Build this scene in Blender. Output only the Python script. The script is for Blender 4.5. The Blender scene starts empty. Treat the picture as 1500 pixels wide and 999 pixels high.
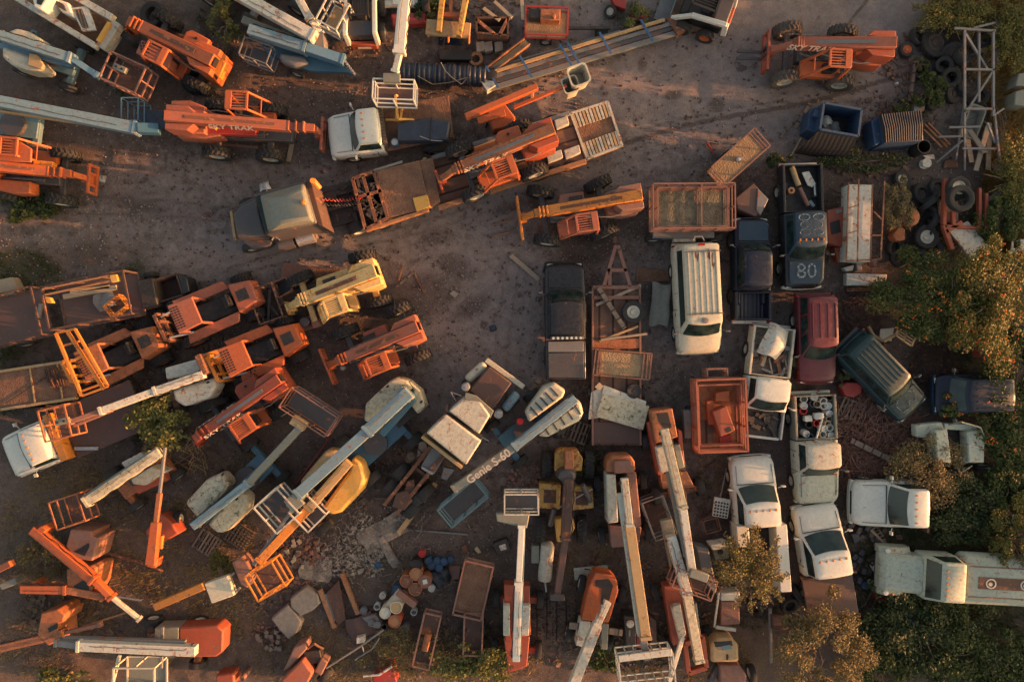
import bpy, math, random
import numpy as np
from mathutils import Vector, Matrix
random.seed(7); rng = np.random.default_rng(7)
S = bpy.context.scene; COL = S.collection
CH = 32.0; F = 1000.0; R = math.radians
def P(px, py, h=0.0):
    """ground-plan point (metres) seen at photo pixel px,py when it lies h metres up"""
    s = (CH-h)/F
    return Vector(((px-750)*s, (499.5-py)*s, h))
# ------------------------------------------------------------------ mesh builder
class MB:
    def __init__(s): s.v=[]; s.f=[]; s.mi=[]; s.m=0
    def add(s, vs, fs):
        b=len(s.v); s.v += [tuple(v) for v in vs]; s.f += [tuple(i+b for i in f) for f in fs]; s.mi += [s.m]*len(fs); return s
    def box(s,x0,x1,y0,y1,z0,z1,tx=0,ty=0):
        return s.add([(x0,y0,z0),(x1,y0,z0),(x1,y1,z0),(x0,y1,z0),(x0+tx,y0+ty,z1),(x1-tx,y0+ty,z1),(x1-tx,y1-ty,z1),(x0+tx,y1-ty,z1)],
              [(0,3,2,1),(4,5,6,7),(0,1,5,4),(1,2,6,5),(2,3,7,6),(3,0,4,7)])
    def obox(s,c,d,rz=0,rx=0,ry=0):
        M=Matrix.Rotation(R(rz),3,'Z')@Matrix.Rotation(R(ry),3,'Y')@Matrix.Rotation(R(rx),3,'X'); c=Vector(c)
        vs=[c+M@Vector((a*d[0]/2,b*d[1]/2,e*d[2]/2)) for e in (-1,1) for a,b in ((-1,-1),(1,-1),(1,1),(-1,1))]
        return s.add(vs,[(0,3,2,1),(4,5,6,7),(0,1,5,4),(1,2,6,5),(2,3,7,6),(3,0,4,7)])
    def bar(s,p,q,w=.05,h=None,w2=None,h2=None):
        p=Vector(p); q=Vector(q); h=w if h is None else h; w2=w if w2 is None else w2; h2=h if h2 is None else h2
        d=(q-p)
        if d.length<1e-5: return s
        d.normalize(); up=Vector((0,0,1)) if abs(d.z)<.95 else Vector((1,0,0))
        a=d.cross(up).normalized(); b=a.cross(d).normalized()
        vs=[p+a*i*w/2+b*j*h/2 for i,j in ((-1,-1),(1,-1),(1,1),(-1,1))]+[q+a*i*w2/2+b*j*h2/2 for i,j in ((-1,-1),(1,-1),(1,1),(-1,1))]
        return s.add(vs,[(0,1,2,3),(7,6,5,4),(0,4,5,1),(1,5,6,2),(2,6,7,3),(3,7,4,0)])
    def tube(s,p,q,r,r2=None,n=8,cap=True):
        p=Vector(p); q=Vector(q); r2=r if r2 is None else r2; d=(q-p).normalized()
        up=Vector((0,0,1)) if abs(d.z)<.95 else Vector((1,0,0))
        a=d.cross(up).normalized(); b=a.cross(d)
        vs=[]
        for c,rr in ((p,r),(q,r2)):
            vs+=[c+(a*math.cos(2*math.pi*i/n)+b*math.sin(2*math.pi*i/n))*rr for i in range(n)]
        fs=[(i,(i+1)%n,n+(i+1)%n,n+i) for i in range(n)]
        if cap: fs+=[tuple(range(n-1,-1,-1)),tuple(range(n,2*n))]
        return s.add(vs,fs)
    def pline(s,pts,r,n=6):
        for a,b in zip(pts[:-1],pts[1:]): s.tube(a,b,r,n=n)
        return s
    def lathe(s,prof,c=(0,0,0),ax='z',n=20,closed=False):
        m=len(prof); vs=[]; c=Vector(c)
        for i in range(n):
            t=2*math.pi*i/n
            for r,z in prof:
                if ax=='z': vs.append(c+Vector((r*math.cos(t),r*math.sin(t),z)))
                elif ax=='y': vs.append(c+Vector((r*math.cos(t),z,-r*math.sin(t))))
                else: vs.append(c+Vector((z,r*math.cos(t),r*math.sin(t))))
        fs=[]
        for i in range(n):
            j=(i+1)%n
            for k in range(m if closed else m-1):
                l=(k+1)%m; fs.append((i*m+k,j*m+k,j*m+l,i*m+l))
        return s.add(vs,fs)
    def prism(s,pts,z0,z1,ins=0,zt=None):
        n=len(pts); A=sum(pts[i][0]*pts[(i+1)%n][1]-pts[(i+1)%n][0]*pts[i][1] for i in range(n))
        if A<0: pts=pts[::-1]
        cx=sum(p[0] for p in pts)/n; cy=sum(p[1] for p in pts)/n; top=[]
        for p in pts:
            d=math.hypot(p[0]-cx,p[1]-cy) or 1; k=max(0,(d-ins)/d); top.append((cx+(p[0]-cx)*k,cy+(p[1]-cy)*k,z1))
        return s.add([(p[0],p[1],z0) for p in pts]+top,[tuple(range(n-1,-1,-1)),tuple(range(n,2*n))]+[(i,(i+1)%n,n+(i+1)%n,n+i) for i in range(n)])
    def loft(s,rings,cap=True):
        n=len(rings[0]); vs=[v for r in rings for v in r]; fs=[]
        for k in range(len(rings)-1):
            for i in range(n): fs.append((k*n+i,k*n+(i+1)%n,(k+1)*n+(i+1)%n,(k+1)*n+i))
        if cap: fs+=[tuple(range(n-1,-1,-1)),tuple(range((len(rings)-1)*n,len(rings)*n))]
        return s.add(vs,fs)
    def cage(s,x0,x1,y0,y1,z0,z1,nx=2,ny=1,w=.05,mid=1,open_x=False):
        """railing box: posts, top rails, mid rails"""
        for z in [z1]+[z0+(z1-z0)*(k+1)/(mid+1) for k in range(mid)]+[z0]:
            for a,b in (((x0,y0),(x1,y0)),((x1,y0),(x1,y1)),((x1,y1),(x0,y1)),((x0,y1),(x0,y0))):
                s.bar((a[0],a[1],z),(b[0],b[1],z),w)
        for i in range(nx+1):
            x=x0+(x1-x0)*i/nx
            for y in (y0,y1): s.bar((x,y,z0),(x,y,z1),w)
        for j in range(1,ny):
            y=y0+(y1-y0)*j/ny
            for x in (x0,x1): s.bar((x,y,z0),(x,y,z1),w)
        return s
    def mesh(s,name,smooth=True,ang=38):
        me=bpy.data.meshes.new(name); me.from_pydata(s.v,[],s.f)
        if any(s.mi): me.polygons.foreach_set('material_index',s.mi)
        if smooth:
            me.shade_smooth(); me.set_sharp_from_angle(angle=R(ang))
        me.update(); return me
def rrect(x0,x1,y0,y1,r,z,n=3):
    o=[]
    for cx,cy,a0 in ((x1-r,y1-r,0),(x0+r,y1-r,90),(x0+r,y0+r,180),(x1-r,y0+r,270)):
        for k in range(n+1):
            a=R(a0+90*k/n); o.append((cx+r*math.cos(a),cy+r*math.sin(a),z))
    return o
def link(o,parent=None):
    COL.objects.link(o)
    if parent is not None: o.parent=parent
    return o
def mats(me,m):
    for x in (m if isinstance(m,(list,tuple)) else [m]): me.materials.append(M[x] if isinstance(x,str) else x)
def tag(o,label,cat,group=None,kind=None):
    if label: o['label']=label
    if cat: o['category']=cat
    if group: o['group']=group
    if kind: o['kind']=kind
    return o
def bevel(o,w,seg=2):
    if w>0:
        b=o.modifiers.new('bevel','BEVEL'); b.width=w; b.segments=seg; b.limit_method='ANGLE'; b.angle_limit=R(35)
class T:
    """one thing: an Empty at its base, placed by the plan position of photo pixel px,py at height h"""
    def __init__(s,name,label,cat,px,py,h=0,ang=0,group=None,z=0):
        s.loc=P(px,py,h); s.loc.z=z; s.ang=R(ang)
        o=bpy.data.objects.new(name,None); o.empty_display_size=.3; o.location=s.loc; o.rotation_euler=(0,0,s.ang); link(o)
        tag(o,label,cat,group); s.o=o; s.Mi=Matrix.Rotation(-s.ang,3,'Z')
    def l(s,px,py,h=0): return s.Mi@(P(px,py,h)-s.loc)
    def part(s,name,mb,mat,parent=None,bev=0,label=None,smooth=True,loc=None,rz=0):
        me=mb if isinstance(mb,bpy.types.Mesh) else mb.mesh(name,smooth)
        if not me.materials: mats(me,mat)
        o=bpy.data.objects.new(name,me); link(o,parent or s.o); bevel(o,bev)
        if loc is not None: o.location=loc
        if rz: o.rotation_euler=(0,0,R(rz))
        if label: o['label']=label
        if 'clutter' in name: o['kind']='stuff'
        return o
    # ---- pixel-measured parts
    def pol(s,name,pts,h0,h1,mat,bev=.05,ins=0,parent=None,label=None):
        q=[s.l(a,b,h1) for a,b in pts]; mb=MB(); mb.prism([(v.x,v.y) for v in q],h0-s.loc.z,h1-s.loc.z,ins)
        return s.part(name,mb,mat,parent,bev,label)
    def seg(s,name,p,q,w,h,mat,w2=None,h2=None,parent=None,bev=.02,label=None):
        mb=MB().bar(s.l(*p),s.l(*q),w,h,w2,h2); return s.part(name,mb,mat,parent,bev,label)
    def pipe(s,name,pts,r,mat,parent=None): return s.part(name,MB().pline([s.l(*p) for p in pts],r),mat,parent)
def T2(name,label,cat,p,q,h=0,group=None,z=0):
    """thing whose +x axis runs from pixel p (rear) to pixel q (front), both at height h; .L is the length"""
    ang=math.degrees(math.atan2(-(q[1]-p[1]),q[0]-p[0])); t=T(name,label,cat,(p[0]+q[0])/2,(p[1]+q[1])/2,h,ang,group,z)
    t.L=(P(*q,h)-P(*p,h)).length; return t
def one(name,label,cat,px,py,h,ang,mb,mat,group=None,kind=None,z=0,bev=0,smooth=True):
    """a thing that is one mesh"""
    me=mb if isinstance(mb,bpy.types.Mesh) else mb.mesh(name,smooth)
    if not me.materials: mats(me,mat)
    o=bpy.data.objects.new(name,me); l=P(px,py,h); l.z=z; o.location=l; o.rotation_euler=(0,0,R(ang)); link(o); bevel(o,bev)
    return tag(o,label,cat,group,kind)
def qmesh(name,V,nper=4):
    """numpy array (N*nper,3) -> mesh of N separate polygons"""
    V=np.asarray(V,dtype=np.float32).reshape(-1,3); n=len(V)//nper
    me=bpy.data.meshes.new(name); me.vertices.add(len(V)); me.vertices.foreach_set('co',V.ravel())
    me.loops.add(n*nper); me.loops.foreach_set('vertex_index',np.arange(n*nper,dtype=np.int32))
    me.polygons.add(n); me.polygons.foreach_set('loop_start',np.arange(0,n*nper,nper,dtype=np.int32))
    me.update(calc_edges=True); me.validate(); return me
def text_mesh(s,size,name='lettering',bold=0.0,shear=0.0):
    c=bpy.data.curves.new(name,'FONT'); c.body=s; c.size=size; c.align_x='CENTER'; c.align_y='CENTER'; c.offset=bold; c.shear=shear; c.resolution_u=3
    o=bpy.data.objects.new(name,c); COL.objects.link(o); dg=bpy.context.evaluated_depsgraph_get(); me=bpy.data.meshes.new_from_object(o.evaluated_get(dg))
    bpy.data.objects.remove(o); bpy.data.curves.remove(c); me.name=name; me.materials.clear(); return me
# ------------------------------------------------------------------ materials
M={}
def nt(name):
    m=bpy.data.materials.new(name); m.use_nodes=True; n=m.node_tree; n.nodes.clear()
    out=n.nodes.new('ShaderNodeOutputMaterial'); b=n.nodes.new('ShaderNodeBsdfPrincipled'); n.links.new(b.outputs[0],out.inputs[0]); return m,n,b
class N:
    def __init__(s,n): s.n=n
    def nd(s,t,**k):
        x=s.n.nodes.new('ShaderNode'+t)
        for a,b in k.items(): setattr(x,a,b)
        return x
    def lk(s,a,b): s.n.links.new(a,b)
    def vec(s,rand=True,scale=(1,1,1)):
        c=s.nd('TexCoord'); v=c.outputs['Object']
        if rand:
            i=s.nd('ObjectInfo'); m=s.nd('Math',operation='MULTIPLY'); s.lk(i.outputs['Random'],m.inputs[0]); m.inputs[1].default_value=37.0
            a=s.nd('VectorMath',operation='ADD'); s.lk(v,a.inputs[0]); s.lk(m.outputs[0],a.inputs[1]); v=a.outputs[0]
        if scale!=(1,1,1):
            a=s.nd('VectorMath',operation='MULTIPLY'); s.lk(v,a.inputs[0]); a.inputs[1].default_value=scale; v=a.outputs[0]
        return v
    def noise(s,v,sc,det=4,rough=.6,dist=0):
        x=s.nd('TexNoise'); x.inputs['Scale'].default_value=sc; x.inputs['Detail'].default_value=det; x.inputs['Roughness'].default_value=rough; x.inputs['Distortion'].default_value=dist
        s.lk(v,x.inputs['Vector']); return x.outputs['Fac']
    def ramp(s,f,a,b,lo=0,hi=1):
        x=s.nd('MapRange'); x.inputs[1].default_value=a; x.inputs[2].default_value=b; x.inputs[3].default_value=lo; x.inputs[4].default_value=hi; s.lk(f,x.inputs[0]); return x.outputs[0]
    def mix(s,f,a,b,mode='MIX'):
        x=s.nd('Mix',data_type='RGBA',blend_type=mode)
        for k,val in ((0,f),(6,a),(7,b)):
            if isinstance(val,(int,float)): x.inputs[k].default_value=val
            elif isinstance(val,tuple): x.inputs[k].default_value=(*val,1)
            else: s.lk(val,x.inputs[k])
        return x.outputs[2]
    def mul(s,a,b):
        x=s.nd('Math',operation='MULTIPLY')
        for k,v in ((0,a),(1,b)):
            if isinstance(v,(int,float)): x.inputs[k].default_value=v
            else: s.lk(v,x.inputs[k])
        return x.outputs[0]
    def bump(s,f,b,st=.3,d=.02):
        x=s.nd('Bump'); x.inputs['Strength'].default_value=st; x.inputs['Distance'].default_value=d; s.lk(f,x.inputs['Height']); s.lk(x.outputs[0],b.inputs['Normal'])
def paint(name,col,rust=.15,dirt=.35,rough=.5,rcol=(.16,.055,.025),dcol=(.10,.075,.06),fade=.25,metal=0,spec=.5):
    m,n,b=nt(name); k=N(n); v=k.vec()
    n1=k.noise(v,1.3,5,.65,.4); n2=k.noise(v,7,5,.7); n3=k.noise(v,28,3,.7)
    lt=tuple(min(1,c*.6+.4*(sum(col)/3)*1.15+.02) for c in col)
    c=k.mix(k.mul(k.ramp(n1,.35,.7),fade*1.6),col,lt)
    c=k.mix(k.mul(k.ramp(n2,.42,.72),dirt),c,dcol)
    c=k.mix(k.ramp(n3,.25,.75,0,.30),c,tuple(x*.55 for x in col))
    st=k.noise(k.vec(True,(1,1,.25)),3.1,6,.75,.8)
    e=.66-.30*rust
    rf=k.ramp(st,e,e+.035); c=k.mix(rf if rust>0 else 0.0,c,rcol)
    n4=k.noise(v,16,4,.7); c=k.mix(k.mul(rf,k.ramp(n4,.4,.65)) if rust>0 else 0.0,c,tuple(min(1,x*2.1) for x in rcol))
    k.lk(c,b.inputs['Base Color']); r=k.ramp(n2,.3,.7,rough-.12,min(1,rough+.22)); k.lk(r,b.inputs['Roughness'])
    b.inputs['Metallic'].default_value=metal; b.inputs['Specular IOR Level'].default_value=spec
    k.bump(n2,b,.25,.02); M[name]=m
def plain(name,col,rough=.5,metal=0,var=.3,sc=8,emit=None,spec=.5,bump=.3):
    m,n,b=nt(name); k=N(n); f=k.noise(k.vec(),sc,5,.7)
    k.lk(k.mix(k.ramp(f,.3,.7),tuple(c*(1-var) for c in col),tuple(min(1,c*(1+var)) for c in col)),b.inputs['Base Color'])
    b.inputs['Roughness'].default_value=rough; b.inputs['Metallic'].default_value=metal; b.inputs['Specular IOR Level'].default_value=spec
    if bump: k.bump(f,b,bump,.02)
    M[name]=m
def stripes(name,c1,c2,freq,rough=.7,axis=0,bump=.5):
    """planks / ribs / slats running along the local y (axis 0) or x (axis 1)"""
    m,n,b=nt(name); k=N(n); v=k.vec(False); sp=k.nd('SeparateXYZ'); k.lk(v,sp.inputs[0])
    a=k.mul(sp.outputs[axis],freq*2*math.pi); s_=k.nd('Math',operation='SINE'); k.lk(a,s_.inputs[0])
    f=k.noise(v,3,5,.7,.5); g=k.noise(v,22,4,.7)
    c=k.mix(k.ramp(f,.3,.7),c1,c2); c=k.mix(k.ramp(g,.3,.75,0,.4),c,tuple(x*.4 for x in c1))
    c=k.mix(k.ramp(s_.outputs[0],.8,.95),c,tuple(x*.25 for x in c1)); k.lk(c,b.inputs['Base Color']); b.inputs['Roughness'].default_value=rough
    k.bump(s_.outputs[0],b,bump,.03); M[name]=m
def leafmat(name,cols,rough=.6,trans=.15):
    m,n,b=nt(name); k=N(n); g=k.nd('NewGeometry'); r=k.nd('ValToRGB'); e=r.color_ramp.elements
    for i,c in enumerate(cols):
        el=e[i] if i<2 else e.new(0.5)
        el.position=i/(len(cols)-1); el.color=(*c,1)
    k.lk(g.outputs['Random Per Island'],r.inputs[0]); f=k.noise(k.vec(),.9,3,.6)
    c=k.mix(k.ramp(f,.35,.65,0,.55),r.outputs[0],cols[-1]); k.lk(c,b.inputs['Base Color']); b.inputs['Roughness'].default_value=rough
    b.inputs['Specular IOR Level'].default_value=.25; b.inputs['Subsurface Weight'].default_value=0
    t=k.nd('BsdfTranslucent'); k.lk(c,t.inputs[0]); mx=k.nd('MixShader'); mx.inputs[0].default_value=trans
    k.lk(b.outputs[0],mx.inputs[1]); k.lk(t.outputs[0],mx.inputs[2]); out=[x for x in n.nodes if x.type=='OUTPUT_MATERIAL'][0]; k.lk(mx.outputs[0],out.inputs[0]); M[name]=m
paint('orange',(.46,.088,.022),.26,.5,.6,fade=.10)
paint('orange_red',(.34,.052,.022),.28,.5,.6,fade=.14)
paint('faded_orange',(.36,.085,.045),.26,.5,.65,fade=.2)
paint('orange_rust',(.38,.11,.04),.5,.4,.7)
paint('amber',(.62,.20,.03),.3,.35,.55,fade=.1)
paint('yellow',(.62,.31,.06),.12,.25,.5)
paint('old_yellow',(.52,.27,.05),.45,.45,.6)
paint('pale_yellow',(.66,.42,.16),.3,.3,.55,rcol=(.38,.13,.03))
paint('cream',(.50,.46,.36),.12,.35,.55)
paint('white',(.60,.585,.52),.05,.2,.4)
paint('dirty_white',(.50,.49,.43),.3,.4,.55,rcol=(.24,.09,.05))
paint('rusty_white',(.46,.44,.37),.28,.5,.6,rcol=(.20,.075,.045))
paint('mossy_cream',(.50,.44,.32),.3,.7,.7,rcol=(.08,.075,.04))
paint('pale_blue',(.14,.25,.31),.2,.5,.5)
paint('blue_boom',(.08,.20,.30),.08,.3,.45)
paint('bright_blue',(.025,.12,.19),.08,.25,.45)
paint('teal',(.09,.19,.22),.2,.4,.5)
paint('dumpster_blue',(.008,.048,.11),.12,.3,.45)
paint('navy',(.006,.012,.030),.02,.1,.35,dcol=(.03,.03,.035),spec=.35)
paint('truck_blue',(.008,.035,.065),.03,.2,.4,dcol=(.05,.08,.10),spec=.35)
paint('dark_green_blue',(.008,.036,.044),.03,.3,.4,dcol=(.025,.05,.055),spec=.35)
paint('black_paint',(.012,.013,.018),.05,.25,.3,dcol=(.05,.04,.04))
paint('red_car',(.13,.010,.018),.04,.2,.35)
paint('red_paint',(.36,.02,.015),.2,.3,.5)
paint('grey_metal',(.16,.16,.165),.25,.4,.5)
paint('dark_grey',(.055,.052,.06),.2,.4,.5)
paint('grey_green',(.18,.185,.155),.06,.35,.5)
paint('green_white',(.38,.42,.34),.22,.4,.55,rcol=(.2,.05,.04))
paint('rust',(.15,.052,.028),.35,.35,.8,rcol=(.26,.10,.05))
paint('dark_rust',(.075,.034,.028),.3,.4,.85)
paint('pink_rust',(.24,.105,.08),.3,.4,.75)
paint('brown_steel',(.085,.04,.035),.15,.35,.6)
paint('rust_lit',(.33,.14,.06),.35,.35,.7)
paint('tan',(.42,.26,.12),.2,.3,.6)
plain('tyre',(.022,.021,.022),.85,0,.4,10)
plain('tyre_dusty',(.085,.065,.055),.9,0,.4,9)
plain('rim',(.40,.37,.31),.6,0,.3,6)
plain('rim_orange',(.45,.10,.03),.6,0,.3,6)
plain('rim_dark',(.07,.05,.045),.7,0,.4,6)
plain('black',(.010,.010,.012),.6,0,.5,6)
plain('dark',(.028,.024,.026),.75,0,.6,5)
plain('engine',(.038,.030,.028),.6,.2,.9,14,bump=.8)
plain('steel',(.35,.34,.34),.35,.6,.3,10)
plain('tarp_black',(.018,.022,.032),.45,0,.4,3,bump=.6)
plain('tarp_navy',(.022,.030,.05),.5,0,.35,3,bump=.6)
plain('concrete',(.24,.20,.17),.9,0,.25,5)
plain('fabric_rag',(.20,.165,.14),.95,0,.4,9,bump=.8)
plain('junk_brown',(.12,.07,.05),.8,0,.7,9,bump=.8)
plain('junk_mix',(.20,.17,.15),.7,0,.9,16,bump=1)
plain('amber_lens',(.65,.20,.03),.3,0,.1); plain('red_lens',(.30,.01,.01),.25,0,.1); plain('clear_lens',(.5,.5,.45),.2,0,.1)
plain('letter_dark',(.05,.03,.03),.7,0,.2); 
plain('bucket_white',(.45,.45,.42),.5,0,.12); plain('bucket_blue',(.02,.055,.11),.5,0,.2); plain('bucket_red',(.42,.03,.03),.5,0,.2); plain('drum_rust',(.26,.09,.04),.6,0,.35,6); plain('drum_blue',(.02,.06,.12),.5,0,.2)
plain('cardboard',(.40,.30,.20),.9,0,.12); plain('bark',(.16,.11,.08),.9,0,.35,12); plain('cyan_strap',(.02,.09,.22),.6,0,.2); plain('cloth_teal',(.05,.22,.22),.8)
stripes('wood',(.27,.21,.16),(.36,.28,.20),0.0,.85); stripes('planks',(.13,.06,.045),(.19,.10,.07),1.6,.85,1); stripes('planks_grey',(.17,.12,.10),(.24,.18,.14),2.2,.85,0)
stripes('bed_ribs',(.012,.018,.035),(.02,.026,.045),6,.5,1); stripes('lid_black',(.014,.012,.014),(.02,.016,.017),5,.85,0,.1)
stripes('timber_dark',(.10,.07,.055),(.15,.105,.08),7,.9,1)
def worn(name,col,lo,hi,sc=9):
    m,n,b=nt(name); k=N(n); b.inputs['Base Color'].default_value=(*col,1); b.inputs['Roughness'].default_value=.7
    t=k.nd('BsdfTransparent'); mx=k.nd('MixShader'); k.lk(k.ramp(k.noise(k.vec(),sc,6,.75),lo,hi),mx.inputs[0]); k.lk(t.outputs[0],mx.inputs[1]); k.lk(b.outputs[0],mx.inputs[2]); k.lk(mx.outputs[0],[x for x in n.nodes if x.type=='OUTPUT_MATERIAL'][0].inputs[0]); M[name]=m
worn('letter_white',(.42,.37,.33),.28,.44,9); worn('faded_blue_white',(.22,.30,.34),.42,.62,11); worn('net_cloth',(.24,.20,.17),.50,.56,5)
def glassmat():
    m,n,b=nt('glass'); k=N(n); f=k.noise(k.vec(),2.2,3,.5); k.lk(k.mix(k.ramp(f,.35,.75),(.006,.016,.018),(.025,.045,.042)),b.inputs['Base Color'])  # mottled lighter teal stands in for reflections and the interior behind
    k.lk(k.ramp(f,.35,.75,.06,.3),b.inputs['Roughness']); b.inputs['Specular IOR Level'].default_value=.38; M['glass']=m
glassmat()
def oldmesh(name,c1,c2):
    """expanded-metal deck"""
    m,n,b=nt(name); k=N(n); v=k.vec(False); f=k.noise(v,2,5,.7,.5); w=k.nd('TexVoronoi'); w.inputs['Scale'].default_value=14; k.lk(v,w.inputs['Vector'])
    c=k.mix(k.ramp(f,.35,.65),c1,c2); c=k.mix(k.ramp(w.outputs['Distance'],.2,.5,0,.3),c,tuple(x*.3 for x in c1)); k.lk(c,b.inputs['Base Color']); b.inputs['Roughness'].default_value=.85; k.bump(w.outputs['Distance'],b,.8,.02); M[name]=m
oldmesh('deck_litter',(.10,.085,.06),(.26,.21,.15)); oldmesh('deck_rust',(.16,.07,.045),(.25,.13,.08)); oldmesh('deck_tan',(.28,.17,.10),(.36,.24,.14))
# ------------------------------------------------------------------ common assemblies
_c={}
def tyre_mesh(r,w,lug,mat='tyre',n=24):
    key=('t',round(r,2),round(w,2),lug,mat)
    if key in _c: return _c[key]
    mb=MB(); i=r*.55
    mb.lathe([(i,-w*.36),(r*.78,-w*.5),(r*.93,-w*.48),(r*.985,-w*.36),(r*.985,w*.36),(r*.93,w*.48),(r*.78,w*.5),(i,w*.36)],ax='y',n=n,closed=True)
    if lug:
        k=20
        for q in range(k):
            for sgn in (-1,1):
                a=2*math.pi*(q+(.5 if sgn>0 else 0))/k; a2=a+.16*sgn*0+.12
                p=(r*1.0*math.cos(a),sgn*w*.5,-r*1.0*math.sin(a)); p2=(r*1.02*math.cos(a2),sgn*w*.03,-r*1.02*math.sin(a2)); mb.bar(p,p2,.055,.05)
    me=mb.mesh('tyre'); mats(me,mat); _c[key]=me; return me
def rim_mesh(r,w,mat):
    key=('r',round(r,2),round(w,2),mat)
    if key in _c: return _c[key]
    mb=MB(); i=r*.56
    for s in (-1,1): mb.lathe([(i,s*w*.38),(i*.93,s*w*.40),(i*.85,s*w*.22),(i*.45,s*w*.12),(i*.40,s*w*.26),(0.001,s*w*.28)],ax='y',n=16)
    me=mb.mesh('rim'); mats(me,mat); _c[key]=me; return me
def wheel(t,x,y,r,w,rim='rim',lug=False,rz=0,z=None,mat='tyre',parent=None):
    o=t.part('wheel',tyre_mesh(r,w,lug,mat),mat,parent,loc=(x,y,r if z is None else z),rz=rz)
    if parent is None: t.part('rim',rim_mesh(r,w,rim),rim,o)
    return o
def quad_on(mb,b0,b1,t1,t0,u0,u1,v0,v1,off=.012):
    b0,b1,t1,t0=map(Vector,(b0,b1,t1,t0)); n=((b1-b0).cross(t0-b0)).normalized()*off
    f=lambda u,v:(b0*(1-u)+b1*u)*(1-v)+(t0*(1-u)+t1*u)*v+n
    q=[f(u0,v0),f(u1,v0),f(u1,v1),f(u0,v1)]; m=-n*1.6
    return mb.add(q+[p+m for p in q],[(0,1,2,3),(7,6,5,4),(0,4,5,1),(1,5,6,2),(2,6,7,3),(3,7,4,0)])
def vehicle(t,L,W,mat,hood=1.4,ws=.6,roof=1.15,back=.22,zb=1.15,zr=1.85,zh=1.05,tail='bed',roofmat=None,wr=.38,ww=.26,rim='rim',markers=0,hoodmat=None,
            bedmat='bed_ribs',bumper='steel',nohood=False,glassy=True,side_n=1,ribs=0,racks=0,wx=(.9,1.15),rearmat=None,mirrors=True,wheels=True,sunroof=False,hoodcut=True,lights=True):
    hw=W/2; xf=L/2; xc=xf-hood; xw=xc-ws; xr=xw-roof; xb=xr-back; van=tail=='van'
    xe=-L/2 if van else xb
    def ring(x,w_,zt,z0=.42,r=.14):
        cr=.035
        return [(x,-w_*.97,z0),(x,-w_,z0+.3),(x,-w_,zt-r),(x,-w_+r*.3,zt-r*.3),(x,-w_+r,zt),(x,-w_*.4,zt+cr),(x,w_*.4,zt+cr),(x,w_-r,zt),(x,w_-r*.3,zt-r*.3),(x,w_,zt-r),(x,w_,z0+.3),(x,w_*.97,z0)]
    mb=MB(); xs=[]
    if not nohood: xs=[ring(xf+.06,hw*.62,zh-.24),ring(xf,hw*.82,zh-.16),ring(xf-.10,hw*.92,zh-.07),ring(xf-.3,hw*.97,zh)]
    xs+=[ring(xc+.12,hw,zb-.03),ring(xc-.05,hw,zb)]
    if van: xs+=[ring(xe+.3,hw,zb),ring(xe+.06,hw*.97,zb-.05),ring(xe,hw*.92,zb-.12)]
    else: xs+=[ring(xb,hw,zb)]
    mb.loft(xs[::-1]); body=t.part('body',mb,mat)
    if nohood:
        t.part('engine_bay',MB().box(xc+.1,xf-.1,-hw*.75,hw*.75,.4,.8),'engine'); e=MB()
        for q in range(16): e.obox((random.uniform(xc+.3,xf-.25),random.uniform(-hw*.6,hw*.6),.85),(random.uniform(.1,.4),random.uniform(.08,.3),random.uniform(.1,.25)),random.uniform(0,90))
        t.part('engine',e,['steel' if random.random()<.0 else 'engine'])
        f=MB(); f.box(xc+.1,xf-.05,-hw,-hw+.08,.45,.95); f.box(xc+.1,xf-.05,hw-.08,hw,.45,.95); f.box(xf-.12,xf,-hw*.9,hw*.9,.45,.85); t.part('fender',f,mat,bev=.03)
    if hoodmat and not nohood:
        t.part('hood',MB().loft([[(x,-w_,z),(x,w_,z),(x,w_,z-.03),(x,-w_,z-.03)] for x,w_,z in ((xc+.2,hw*.8,zb+.03),(xf-.32,hw*.78,zh+.055),(xf-.12,hw*.7,zh-.0))]),hoodmat,bev=.01)
    if hoodcut and not nohood:
        g=MB()
        for s in (-1,1): g.bar((xc+.1,s*hw*.83,zb+.012),(xf-.3,s*hw*.80,zh+.012),.014,.02)
        g.bar((xc+.12,-hw*.83,zb+.02),(xc+.12,hw*.83,zb+.02),.03,.03); t.part('hood_seam',g,'dark',body)
    # greenhouse
    ty=hw-.09; yy=hw-.24; xe2=(-L/2+.08) if van else xb; xt=(xr if not van else -L/2+.08+back)
    g=MB(); bow=.16 if W>1.5 else .1; ys=[-1,-.92,-.7,-.35,0,.35,.7,.92,1]
    def gr(xa,xf_,h_,z,bw,rb=.08): return [(xf_+bw*(1-q*q)-(.05 if abs(q)==1 else 0),q*h_,z) for q in ys]+[(xa+rb,h_,z),(xa,h_-rb,z),(xa-bw*.25,0,z),(xa,-h_+rb,z),(xa+rb,-h_,z)]
    g.loft([gr(xe2,xc,ty,zb-.03,bow),gr(xt-.04,xw+.06,yy+.02,zr-.07,bow*.7),gr(xt,xw,yy,zr-.02,bow*.7),gr(xt+.10,xw-.10,yy-.12,zr+.008,bow*.6),gr(xt+min(.5,(xw-xt)*.3),xw-min(.4,(xw-xt)*.3),yy*.55,zr+.028,bow*.3)])
    cab=t.part('cab',g,roofmat or mat)
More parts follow.
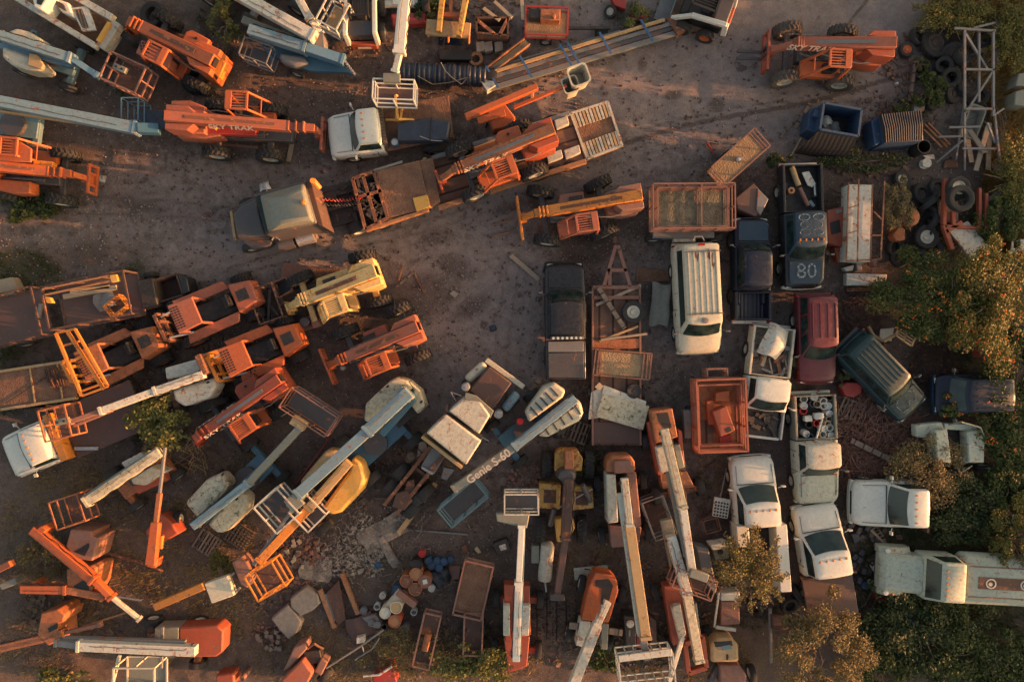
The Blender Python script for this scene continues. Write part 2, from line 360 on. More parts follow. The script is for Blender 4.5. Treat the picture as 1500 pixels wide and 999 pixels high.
    if glassy:
        wg=MB(); Q=[]
        for u in (-.9,-.7,-.35,0,.35,.7,.9):
            b0=Vector((xc+bow*(1-u*u),u*ty,zb)); t0=Vector((xw+.06+bow*.7*(1-u*u),u*(yy+.02),zr-.07)); o_=Vector((.02,0,.016)); Q.append((b0.lerp(t0,.10)+o_,b0.lerp(t0,.95)+o_))
        vs=[p for q in Q for p in q]+[p-Vector((.02,0,.02)) for q in Q for p in q]; m_=2*len(Q); fs=[(2*i,2*i+2,2*i+3,2*i+1) for i in range(len(Q)-1)]+[(m_+2*i,m_+2*i+1,m_+2*i+3,m_+2*i+2) for i in range(len(Q)-1)]
        wg.add(vs,fs); t.part('windshield',wg,'glass',cab)
        Bk=[(xe2,ty,zb),(xe2,-ty,zb),(xt-.02,-yy,zr-.05),(xt-.02,yy,zr-.05)]
        t.part('rear_window',quad_on(MB(),*Bk,.1,.9,.2,.88),'glass',cab)
        for s in (-1,1):
            if s<0: q=[(xe2,-ty,zb),(xc,-ty,zb),(xw+.04,-yy,zr-.05),(xt-.03,-yy,zr-.05)]
            else: q=[(xc,ty,zb),(xe2,ty,zb),(xt-.03,yy,zr-.05),(xw+.04,yy,zr-.05)]
            for i in range(side_n):
                u0=(i+.06)/side_n; u1=(i+.94)/side_n
                t.part('side_window',quad_on(MB(),*q,u0,u1,.12,.88),'glass',cab)
        wp=MB()
        for s in (-.35,.25): wp.bar((xc-.02,s*hw,zb+.06),(xc-.22,(s+.5)*hw,zb+.3),.025,.02)
        t.part('wiper',wp,'black',cab)
    if ribs:
        rb=MB()
        for i in range(ribs):
            y=-yy*.8+1.6*yy*i/(ribs-1); rb.box(xt+.25,xw-.25,y-.02,y+.02,zr-.01,zr+.05)
        t.part('roof_rib',rb,roofmat or mat,cab)
    for i in range(racks):
        x=xt+.3+(xw-xt-.6)*i/max(1,racks-1); t.part('roof_rack',MB().bar((x,-yy-.05,zr+.06),(x,yy+.05,zr+.06),.05,.04),'bumper_grey',cab)
    if sunroof: t.part('sunroof',MB().box(xw-.85,xw-.3,-.38,.38,zr,zr+.015),'glass',cab,bev=.01)
    for i in range(markers):
        y=-yy*.75+1.5*yy*i/(markers-1); t.part('marker_light',MB().box(xw-.22,xw-.10,y-.035,y+.035,zr-.005,zr+.062,.02,.01),'amber_lens',cab)
    # doors
    for s in (-1,1):
        t.part('door_gap',MB().box(xw-.58,xw-.56,s*hw-.014,s*hw+.014,.5,zb-.05).box(xc-.10,xc-.08,s*hw-.014,s*hw+.014,.5,zb-.05),'dark',body)
    t.part('grille',MB().box(xf+.03,xf+.075,-hw*.5,hw*.5,zh-.42,zh-.24),'black',body) if not nohood else None
    for s in (-1,1):
        d=MB().box(xw-.55,xc-.12,s*hw-.012 if s>0 else s*hw-.006,s*hw+.006 if s>0 else s*hw+.012,.5,zb-.16); dr=t.part('door',d,mat)
        t.part('handle',MB().obox((xw-.35,s*(hw+.015),zb-.25),(.14,.03,.04)),'black',dr)
        if mirrors: t.part('mirror',MB().bar((xc-.12,s*(hw-.02),zb+.08),(xc-.05,s*(hw+.16),zb+.12),.03).obox((xc-.04,s*(hw+.20),zb+.15),(.07,.16,.2)),'bumper_grey' if mat!='white' else mat,bev=.01)
    # bed
    if tail=='bed':
        b=MB(); x0=-L/2+.05; x1=xb-.06; b.box(x0,x1,-hw+.02,-hw+.13,.45,zb-.02); b.box(x0,x1,hw-.13,hw-.02,.45,zb-.02); b.box(x1-.06,x1,-hw+.13,hw-.13,.6,zb-.02); b.box(x0,x0+.06,-hw+.13,hw-.13,.6,zb-.04)
        bd=t.part('cargo_bed',b,rearmat or mat,bev=.02); fl=MB().box(x0+.06,x1-.06,-hw+.13,hw-.13,.58,.64)
        for s in (-1,1): fl.box(-L/2+wx[1]-.4,-L/2+wx[1]+.4,s*(hw-.25)-.12,s*(hw-.25)+.12,.64,.82,.05,.03)
        t.part('bed_floor',fl,bedmat,bd)
    if bumper and not nohood:
        bm=MB(); bm.loft([[(xf-.10,y,z) if abs(y)>hw*.8 else (xf+.09,y,z) for z in ()] or [(xx,-hw*.96,.45),(xx+.06,-hw*.6,.45),(xx+.08,0,.45),(xx+.06,hw*.6,.45),(xx,hw*.96,.45),(xx-.12,hw*.96,.45),(xx-.12,-hw*.96,.45)] for xx in (xf+.04,)]+[[(x,y,.68) for x,y,_ in [(xf+.04,-hw*.96,0),(xf+.10,-hw*.6,0),(xf+.12,0,0),(xf+.10,hw*.6,0),(xf+.04,hw*.96,0),(xf-.08,hw*.96,0),(xf-.08,-hw*.96,0)]]]); t.part('front_bumper',bm,bumper,bev=.01)
    if tail in('bed','van'): t.part('rear_bumper',MB().box(-L/2-.12,-L/2+.03,-hw*.93,hw*.93,.45,.63),bumper or 'dark',bev=.02)
    if lights and not nohood:
        for s in (-1,1): t.part('headlight',MB().obox((xf-.02,s*hw*.68,zh-.26),(.1,.28,.16)),'clear_lens',bev=.02)
    if tail in('bed','van'):
        for s in (-1,1): t.part('tail_light',MB().obox((-L/2+.06,s*(hw-.06),zb-.25),(.08,.12,.3)),'red_lens')
    if wheels:
        for x in (xf-wx[0],-L/2+wx[1]):
            for s in (-1,1): wheel(t,x,s*(hw-ww/2+.03),wr,ww,rim)
    return xb
plain('bumper_grey',(.10,.10,.10),.5)
def deck(t,x0,x1,hw,z,mat,edge=None,stakes=0):
    d=MB().box(x0,x1,-hw,hw,z-.12,z); o=t.part('deck',d,mat)
    e=MB(); 
    for s in (-1,1): e.box(x0,x1,s*hw-.05,s*hw+.05,z-.16,z+.03)
    e.box(x0-.05,x0,-hw-.05,hw+.05,z-.16,z+.03); t.part('deck_edge',e,edge or mat,o)
def junk(n,x0,x1,y0,y1,z0,z1,s0=.06,s1=.32):
    mb=MB()
    for _ in range(n): mb.obox((random.uniform(x0,x1),random.uniform(y0,y1),random.uniform(z0,z1)),(random.uniform(s0,s1),random.uniform(s0,s1)*.5,random.uniform(.05,.16)),random.choice((0,90,random.uniform(0,180))))
    return mb
def telehandler(t,mat,cabmat=None,s=1.0,L=5.7,text=None,forks=0,boommat=None,rz=0,wheels=(1,1,1,1),carriage=1.9,wm='tyre',rim='rim',panel=None,slats=5,boom_w=.46,ext=.55,twocol=None,tz=0,tx=.1,wx=(1.18,-1.4),cover='low',track=1.04):
    """x forward to the fork carriage, cab on the left (+y)"""
    cabmat=cabmat or mat; boommat=boommat or mat; x0=-L*.5; x1=L*.5
    fr=MB().box(x0+.35,x1-1.5,-.42,.42,.55+tz,1.0+tz); fr.box(wx[1]-.15,wx[1]+.15,-.95,.95,.5+tz,.72+tz); fr.box(wx[0]-.13,wx[0]+.13,-.95,.95,.5+tz,.72+tz); fr.box(-.9,.6,-.36,.36,1.0+tz,1.12+tz); t.part('chassis',fr,'dark_grey' if mat!='pale_yellow' else 'pale_yellow',bev=.03)
    rb=MB().prism([(x0+.1,-.62),(x0+.1,.62),(-1.9,.66),(-1.2,.5),(-1.2,-.5),(-1.9,-.66)],.75+tz,1.5+tz,.04); t.part('rear_body',rb,mat,bev=.06)
    if cover=='low':
        eh=t.part('engine_cover',MB().prism([(wx[1]+.75,-.78),(wx[0]-.8,-.8),(wx[0]-.6,-.3),(wx[1]+.75,-.3)],.7+tz,1.15+tz,.03),panel or mat,bev=.03); t.part('engine',MB().box(-.3,.3,-.62,-.36,1.15+tz,1.2+tz),'engine',eh)
    elif cover=='box':
        eh=t.part('engine_cover',MB().prism([(-1.5,-.95),(-.5,-1.0),(-.3,-.8),(-.3,-.3),(-1.5,-.3)],.8+tz,1.55+tz,.05),panel or mat,bev=.05); t.part('cap',MB().lathe([(.06,1.55+tz),(.06,1.6+tz),(.001,1.6+tz)],(-.9,-.7,0),n=10),'black',eh)
    elif cover=='slots':
        eh=t.part('engine_cover',MB().prism([(-1.0,-.98),(.95,-.98),(1.15,-.85),(1.15,-.32),(-1.0,-.32)],.7+tz,1.4+tz,.05),panel or mat,bev=.05); t.part('vent',MB().box(-.5,.3,-.82,-.5,1.4+tz,1.41+tz),'dark',eh)
    # boom
    z0,z1=2.32+tz,1.84+tz; xa=x0+.05; xb=x1-1.35
    bm=MB().bar((xa,0,z0),(xb,0,z1),boom_w,.5,boom_w*.95,.42); b=t.part('boom',bm,boommat,bev=.025)
    hp=MB()
    for sg in (-1,1): hp.prism([(xa-.02,sg*(boom_w/2+.02)),(xa+1.25,sg*(boom_w/2+.02)),(xa+.95,sg*(boom_w/2+.30)),(xa-.02,sg*(boom_w/2+.32))],1.45+tz,2.34+tz)
    t.part('boom_mount',hp,mat,bev=.03)
    en=t.part('boom_end',MB().bar((xa-.03,0,z0+.0),(xa-.06,0,z0),boom_w*.72,.34),'black',b)
    e=MB().bar((xb-.1,0,z1-.01),(xb+ext,0,z1-.09),boom_w*.72,.32); e.bar((xb+ext-.05,0,z1-.09),(x1-.25,0,.95+tz),boom_w*.55,.26,boom_w*.5,.22)
    for k in range(3): e.obox((xb+ext*.3*k,0,z1+.02),(.08,boom_w*.95,.42))
    t.part('boom_wear_strip',MB().bar((xa+.9,0,z0-.005+.25-.06),(xb-.15,0,z1+.212),boom_w*.3,.02),'grey_metal' if mat=='orange_red' else 'rust',b)
    ex=t.part('boom_extension',e,twocol or boommat,bev=.015)
    c=MB().box(x1-.22,x1-.08,-carriage/2,carriage/2,.42+tz,.60+tz); c.box(x1-.20,x1-.1,-carriage/2,carriage/2,1.0+tz,1.14+tz)
    for yy in (-carriage/2+.06,-.25,.25,carriage/2-.06): c.box(x1-.19,x1-.11,yy-.06,yy+.06,.5+tz,1.15+tz)
    c.box(x1-.45,x1-.2,-.2,.2,.6+tz,1.1+tz); cr=t.part('fork_carriage',c,twocol or mat,bev=.01)
    for k in range(forks):
        y=(-.16,.16)[k]; t.part('fork',MB().box(x1-.1,x1+1.05,y-.06,y+.06,.36+tz,.43+tz).box(x1-.1,x1-.04,y-.06,y+.06,.36+tz,1.1+tz),'dark_grey')
    cy=MB().tube((-1.4,-.34,1.2+tz),(.9,-.3,1.5+tz),.06); cy.tube((.3,.3,1.1+tz),(1.2,.25,1.4+tz),.05); t.part('hydraulic_cylinder',cy,'dark_grey'); t.part('engine_clutter',junk(16,-1.3,.9,-.34,.34,1.02+tz,1.2+tz),'engine')
    hs=MB().pline([(-2.2,.5,1.62+tz),(-1.4,.62,1.6+tz),(-.5,.5,1.66+tz),(.3,.36,1.72+tz)],.025); t.part('hose',hs,'grey_metal',b)
    # cab on the left
    fl=MB().prism([(-.85,.36),(.75,.36),(1.0,.55),(1.0,1.08),(-.85,1.12)],.72+tz,1.05+tz,.02); t.part('cab_floor',fl,cabmat,bev=.03)
    t.part('seat',MB().box(-.45,0,.55,.95,1.05+tz,1.28+tz).box(-.5,-.38,.55,.95,1.25+tz,1.75+tz),'black')
    zc=2.5+tz; g=MB(); a0,a1,b0,b1=-.62,.28,.46,1.2
    for x,y in ((a0,b0),(a0,b1)): g.bar((x-.1,y,.95+tz),(x,y,zc),.09)
    for y in (b0,b1): g.bar((.95,y,1.0+tz),(a1,y,zc),.09)
    for p,q in (((a0,b0),(a1,b0)),((a1,b0),(a1,b1)),((a1,b1),(a0,b1)),((a0,b1),(a0,b0))): g.bar((*p,zc),(*q,zc),.09)
    g.box(a0-.02,a0+.24,b0-.02,b1+.02,zc-.02,zc+.05)
    g.bar((.95,b0,1.0+tz),(.95,b1,1.0+tz),.08); g.bar((.62,b0,1.75+tz),(.62,b1,1.75+tz),.05)
    cb=t.part('cab_frame',g,cabmat,bev=.01); sl=MB()
    for k in range(slats):
        y=b0+(b1-b0)*(k+1)/(slats+1); sl.bar((a0,y,zc),(a1,y,zc),.045)
    t.part('overhead_guard',sl,cabmat,cb)
    for (x,y),on in zip(((wx[1],-track),(wx[1],track),(wx[0],-track),(wx[0],track)),wheels):
        if on: wheel(t,x,y,.62,.42,rim,True,rz=rz if x>0 else -rz,z=.62+tz,mat=wm)
    if text:
        me=text_mesh(text,.44,bold=.010,shear=.25); mats(me,'letter_white'); zz=(z0+z1)/2
        for sg in (1,-1):
            o=t.part('lettering',me,'letter_white',b); o.location=(tx,sg*(boom_w/2+.05),zz+.06-.08*tx); o.rotation_euler=(R(72),0,math.pi if sg>0 else 0)
    return b
def hood(t,name,pts,h0,h1,mat,bev=.12,ins=.06,louvers=None,parent=None):
    """boom-lift engine cover from its plan outline; louvers=(p,q,n) dark slots between two pixels"""
    o=t.pol(name,pts,h0,h1,mat,bev,ins,parent)
    if bev>.06 and len(pts)>5:
        a=t.l(*pts[len(pts)//3],h1); b=t.l(*pts[-1-len(pts)//5],h1); a2=a.lerp(b,.12); b2=a.lerp(b,.88); c=a.lerp(b,.3)+Vector((.15,.12,0)); t.part('latch',MB().box(c.x-.07,c.x+.07,c.y-.04,c.y+.04,h1-.01-t.loc.z,h1+.02-t.loc.z),'black',o)
    if louvers:
        p,q,n,w=louvers; mb=MB(); a=t.l(*p,h1); b=t.l(*q,h1); d=(b-a).normalized(); sd=Vector((-d.y,d.x,0))
        for i in range(n):
            c=a.lerp(b,i/max(1,n-1)); mb.bar(c-sd*w/2+Vector((0,0,.004)),c+sd*w/2+Vector((0,0,.004)),.07,.04)
        t.part('louver',mb,'dark_grey',o)
    return o
def chassis(t,px,py,h,ang,L,W,mat,r=.45,w=.36,rim='rim',lug=False,wheels=(1,1,1,1),steer=0,wm='tyre'):
    c=t.l(px,py,h); a=ang-math.degrees(t.ang); ca,sa=math.cos(R(a)),math.sin(R(a))
    mb=MB(); mb.obox((c.x,c.y,.55),(L*.8,W*.42,.35),a)
    for s in (-1,1): mb.obox((c.x+s*ca*L*.36,c.y+s*sa*L*.36,.5),(.28,W*.8,.25),a)
    t.part('chassis',mb,mat,bev=.03)
    for (i,j),on in zip(((1,1),(1,-1),(-1,1),(-1,-1)),wheels):
        if on:
            x=c.x+i*ca*L*.36-j*sa*(W/2-w/2); y=c.y+i*sa*L*.36+j*ca*(W/2-w/2); wheel(t,x,y,r,w,rim,lug,a+(steer if i>0 else 0),mat=wm)
    tb=MB().lathe([(.55,.7),(.55,.95),(.001,.95)],(c.x,c.y,0)); t.part('turntable',tb,'dark_grey')
def basket(t,px,py,h,ang,lx,ly,mat,floor='dark_grey',hh=1.05,nx=3,ny=1,w=.045,name='basket',control=None,mid=1,fl=True):
    """platform with railing; h = height of its top rail"""
    c=t.l(px,py,h); a=ang-math.degrees(t.ang); mb=MB(); mb.cage(-lx/2,lx/2,-ly/2,ly/2,-hh,0,nx,ny,w,mid)
    o=t.part(name,mb,mat,loc=c,rz=a)
    if fl: t.part('platform',MB().box(-lx/2+.03,lx/2-.03,-ly/2+.03,ly/2-.03,-hh-.06,-hh+.0),floor,o)
    if control:
        cx,cy=control; k=t.part('control_box',MB().box(cx-.28,cx+.28,cy-.13,cy+.13,-.18,.03),'grey_green',o,bev=.02)
        t.part('joystick',MB().tube((cx-.14,cy,.03),(cx-.14,cy,.09),.05).tube((cx+.14,cy,.03),(cx+.14,cy,.09),.05),'black',k)
    return o
def boom(t,pts,ws,mat,hs=None,name='boom',tip='dark_grey',parent=None,caps=True):
    """telescoping boom through pixel nodes (px,py,h) with a width per segment"""
    mats_=mat if isinstance(mat,(list,tuple)) else [mat]*len(ws); root=None
    for i,(p,q,w) in enumerate(zip(pts[:-1],pts[1:],ws)):
        h=(hs[i] if hs else w*1.25); m=MB().bar(t.l(*p),t.l(*q),w,h); o=t.part(name if i==0 else 'boom_section',m,mats_[i],root or parent,bev=.02)
        if root is None: root=o
        if caps:
            a=t.l(*p); b=t.l(*q); d=(b-a).normalized(); e=MB()
            for f_ in (.98,): c=a.lerp(b,f_); e.bar(c-d*.06,c+d*.06,w+.06,h+.06)
            t.part('collar',e,mats_[i],root)
    a=t.l(*pts[0]); b=t.l(*pts[1]); d=(b-a).normalized(); n_=Vector((-d.y,d.x,0)).normalized(); w=ws[0]; h=(hs[0] if hs else w*1.25)
    hp=[a.lerp(b,.04+.9*i/14)+n_*(w*.5+.05+.03*math.sin(i*1.7))+Vector((0,0,h*.3+.02*math.sin(i))) for i in range(15)]; t.part('hose',MB().pline(hp,.022,5),'black',root)
    hp=[a.lerp(b,.08+.8*i/12)-n_*(w*.12+.02*math.sin(i*2.1))+Vector((0,0,h*.5+.025)) for i in range(13)]; t.part('cable',MB().pline(hp,.012,4),'dark_grey',root)
    t.part('pivot_pin',MB().tube(a+d*.18-n_*(w*.5+.07),a+d*.18+n_*(w*.5+.07),.07),'dark_grey',root); t.part('lift_cylinder',MB().tube(a.lerp(b,.1)-Vector((0,0,h*.5+.14)),a.lerp(b,.48)-Vector((0,0,h*.5+.05)),.07),'grey_metal',root)
    return root
def tyre_flat(label,px,py,r=.5,w=.3,h=None,tilt=(0,0),group=None,z=0,mat='tyre',rim=None,lug=False):
    me=tyre_mesh(r,w,lug,mat); o=one('tyre',label,'tyre',px,py,z+w,0,me,mat,group,z=z+w/2)
    o.rotation_euler=(R(90+tilt[0]),R(tilt[1]),R(random.uniform(0,360)))
    if rim: c=bpy.data.objects.new('rim',rim_mesh(r,w,rim)); link(c,o)
    return o
def plank(label,p,q,w=.22,th=.05,z=0,mat='wood',cat='plank',name='plank',group=None,z2=None):
    t=P(*p,z+th); u=P(*q,z+th); L=(u-t).length; ang=math.degrees(math.atan2(u.y-t.y,u.x-t.x)); m=MB().box(-L/2,L/2,-w/2,w/2,0,th)
    o=one(name,label,cat,(p[0]+q[0])/2,(p[1]+q[1])/2,z+th,ang,m,mat,group,z=z,bev=.008)
    if z2 is not None: o.rotation_euler[1]=-math.atan2(z2-z,L); o.location.z=(z+z2)/2
    return o
def pallet(label,px,py,ang,lx=1.2,ly=1.0,mat='wood',z=0,n=7,group=None):
    mb=MB()
    for k in range(n):
        x=-lx/2+.05+(lx-.1)*k/(n-1); mb.box(x-.045,x+.045,-ly/2,ly/2,.10,.125)
    for y in (-ly/2+.05,0,ly/2-.05): mb.box(-lx/2,lx/2,y-.045,y+.045,0,.10)
    return one('pallet',label,'pallet',px,py,.12+z,ang,mb,mat,group,z=z)
def drum(label,px,py,h=.88,r=.29,mat='drum_rust',lid=None,z=0,group=None,cat='drum',name='drum',open_=False,tilt=None):
    t=T(name,label,cat,px,py,z+h,random.uniform(0,90),group,z)
    prof=[(.001,0),(r,0),(r,h*.33),(r+.012,h*.34),(r,h*.36),(r,h*.66),(r+.012,h*.67),(r,h*.69),(r,h-.015),(r+.012,h)]
    prof+=[(r-.02,h),(r-.03,h*.12),(.001,h*.12)] if open_ else [(r-.02,h),(r-.025,h-.03)]
    t.part('shell',MB().lathe(prof,n=18),mat)
    if not open_: t.part('lid',MB().lathe([(r-.02,h-.035),(.001,h-.03)],n=18).tube((r*.6,0,h-.04),(r*.6,0,h-.005),.035),lid or mat)
    if tilt: t.o.rotation_euler=(R(tilt[0]),R(tilt[1]),0)
    return t
def leaves(name,cen,size,mat,flat=.5,asp=.55):
    """one small folded quad per centre"""
    n=len(cen); a=rng.uniform(0,2*np.pi,n); s=size*rng.uniform(.6,1.4,n)
    d=np.stack([np.cos(a),np.sin(a),rng.normal(0,flat,n)],1); d/=np.linalg.norm(d,axis=1)[:,None]
    up=np.stack([rng.normal(0,flat,n),rng.normal(0,flat,n),np.ones(n)],1); sd=np.cross(d,up); sd/=np.linalg.norm(sd,axis=1)[:,None]
    d=d*s[:,None]; sd=sd*(s*asp)[:,None]; q=np.stack([cen-d*.5,cen-sd*.5,cen+d*.5,cen+sd*.5],1)
    me=qmesh(name,q); mats(me,mat); return me
def clump_points(n,k,R_,zc,hz,spread=.28,power=.5,top=True,hole=0):
    """points in k clumps spread over an uneven dome"""
    cs=[]
    for i in range(k):
        a=rng.uniform(0,2*np.pi); rr=R_*rng.uniform(0,1)**power*rng.uniform(.75,1.12); zz=zc+hz*(math.sqrt(max(0,1-(rr/(R_*1.15))**2))*rng.uniform(.35,1.0)-.25)
        cs.append((rr*math.cos(a),rr*math.sin(a),zz))
    cs=np.array(cs); w=rng.uniform(.4,1.6,k); idx=rng.choice(k,n,p=w/w.sum()); sp=R_*spread*rng.uniform(.5,1.3,k)
    g=rng.normal(0,1,(n,3)); g/=np.maximum(1e-6,np.linalg.norm(g,axis=1))[:,None]; g*=(rng.uniform(0,1,n)**.45)[:,None]
    p=cs[idx]+g*sp[idx][:,None]*np.array([1,1,.7]); p[:,2]=np.maximum(p[:,2],.05); return p,cs
def tree(name,label,cat,px,py,R_,H_,n,mat,k=26,size=.14,group=None,spread=.28,trunk=.12,flowers=None,part='crown',ell=(1,1),ang=0,bark='bark',power=.5,low=.45,rays=0):
    t=T(name,label,cat,px,py,H_*.7,ang,group); p,cs=clump_points(n,k,R_,H_*low+.1,H_*(1-low)*.85,spread,power); p[:,0]*=ell[0]; p[:,1]*=ell[1]; cs[:,0]*=ell[0]; cs[:,1]*=ell[1]
    if rays:
        ra=rng.uniform(0,2*np.pi,rays); rl=R_*rng.uniform(.55,1.15,rays); idx=rng.integers(0,rays,n); u=rng.uniform(.08,1,n)**.8; z=H_*(.5+.48*np.sin(u*2.2)*rng.uniform(.6,1,rays)[idx])-u*u*H_*.18; sp=R_*.075*(1.2-u*.6)
        p=np.stack([np.cos(ra[idx])*rl[idx]*u*ell[0]+rng.normal(0,1,n)*sp,np.sin(ra[idx])*rl[idx]*u*ell[1]+rng.normal(0,1,n)*sp,z+rng.normal(0,.05,n)],1); cs=np.stack([np.cos(ra)*rl,np.sin(ra)*rl,np.full(rays,H_*.75)],1)
    cr=t.part(part,leaves(part,p,size,mat),mat)
    if flowers:
        fm,fn,fs=flowers; q=p[rng.choice(n,fn)]+np.array([0,0,.12]); q=np.repeat(q,4,0)+rng.normal(0,.05,(fn*4,3)); fo=t.part('flowers',leaves('flowers',q,fs,fm),fm,cr); fo['kind']='stuff'
    b=MB(); top=Vector((0,0,H_*.45)); b.tube((0,0,-.05),top,trunk,trunk*.7,n=8)
    for c in cs[::2]:
        c=Vector(c); m=top.lerp(c,.5)+Vector((0,0,.1*H_)); st=Vector((0,0,H_*random.uniform(.2,.45))); b.tube(st,m,trunk*.4,trunk*.22,n=5); b.tube(m,c,trunk*.22,trunk*.06,n=4)
    t.part('trunk' if 'tree' in name else 'stem',b,bark); return t
def tufts(n,pts,rad,h=.3,blades=9,w=.02,lean=.8):
    """n grass tufts at given xyz array -> triangles"""
    P0=np.repeat(pts,blades,0); m=len(P0); a=rng.uniform(0,2*np.pi,m); ln=h*rng.uniform(.5,1.3,m); le=rng.uniform(.15,1,m)*lean
    d=np.stack([np.cos(a)*le,np.sin(a)*le,np.ones(m)*.9],1); d/=np.linalg.norm(d,axis=1)[:,None]; base=P0+np.stack([np.cos(a),np.sin(a),np.zeros(m)],1)*rad*rng.uniform(0,1,m)[:,None]
    sd=np.stack([-np.sin(a),np.cos(a),np.zeros(m)],1)*w; tip=base+d*ln[:,None]+np.stack([np.cos(a),np.sin(a),-np.ones(m)*.35],1)*(ln*le*.25)[:,None]
    return np.stack([base-sd,base+sd,tip],1)
def branchpile(n,R_,L=.7,h=.5,w=.02):
    """tangle of thin dry twigs"""
    mb=MB()
    for i in range(n):
        a=random.uniform(0,6.28); r=R_*math.sqrt(random.random()); x,y=r*math.cos(a),r*math.sin(a); b=random.uniform(0,6.28); l=L*random.uniform(.4,1.2); z=random.uniform(.03,h)*(1.1-r/R_*.8)
        p=Vector((x,y,z)); q=p+Vector((math.cos(b)*l,math.sin(b)*l,random.uniform(-.15,.2))); mb.bar(p,q,w*random.uniform(.6,1.5)); 
        if random.random()<.5: mb.bar(p.lerp(q,.5),p.lerp(q,.5)+Vector((math.cos(b+.7)*l*.4,math.sin(b+.7)*l*.4,.05)),w*.6)
    return mb
def slab(pts,h0,h1): 
    mb=MB(); mb.prism(pts,h0,h1); return mb
def polything(name,label,cat,pts,h0,h1,mat,group=None,bev=.02,ins=0,z=0):
    cx=sum(p[0] for p in pts)/len(pts); cy=sum(p[1] for p in pts)/len(pts); c=P(cx,cy,h1+z)
    q=[P(a,b,h1+z)-c for a,b in pts]; mb=MB().prism([(v.x,v.y) for v in q],h0,h1,ins); return one(name,label,cat,cx,cy,h1+z,0,mb,mat,group,z=z,bev=bev)
def sheet(name,label,cat,px,py,h,ang,lx,ly,mat,z=0,sag=.05,group=None,nx=14,ny=10,wr=.04,th=.02):
    """crumpled sheet / tarpaulin / cloth with thickness"""
    mb=MB(); vs=[]
    ph=[random.uniform(0,6) for _ in range(6)]
    f=lambda x,y:wr*(math.sin(x*5+ph[0]+math.sin(y*3+ph[1]))+math.sin(y*6+ph[2]+x*2)+.6*math.sin(x*11+ph[3]))*.5
    for k in (0,1):
        for i in range(nx+1):
            for j in range(ny+1):
                u,v=i/nx-.5,j/ny-.5; e=sag*(u*u+v*v)*4; x=u*lx*(1+.06*math.sin(v*7+ph[4])); y=v*ly*(1+.06*math.sin(u*6+ph[5])); vs.append((x,y,h-z-e+f(x,y)-(0 if k==0 else th)))
    m=(nx+1)*(ny+1); fs=[]
    for i in range(nx):
        for j in range(ny):
            a=i*(ny+1)+j; fs.append((a,a+ny+1,a+ny+2,a+1)); fs.append((m+a,m+a+1,m+a+ny+2,m+a+ny+1))
    mb.add(vs,fs); return one(name,label,cat,px,py,h,ang,mb,mat,group,z=z)
# ------------------------------------------------------------------ camera, light
cam=bpy.data.cameras.new('camera'); co=bpy.data.objects.new('camera',cam); COL.objects.link(co); co.location=(0,0,CH); cam.lens=24.0; cam.sensor_width=36.0; cam.clip_end=3000; S.camera=co
SUN_EL,SUN_AZ=8.2,-7.0          # azimuth measured from +x, counter-clockwise
w=bpy.data.worlds.new('World'); S.world=w; w.use_nodes=True; n=w.node_tree; bg=n.nodes['Background']; sky=n.nodes.new('ShaderNodeTexSky'); sky.sky_type='NISHITA'; sky.sun_disc=False
sky.sun_elevation=R(SUN_EL); sky.sun_rotation=R(90-SUN_AZ); sky.air_density=1.0; sky.dust_density=3.5; sky.ozone_density=1.0; n.links.new(sky.outputs[0],bg.inputs[0]); bg.inputs[1].default_value=.15
sl=bpy.data.lights.new('sun','SUN'); sl.energy=3.8; sl.angle=R(.6); sl.color=(1.0,.48,.25); so=bpy.data.objects.new('sun',sl); COL.objects.link(so)
d=Vector((math.cos(R(SUN_EL))*math.cos(R(SUN_AZ)),math.cos(R(SUN_EL))*math.sin(R(SUN_AZ)),math.sin(R(SUN_EL)))); so.rotation_euler=d.to_track_quat('Z','Y').to_euler(); so.location=d*60
S.view_settings.view_transform='Standard'; S.view_settings.look='None'; S.view_settings.gamma=1; S.view_settings.exposure=1.56; S.view_settings.use_white_balance=True; S.view_settings.white_balance_temperature=9000; S.view_settings.white_balance_tint=16; S.view_settings.use_curve_mapping=False
# ------------------------------------------------------------------ ground
def axis(a,st): 
    i=np.arange(-a,a+st/2,st); o=[a+2,a+6,a+15,a+40,a+120,a+400,a+900]; return np.concatenate([[-x for x in o[::-1]],i,o])
gx,gy=axis(27,.16),axis(19,.16); X,Y=np.meshgrid(gx,gy,indexing='ij')
PX=X/(CH/F)+750; PY=499.5-Y/(CH/F)
def blobs(L):
    o=np.zeros_like(X)
    for b in L:
        x,y,rx,ry=b[:4]; v=b[4] if len(b)>4 else 1; a=R(b[5]) if len(b)>5 else 0; dx=PX-x; dy=PY-y; u=(dx*math.cos(a)-dy*math.sin(a))/rx; w_=(dx*math.sin(a)+dy*math.cos(a))/ry; o=np.maximum(o,v*np.exp(-(u*u+w_*w_)**1.5))
    return o
grey=blobs([(1080,130,330,110),(1000,40,300,90),(600,310,480,75,1,12),(330,280,300,60,.55),(700,430,150,130),(720,560,120,150,.8),(1000,450,230,110,.6),(640,470,120,80,.8),(180,330,260,60,.5),(1250,30,200,60),(950,560,120,90,.35),(1020,700,80,120,.3)])
green=blobs([(30,400,70,45,.8),(10,480,50,60,.7),(190,420,70,30,.6,80),(20,560,60,40,.6),(140,800,150,80,.3),(60,300,60,20,.6),(700,940,120,70,.35),(1420,430,130,160,.8),(1400,820,200,200,.9),(1460,120,60,160,.5),(920,30,50,35,.6),(330,20,60,30,.4),(1340,190,80,80,.4),(900,930,160,70,.3),(560,980,160,50,.4),(1100,950,120,70,.4)])
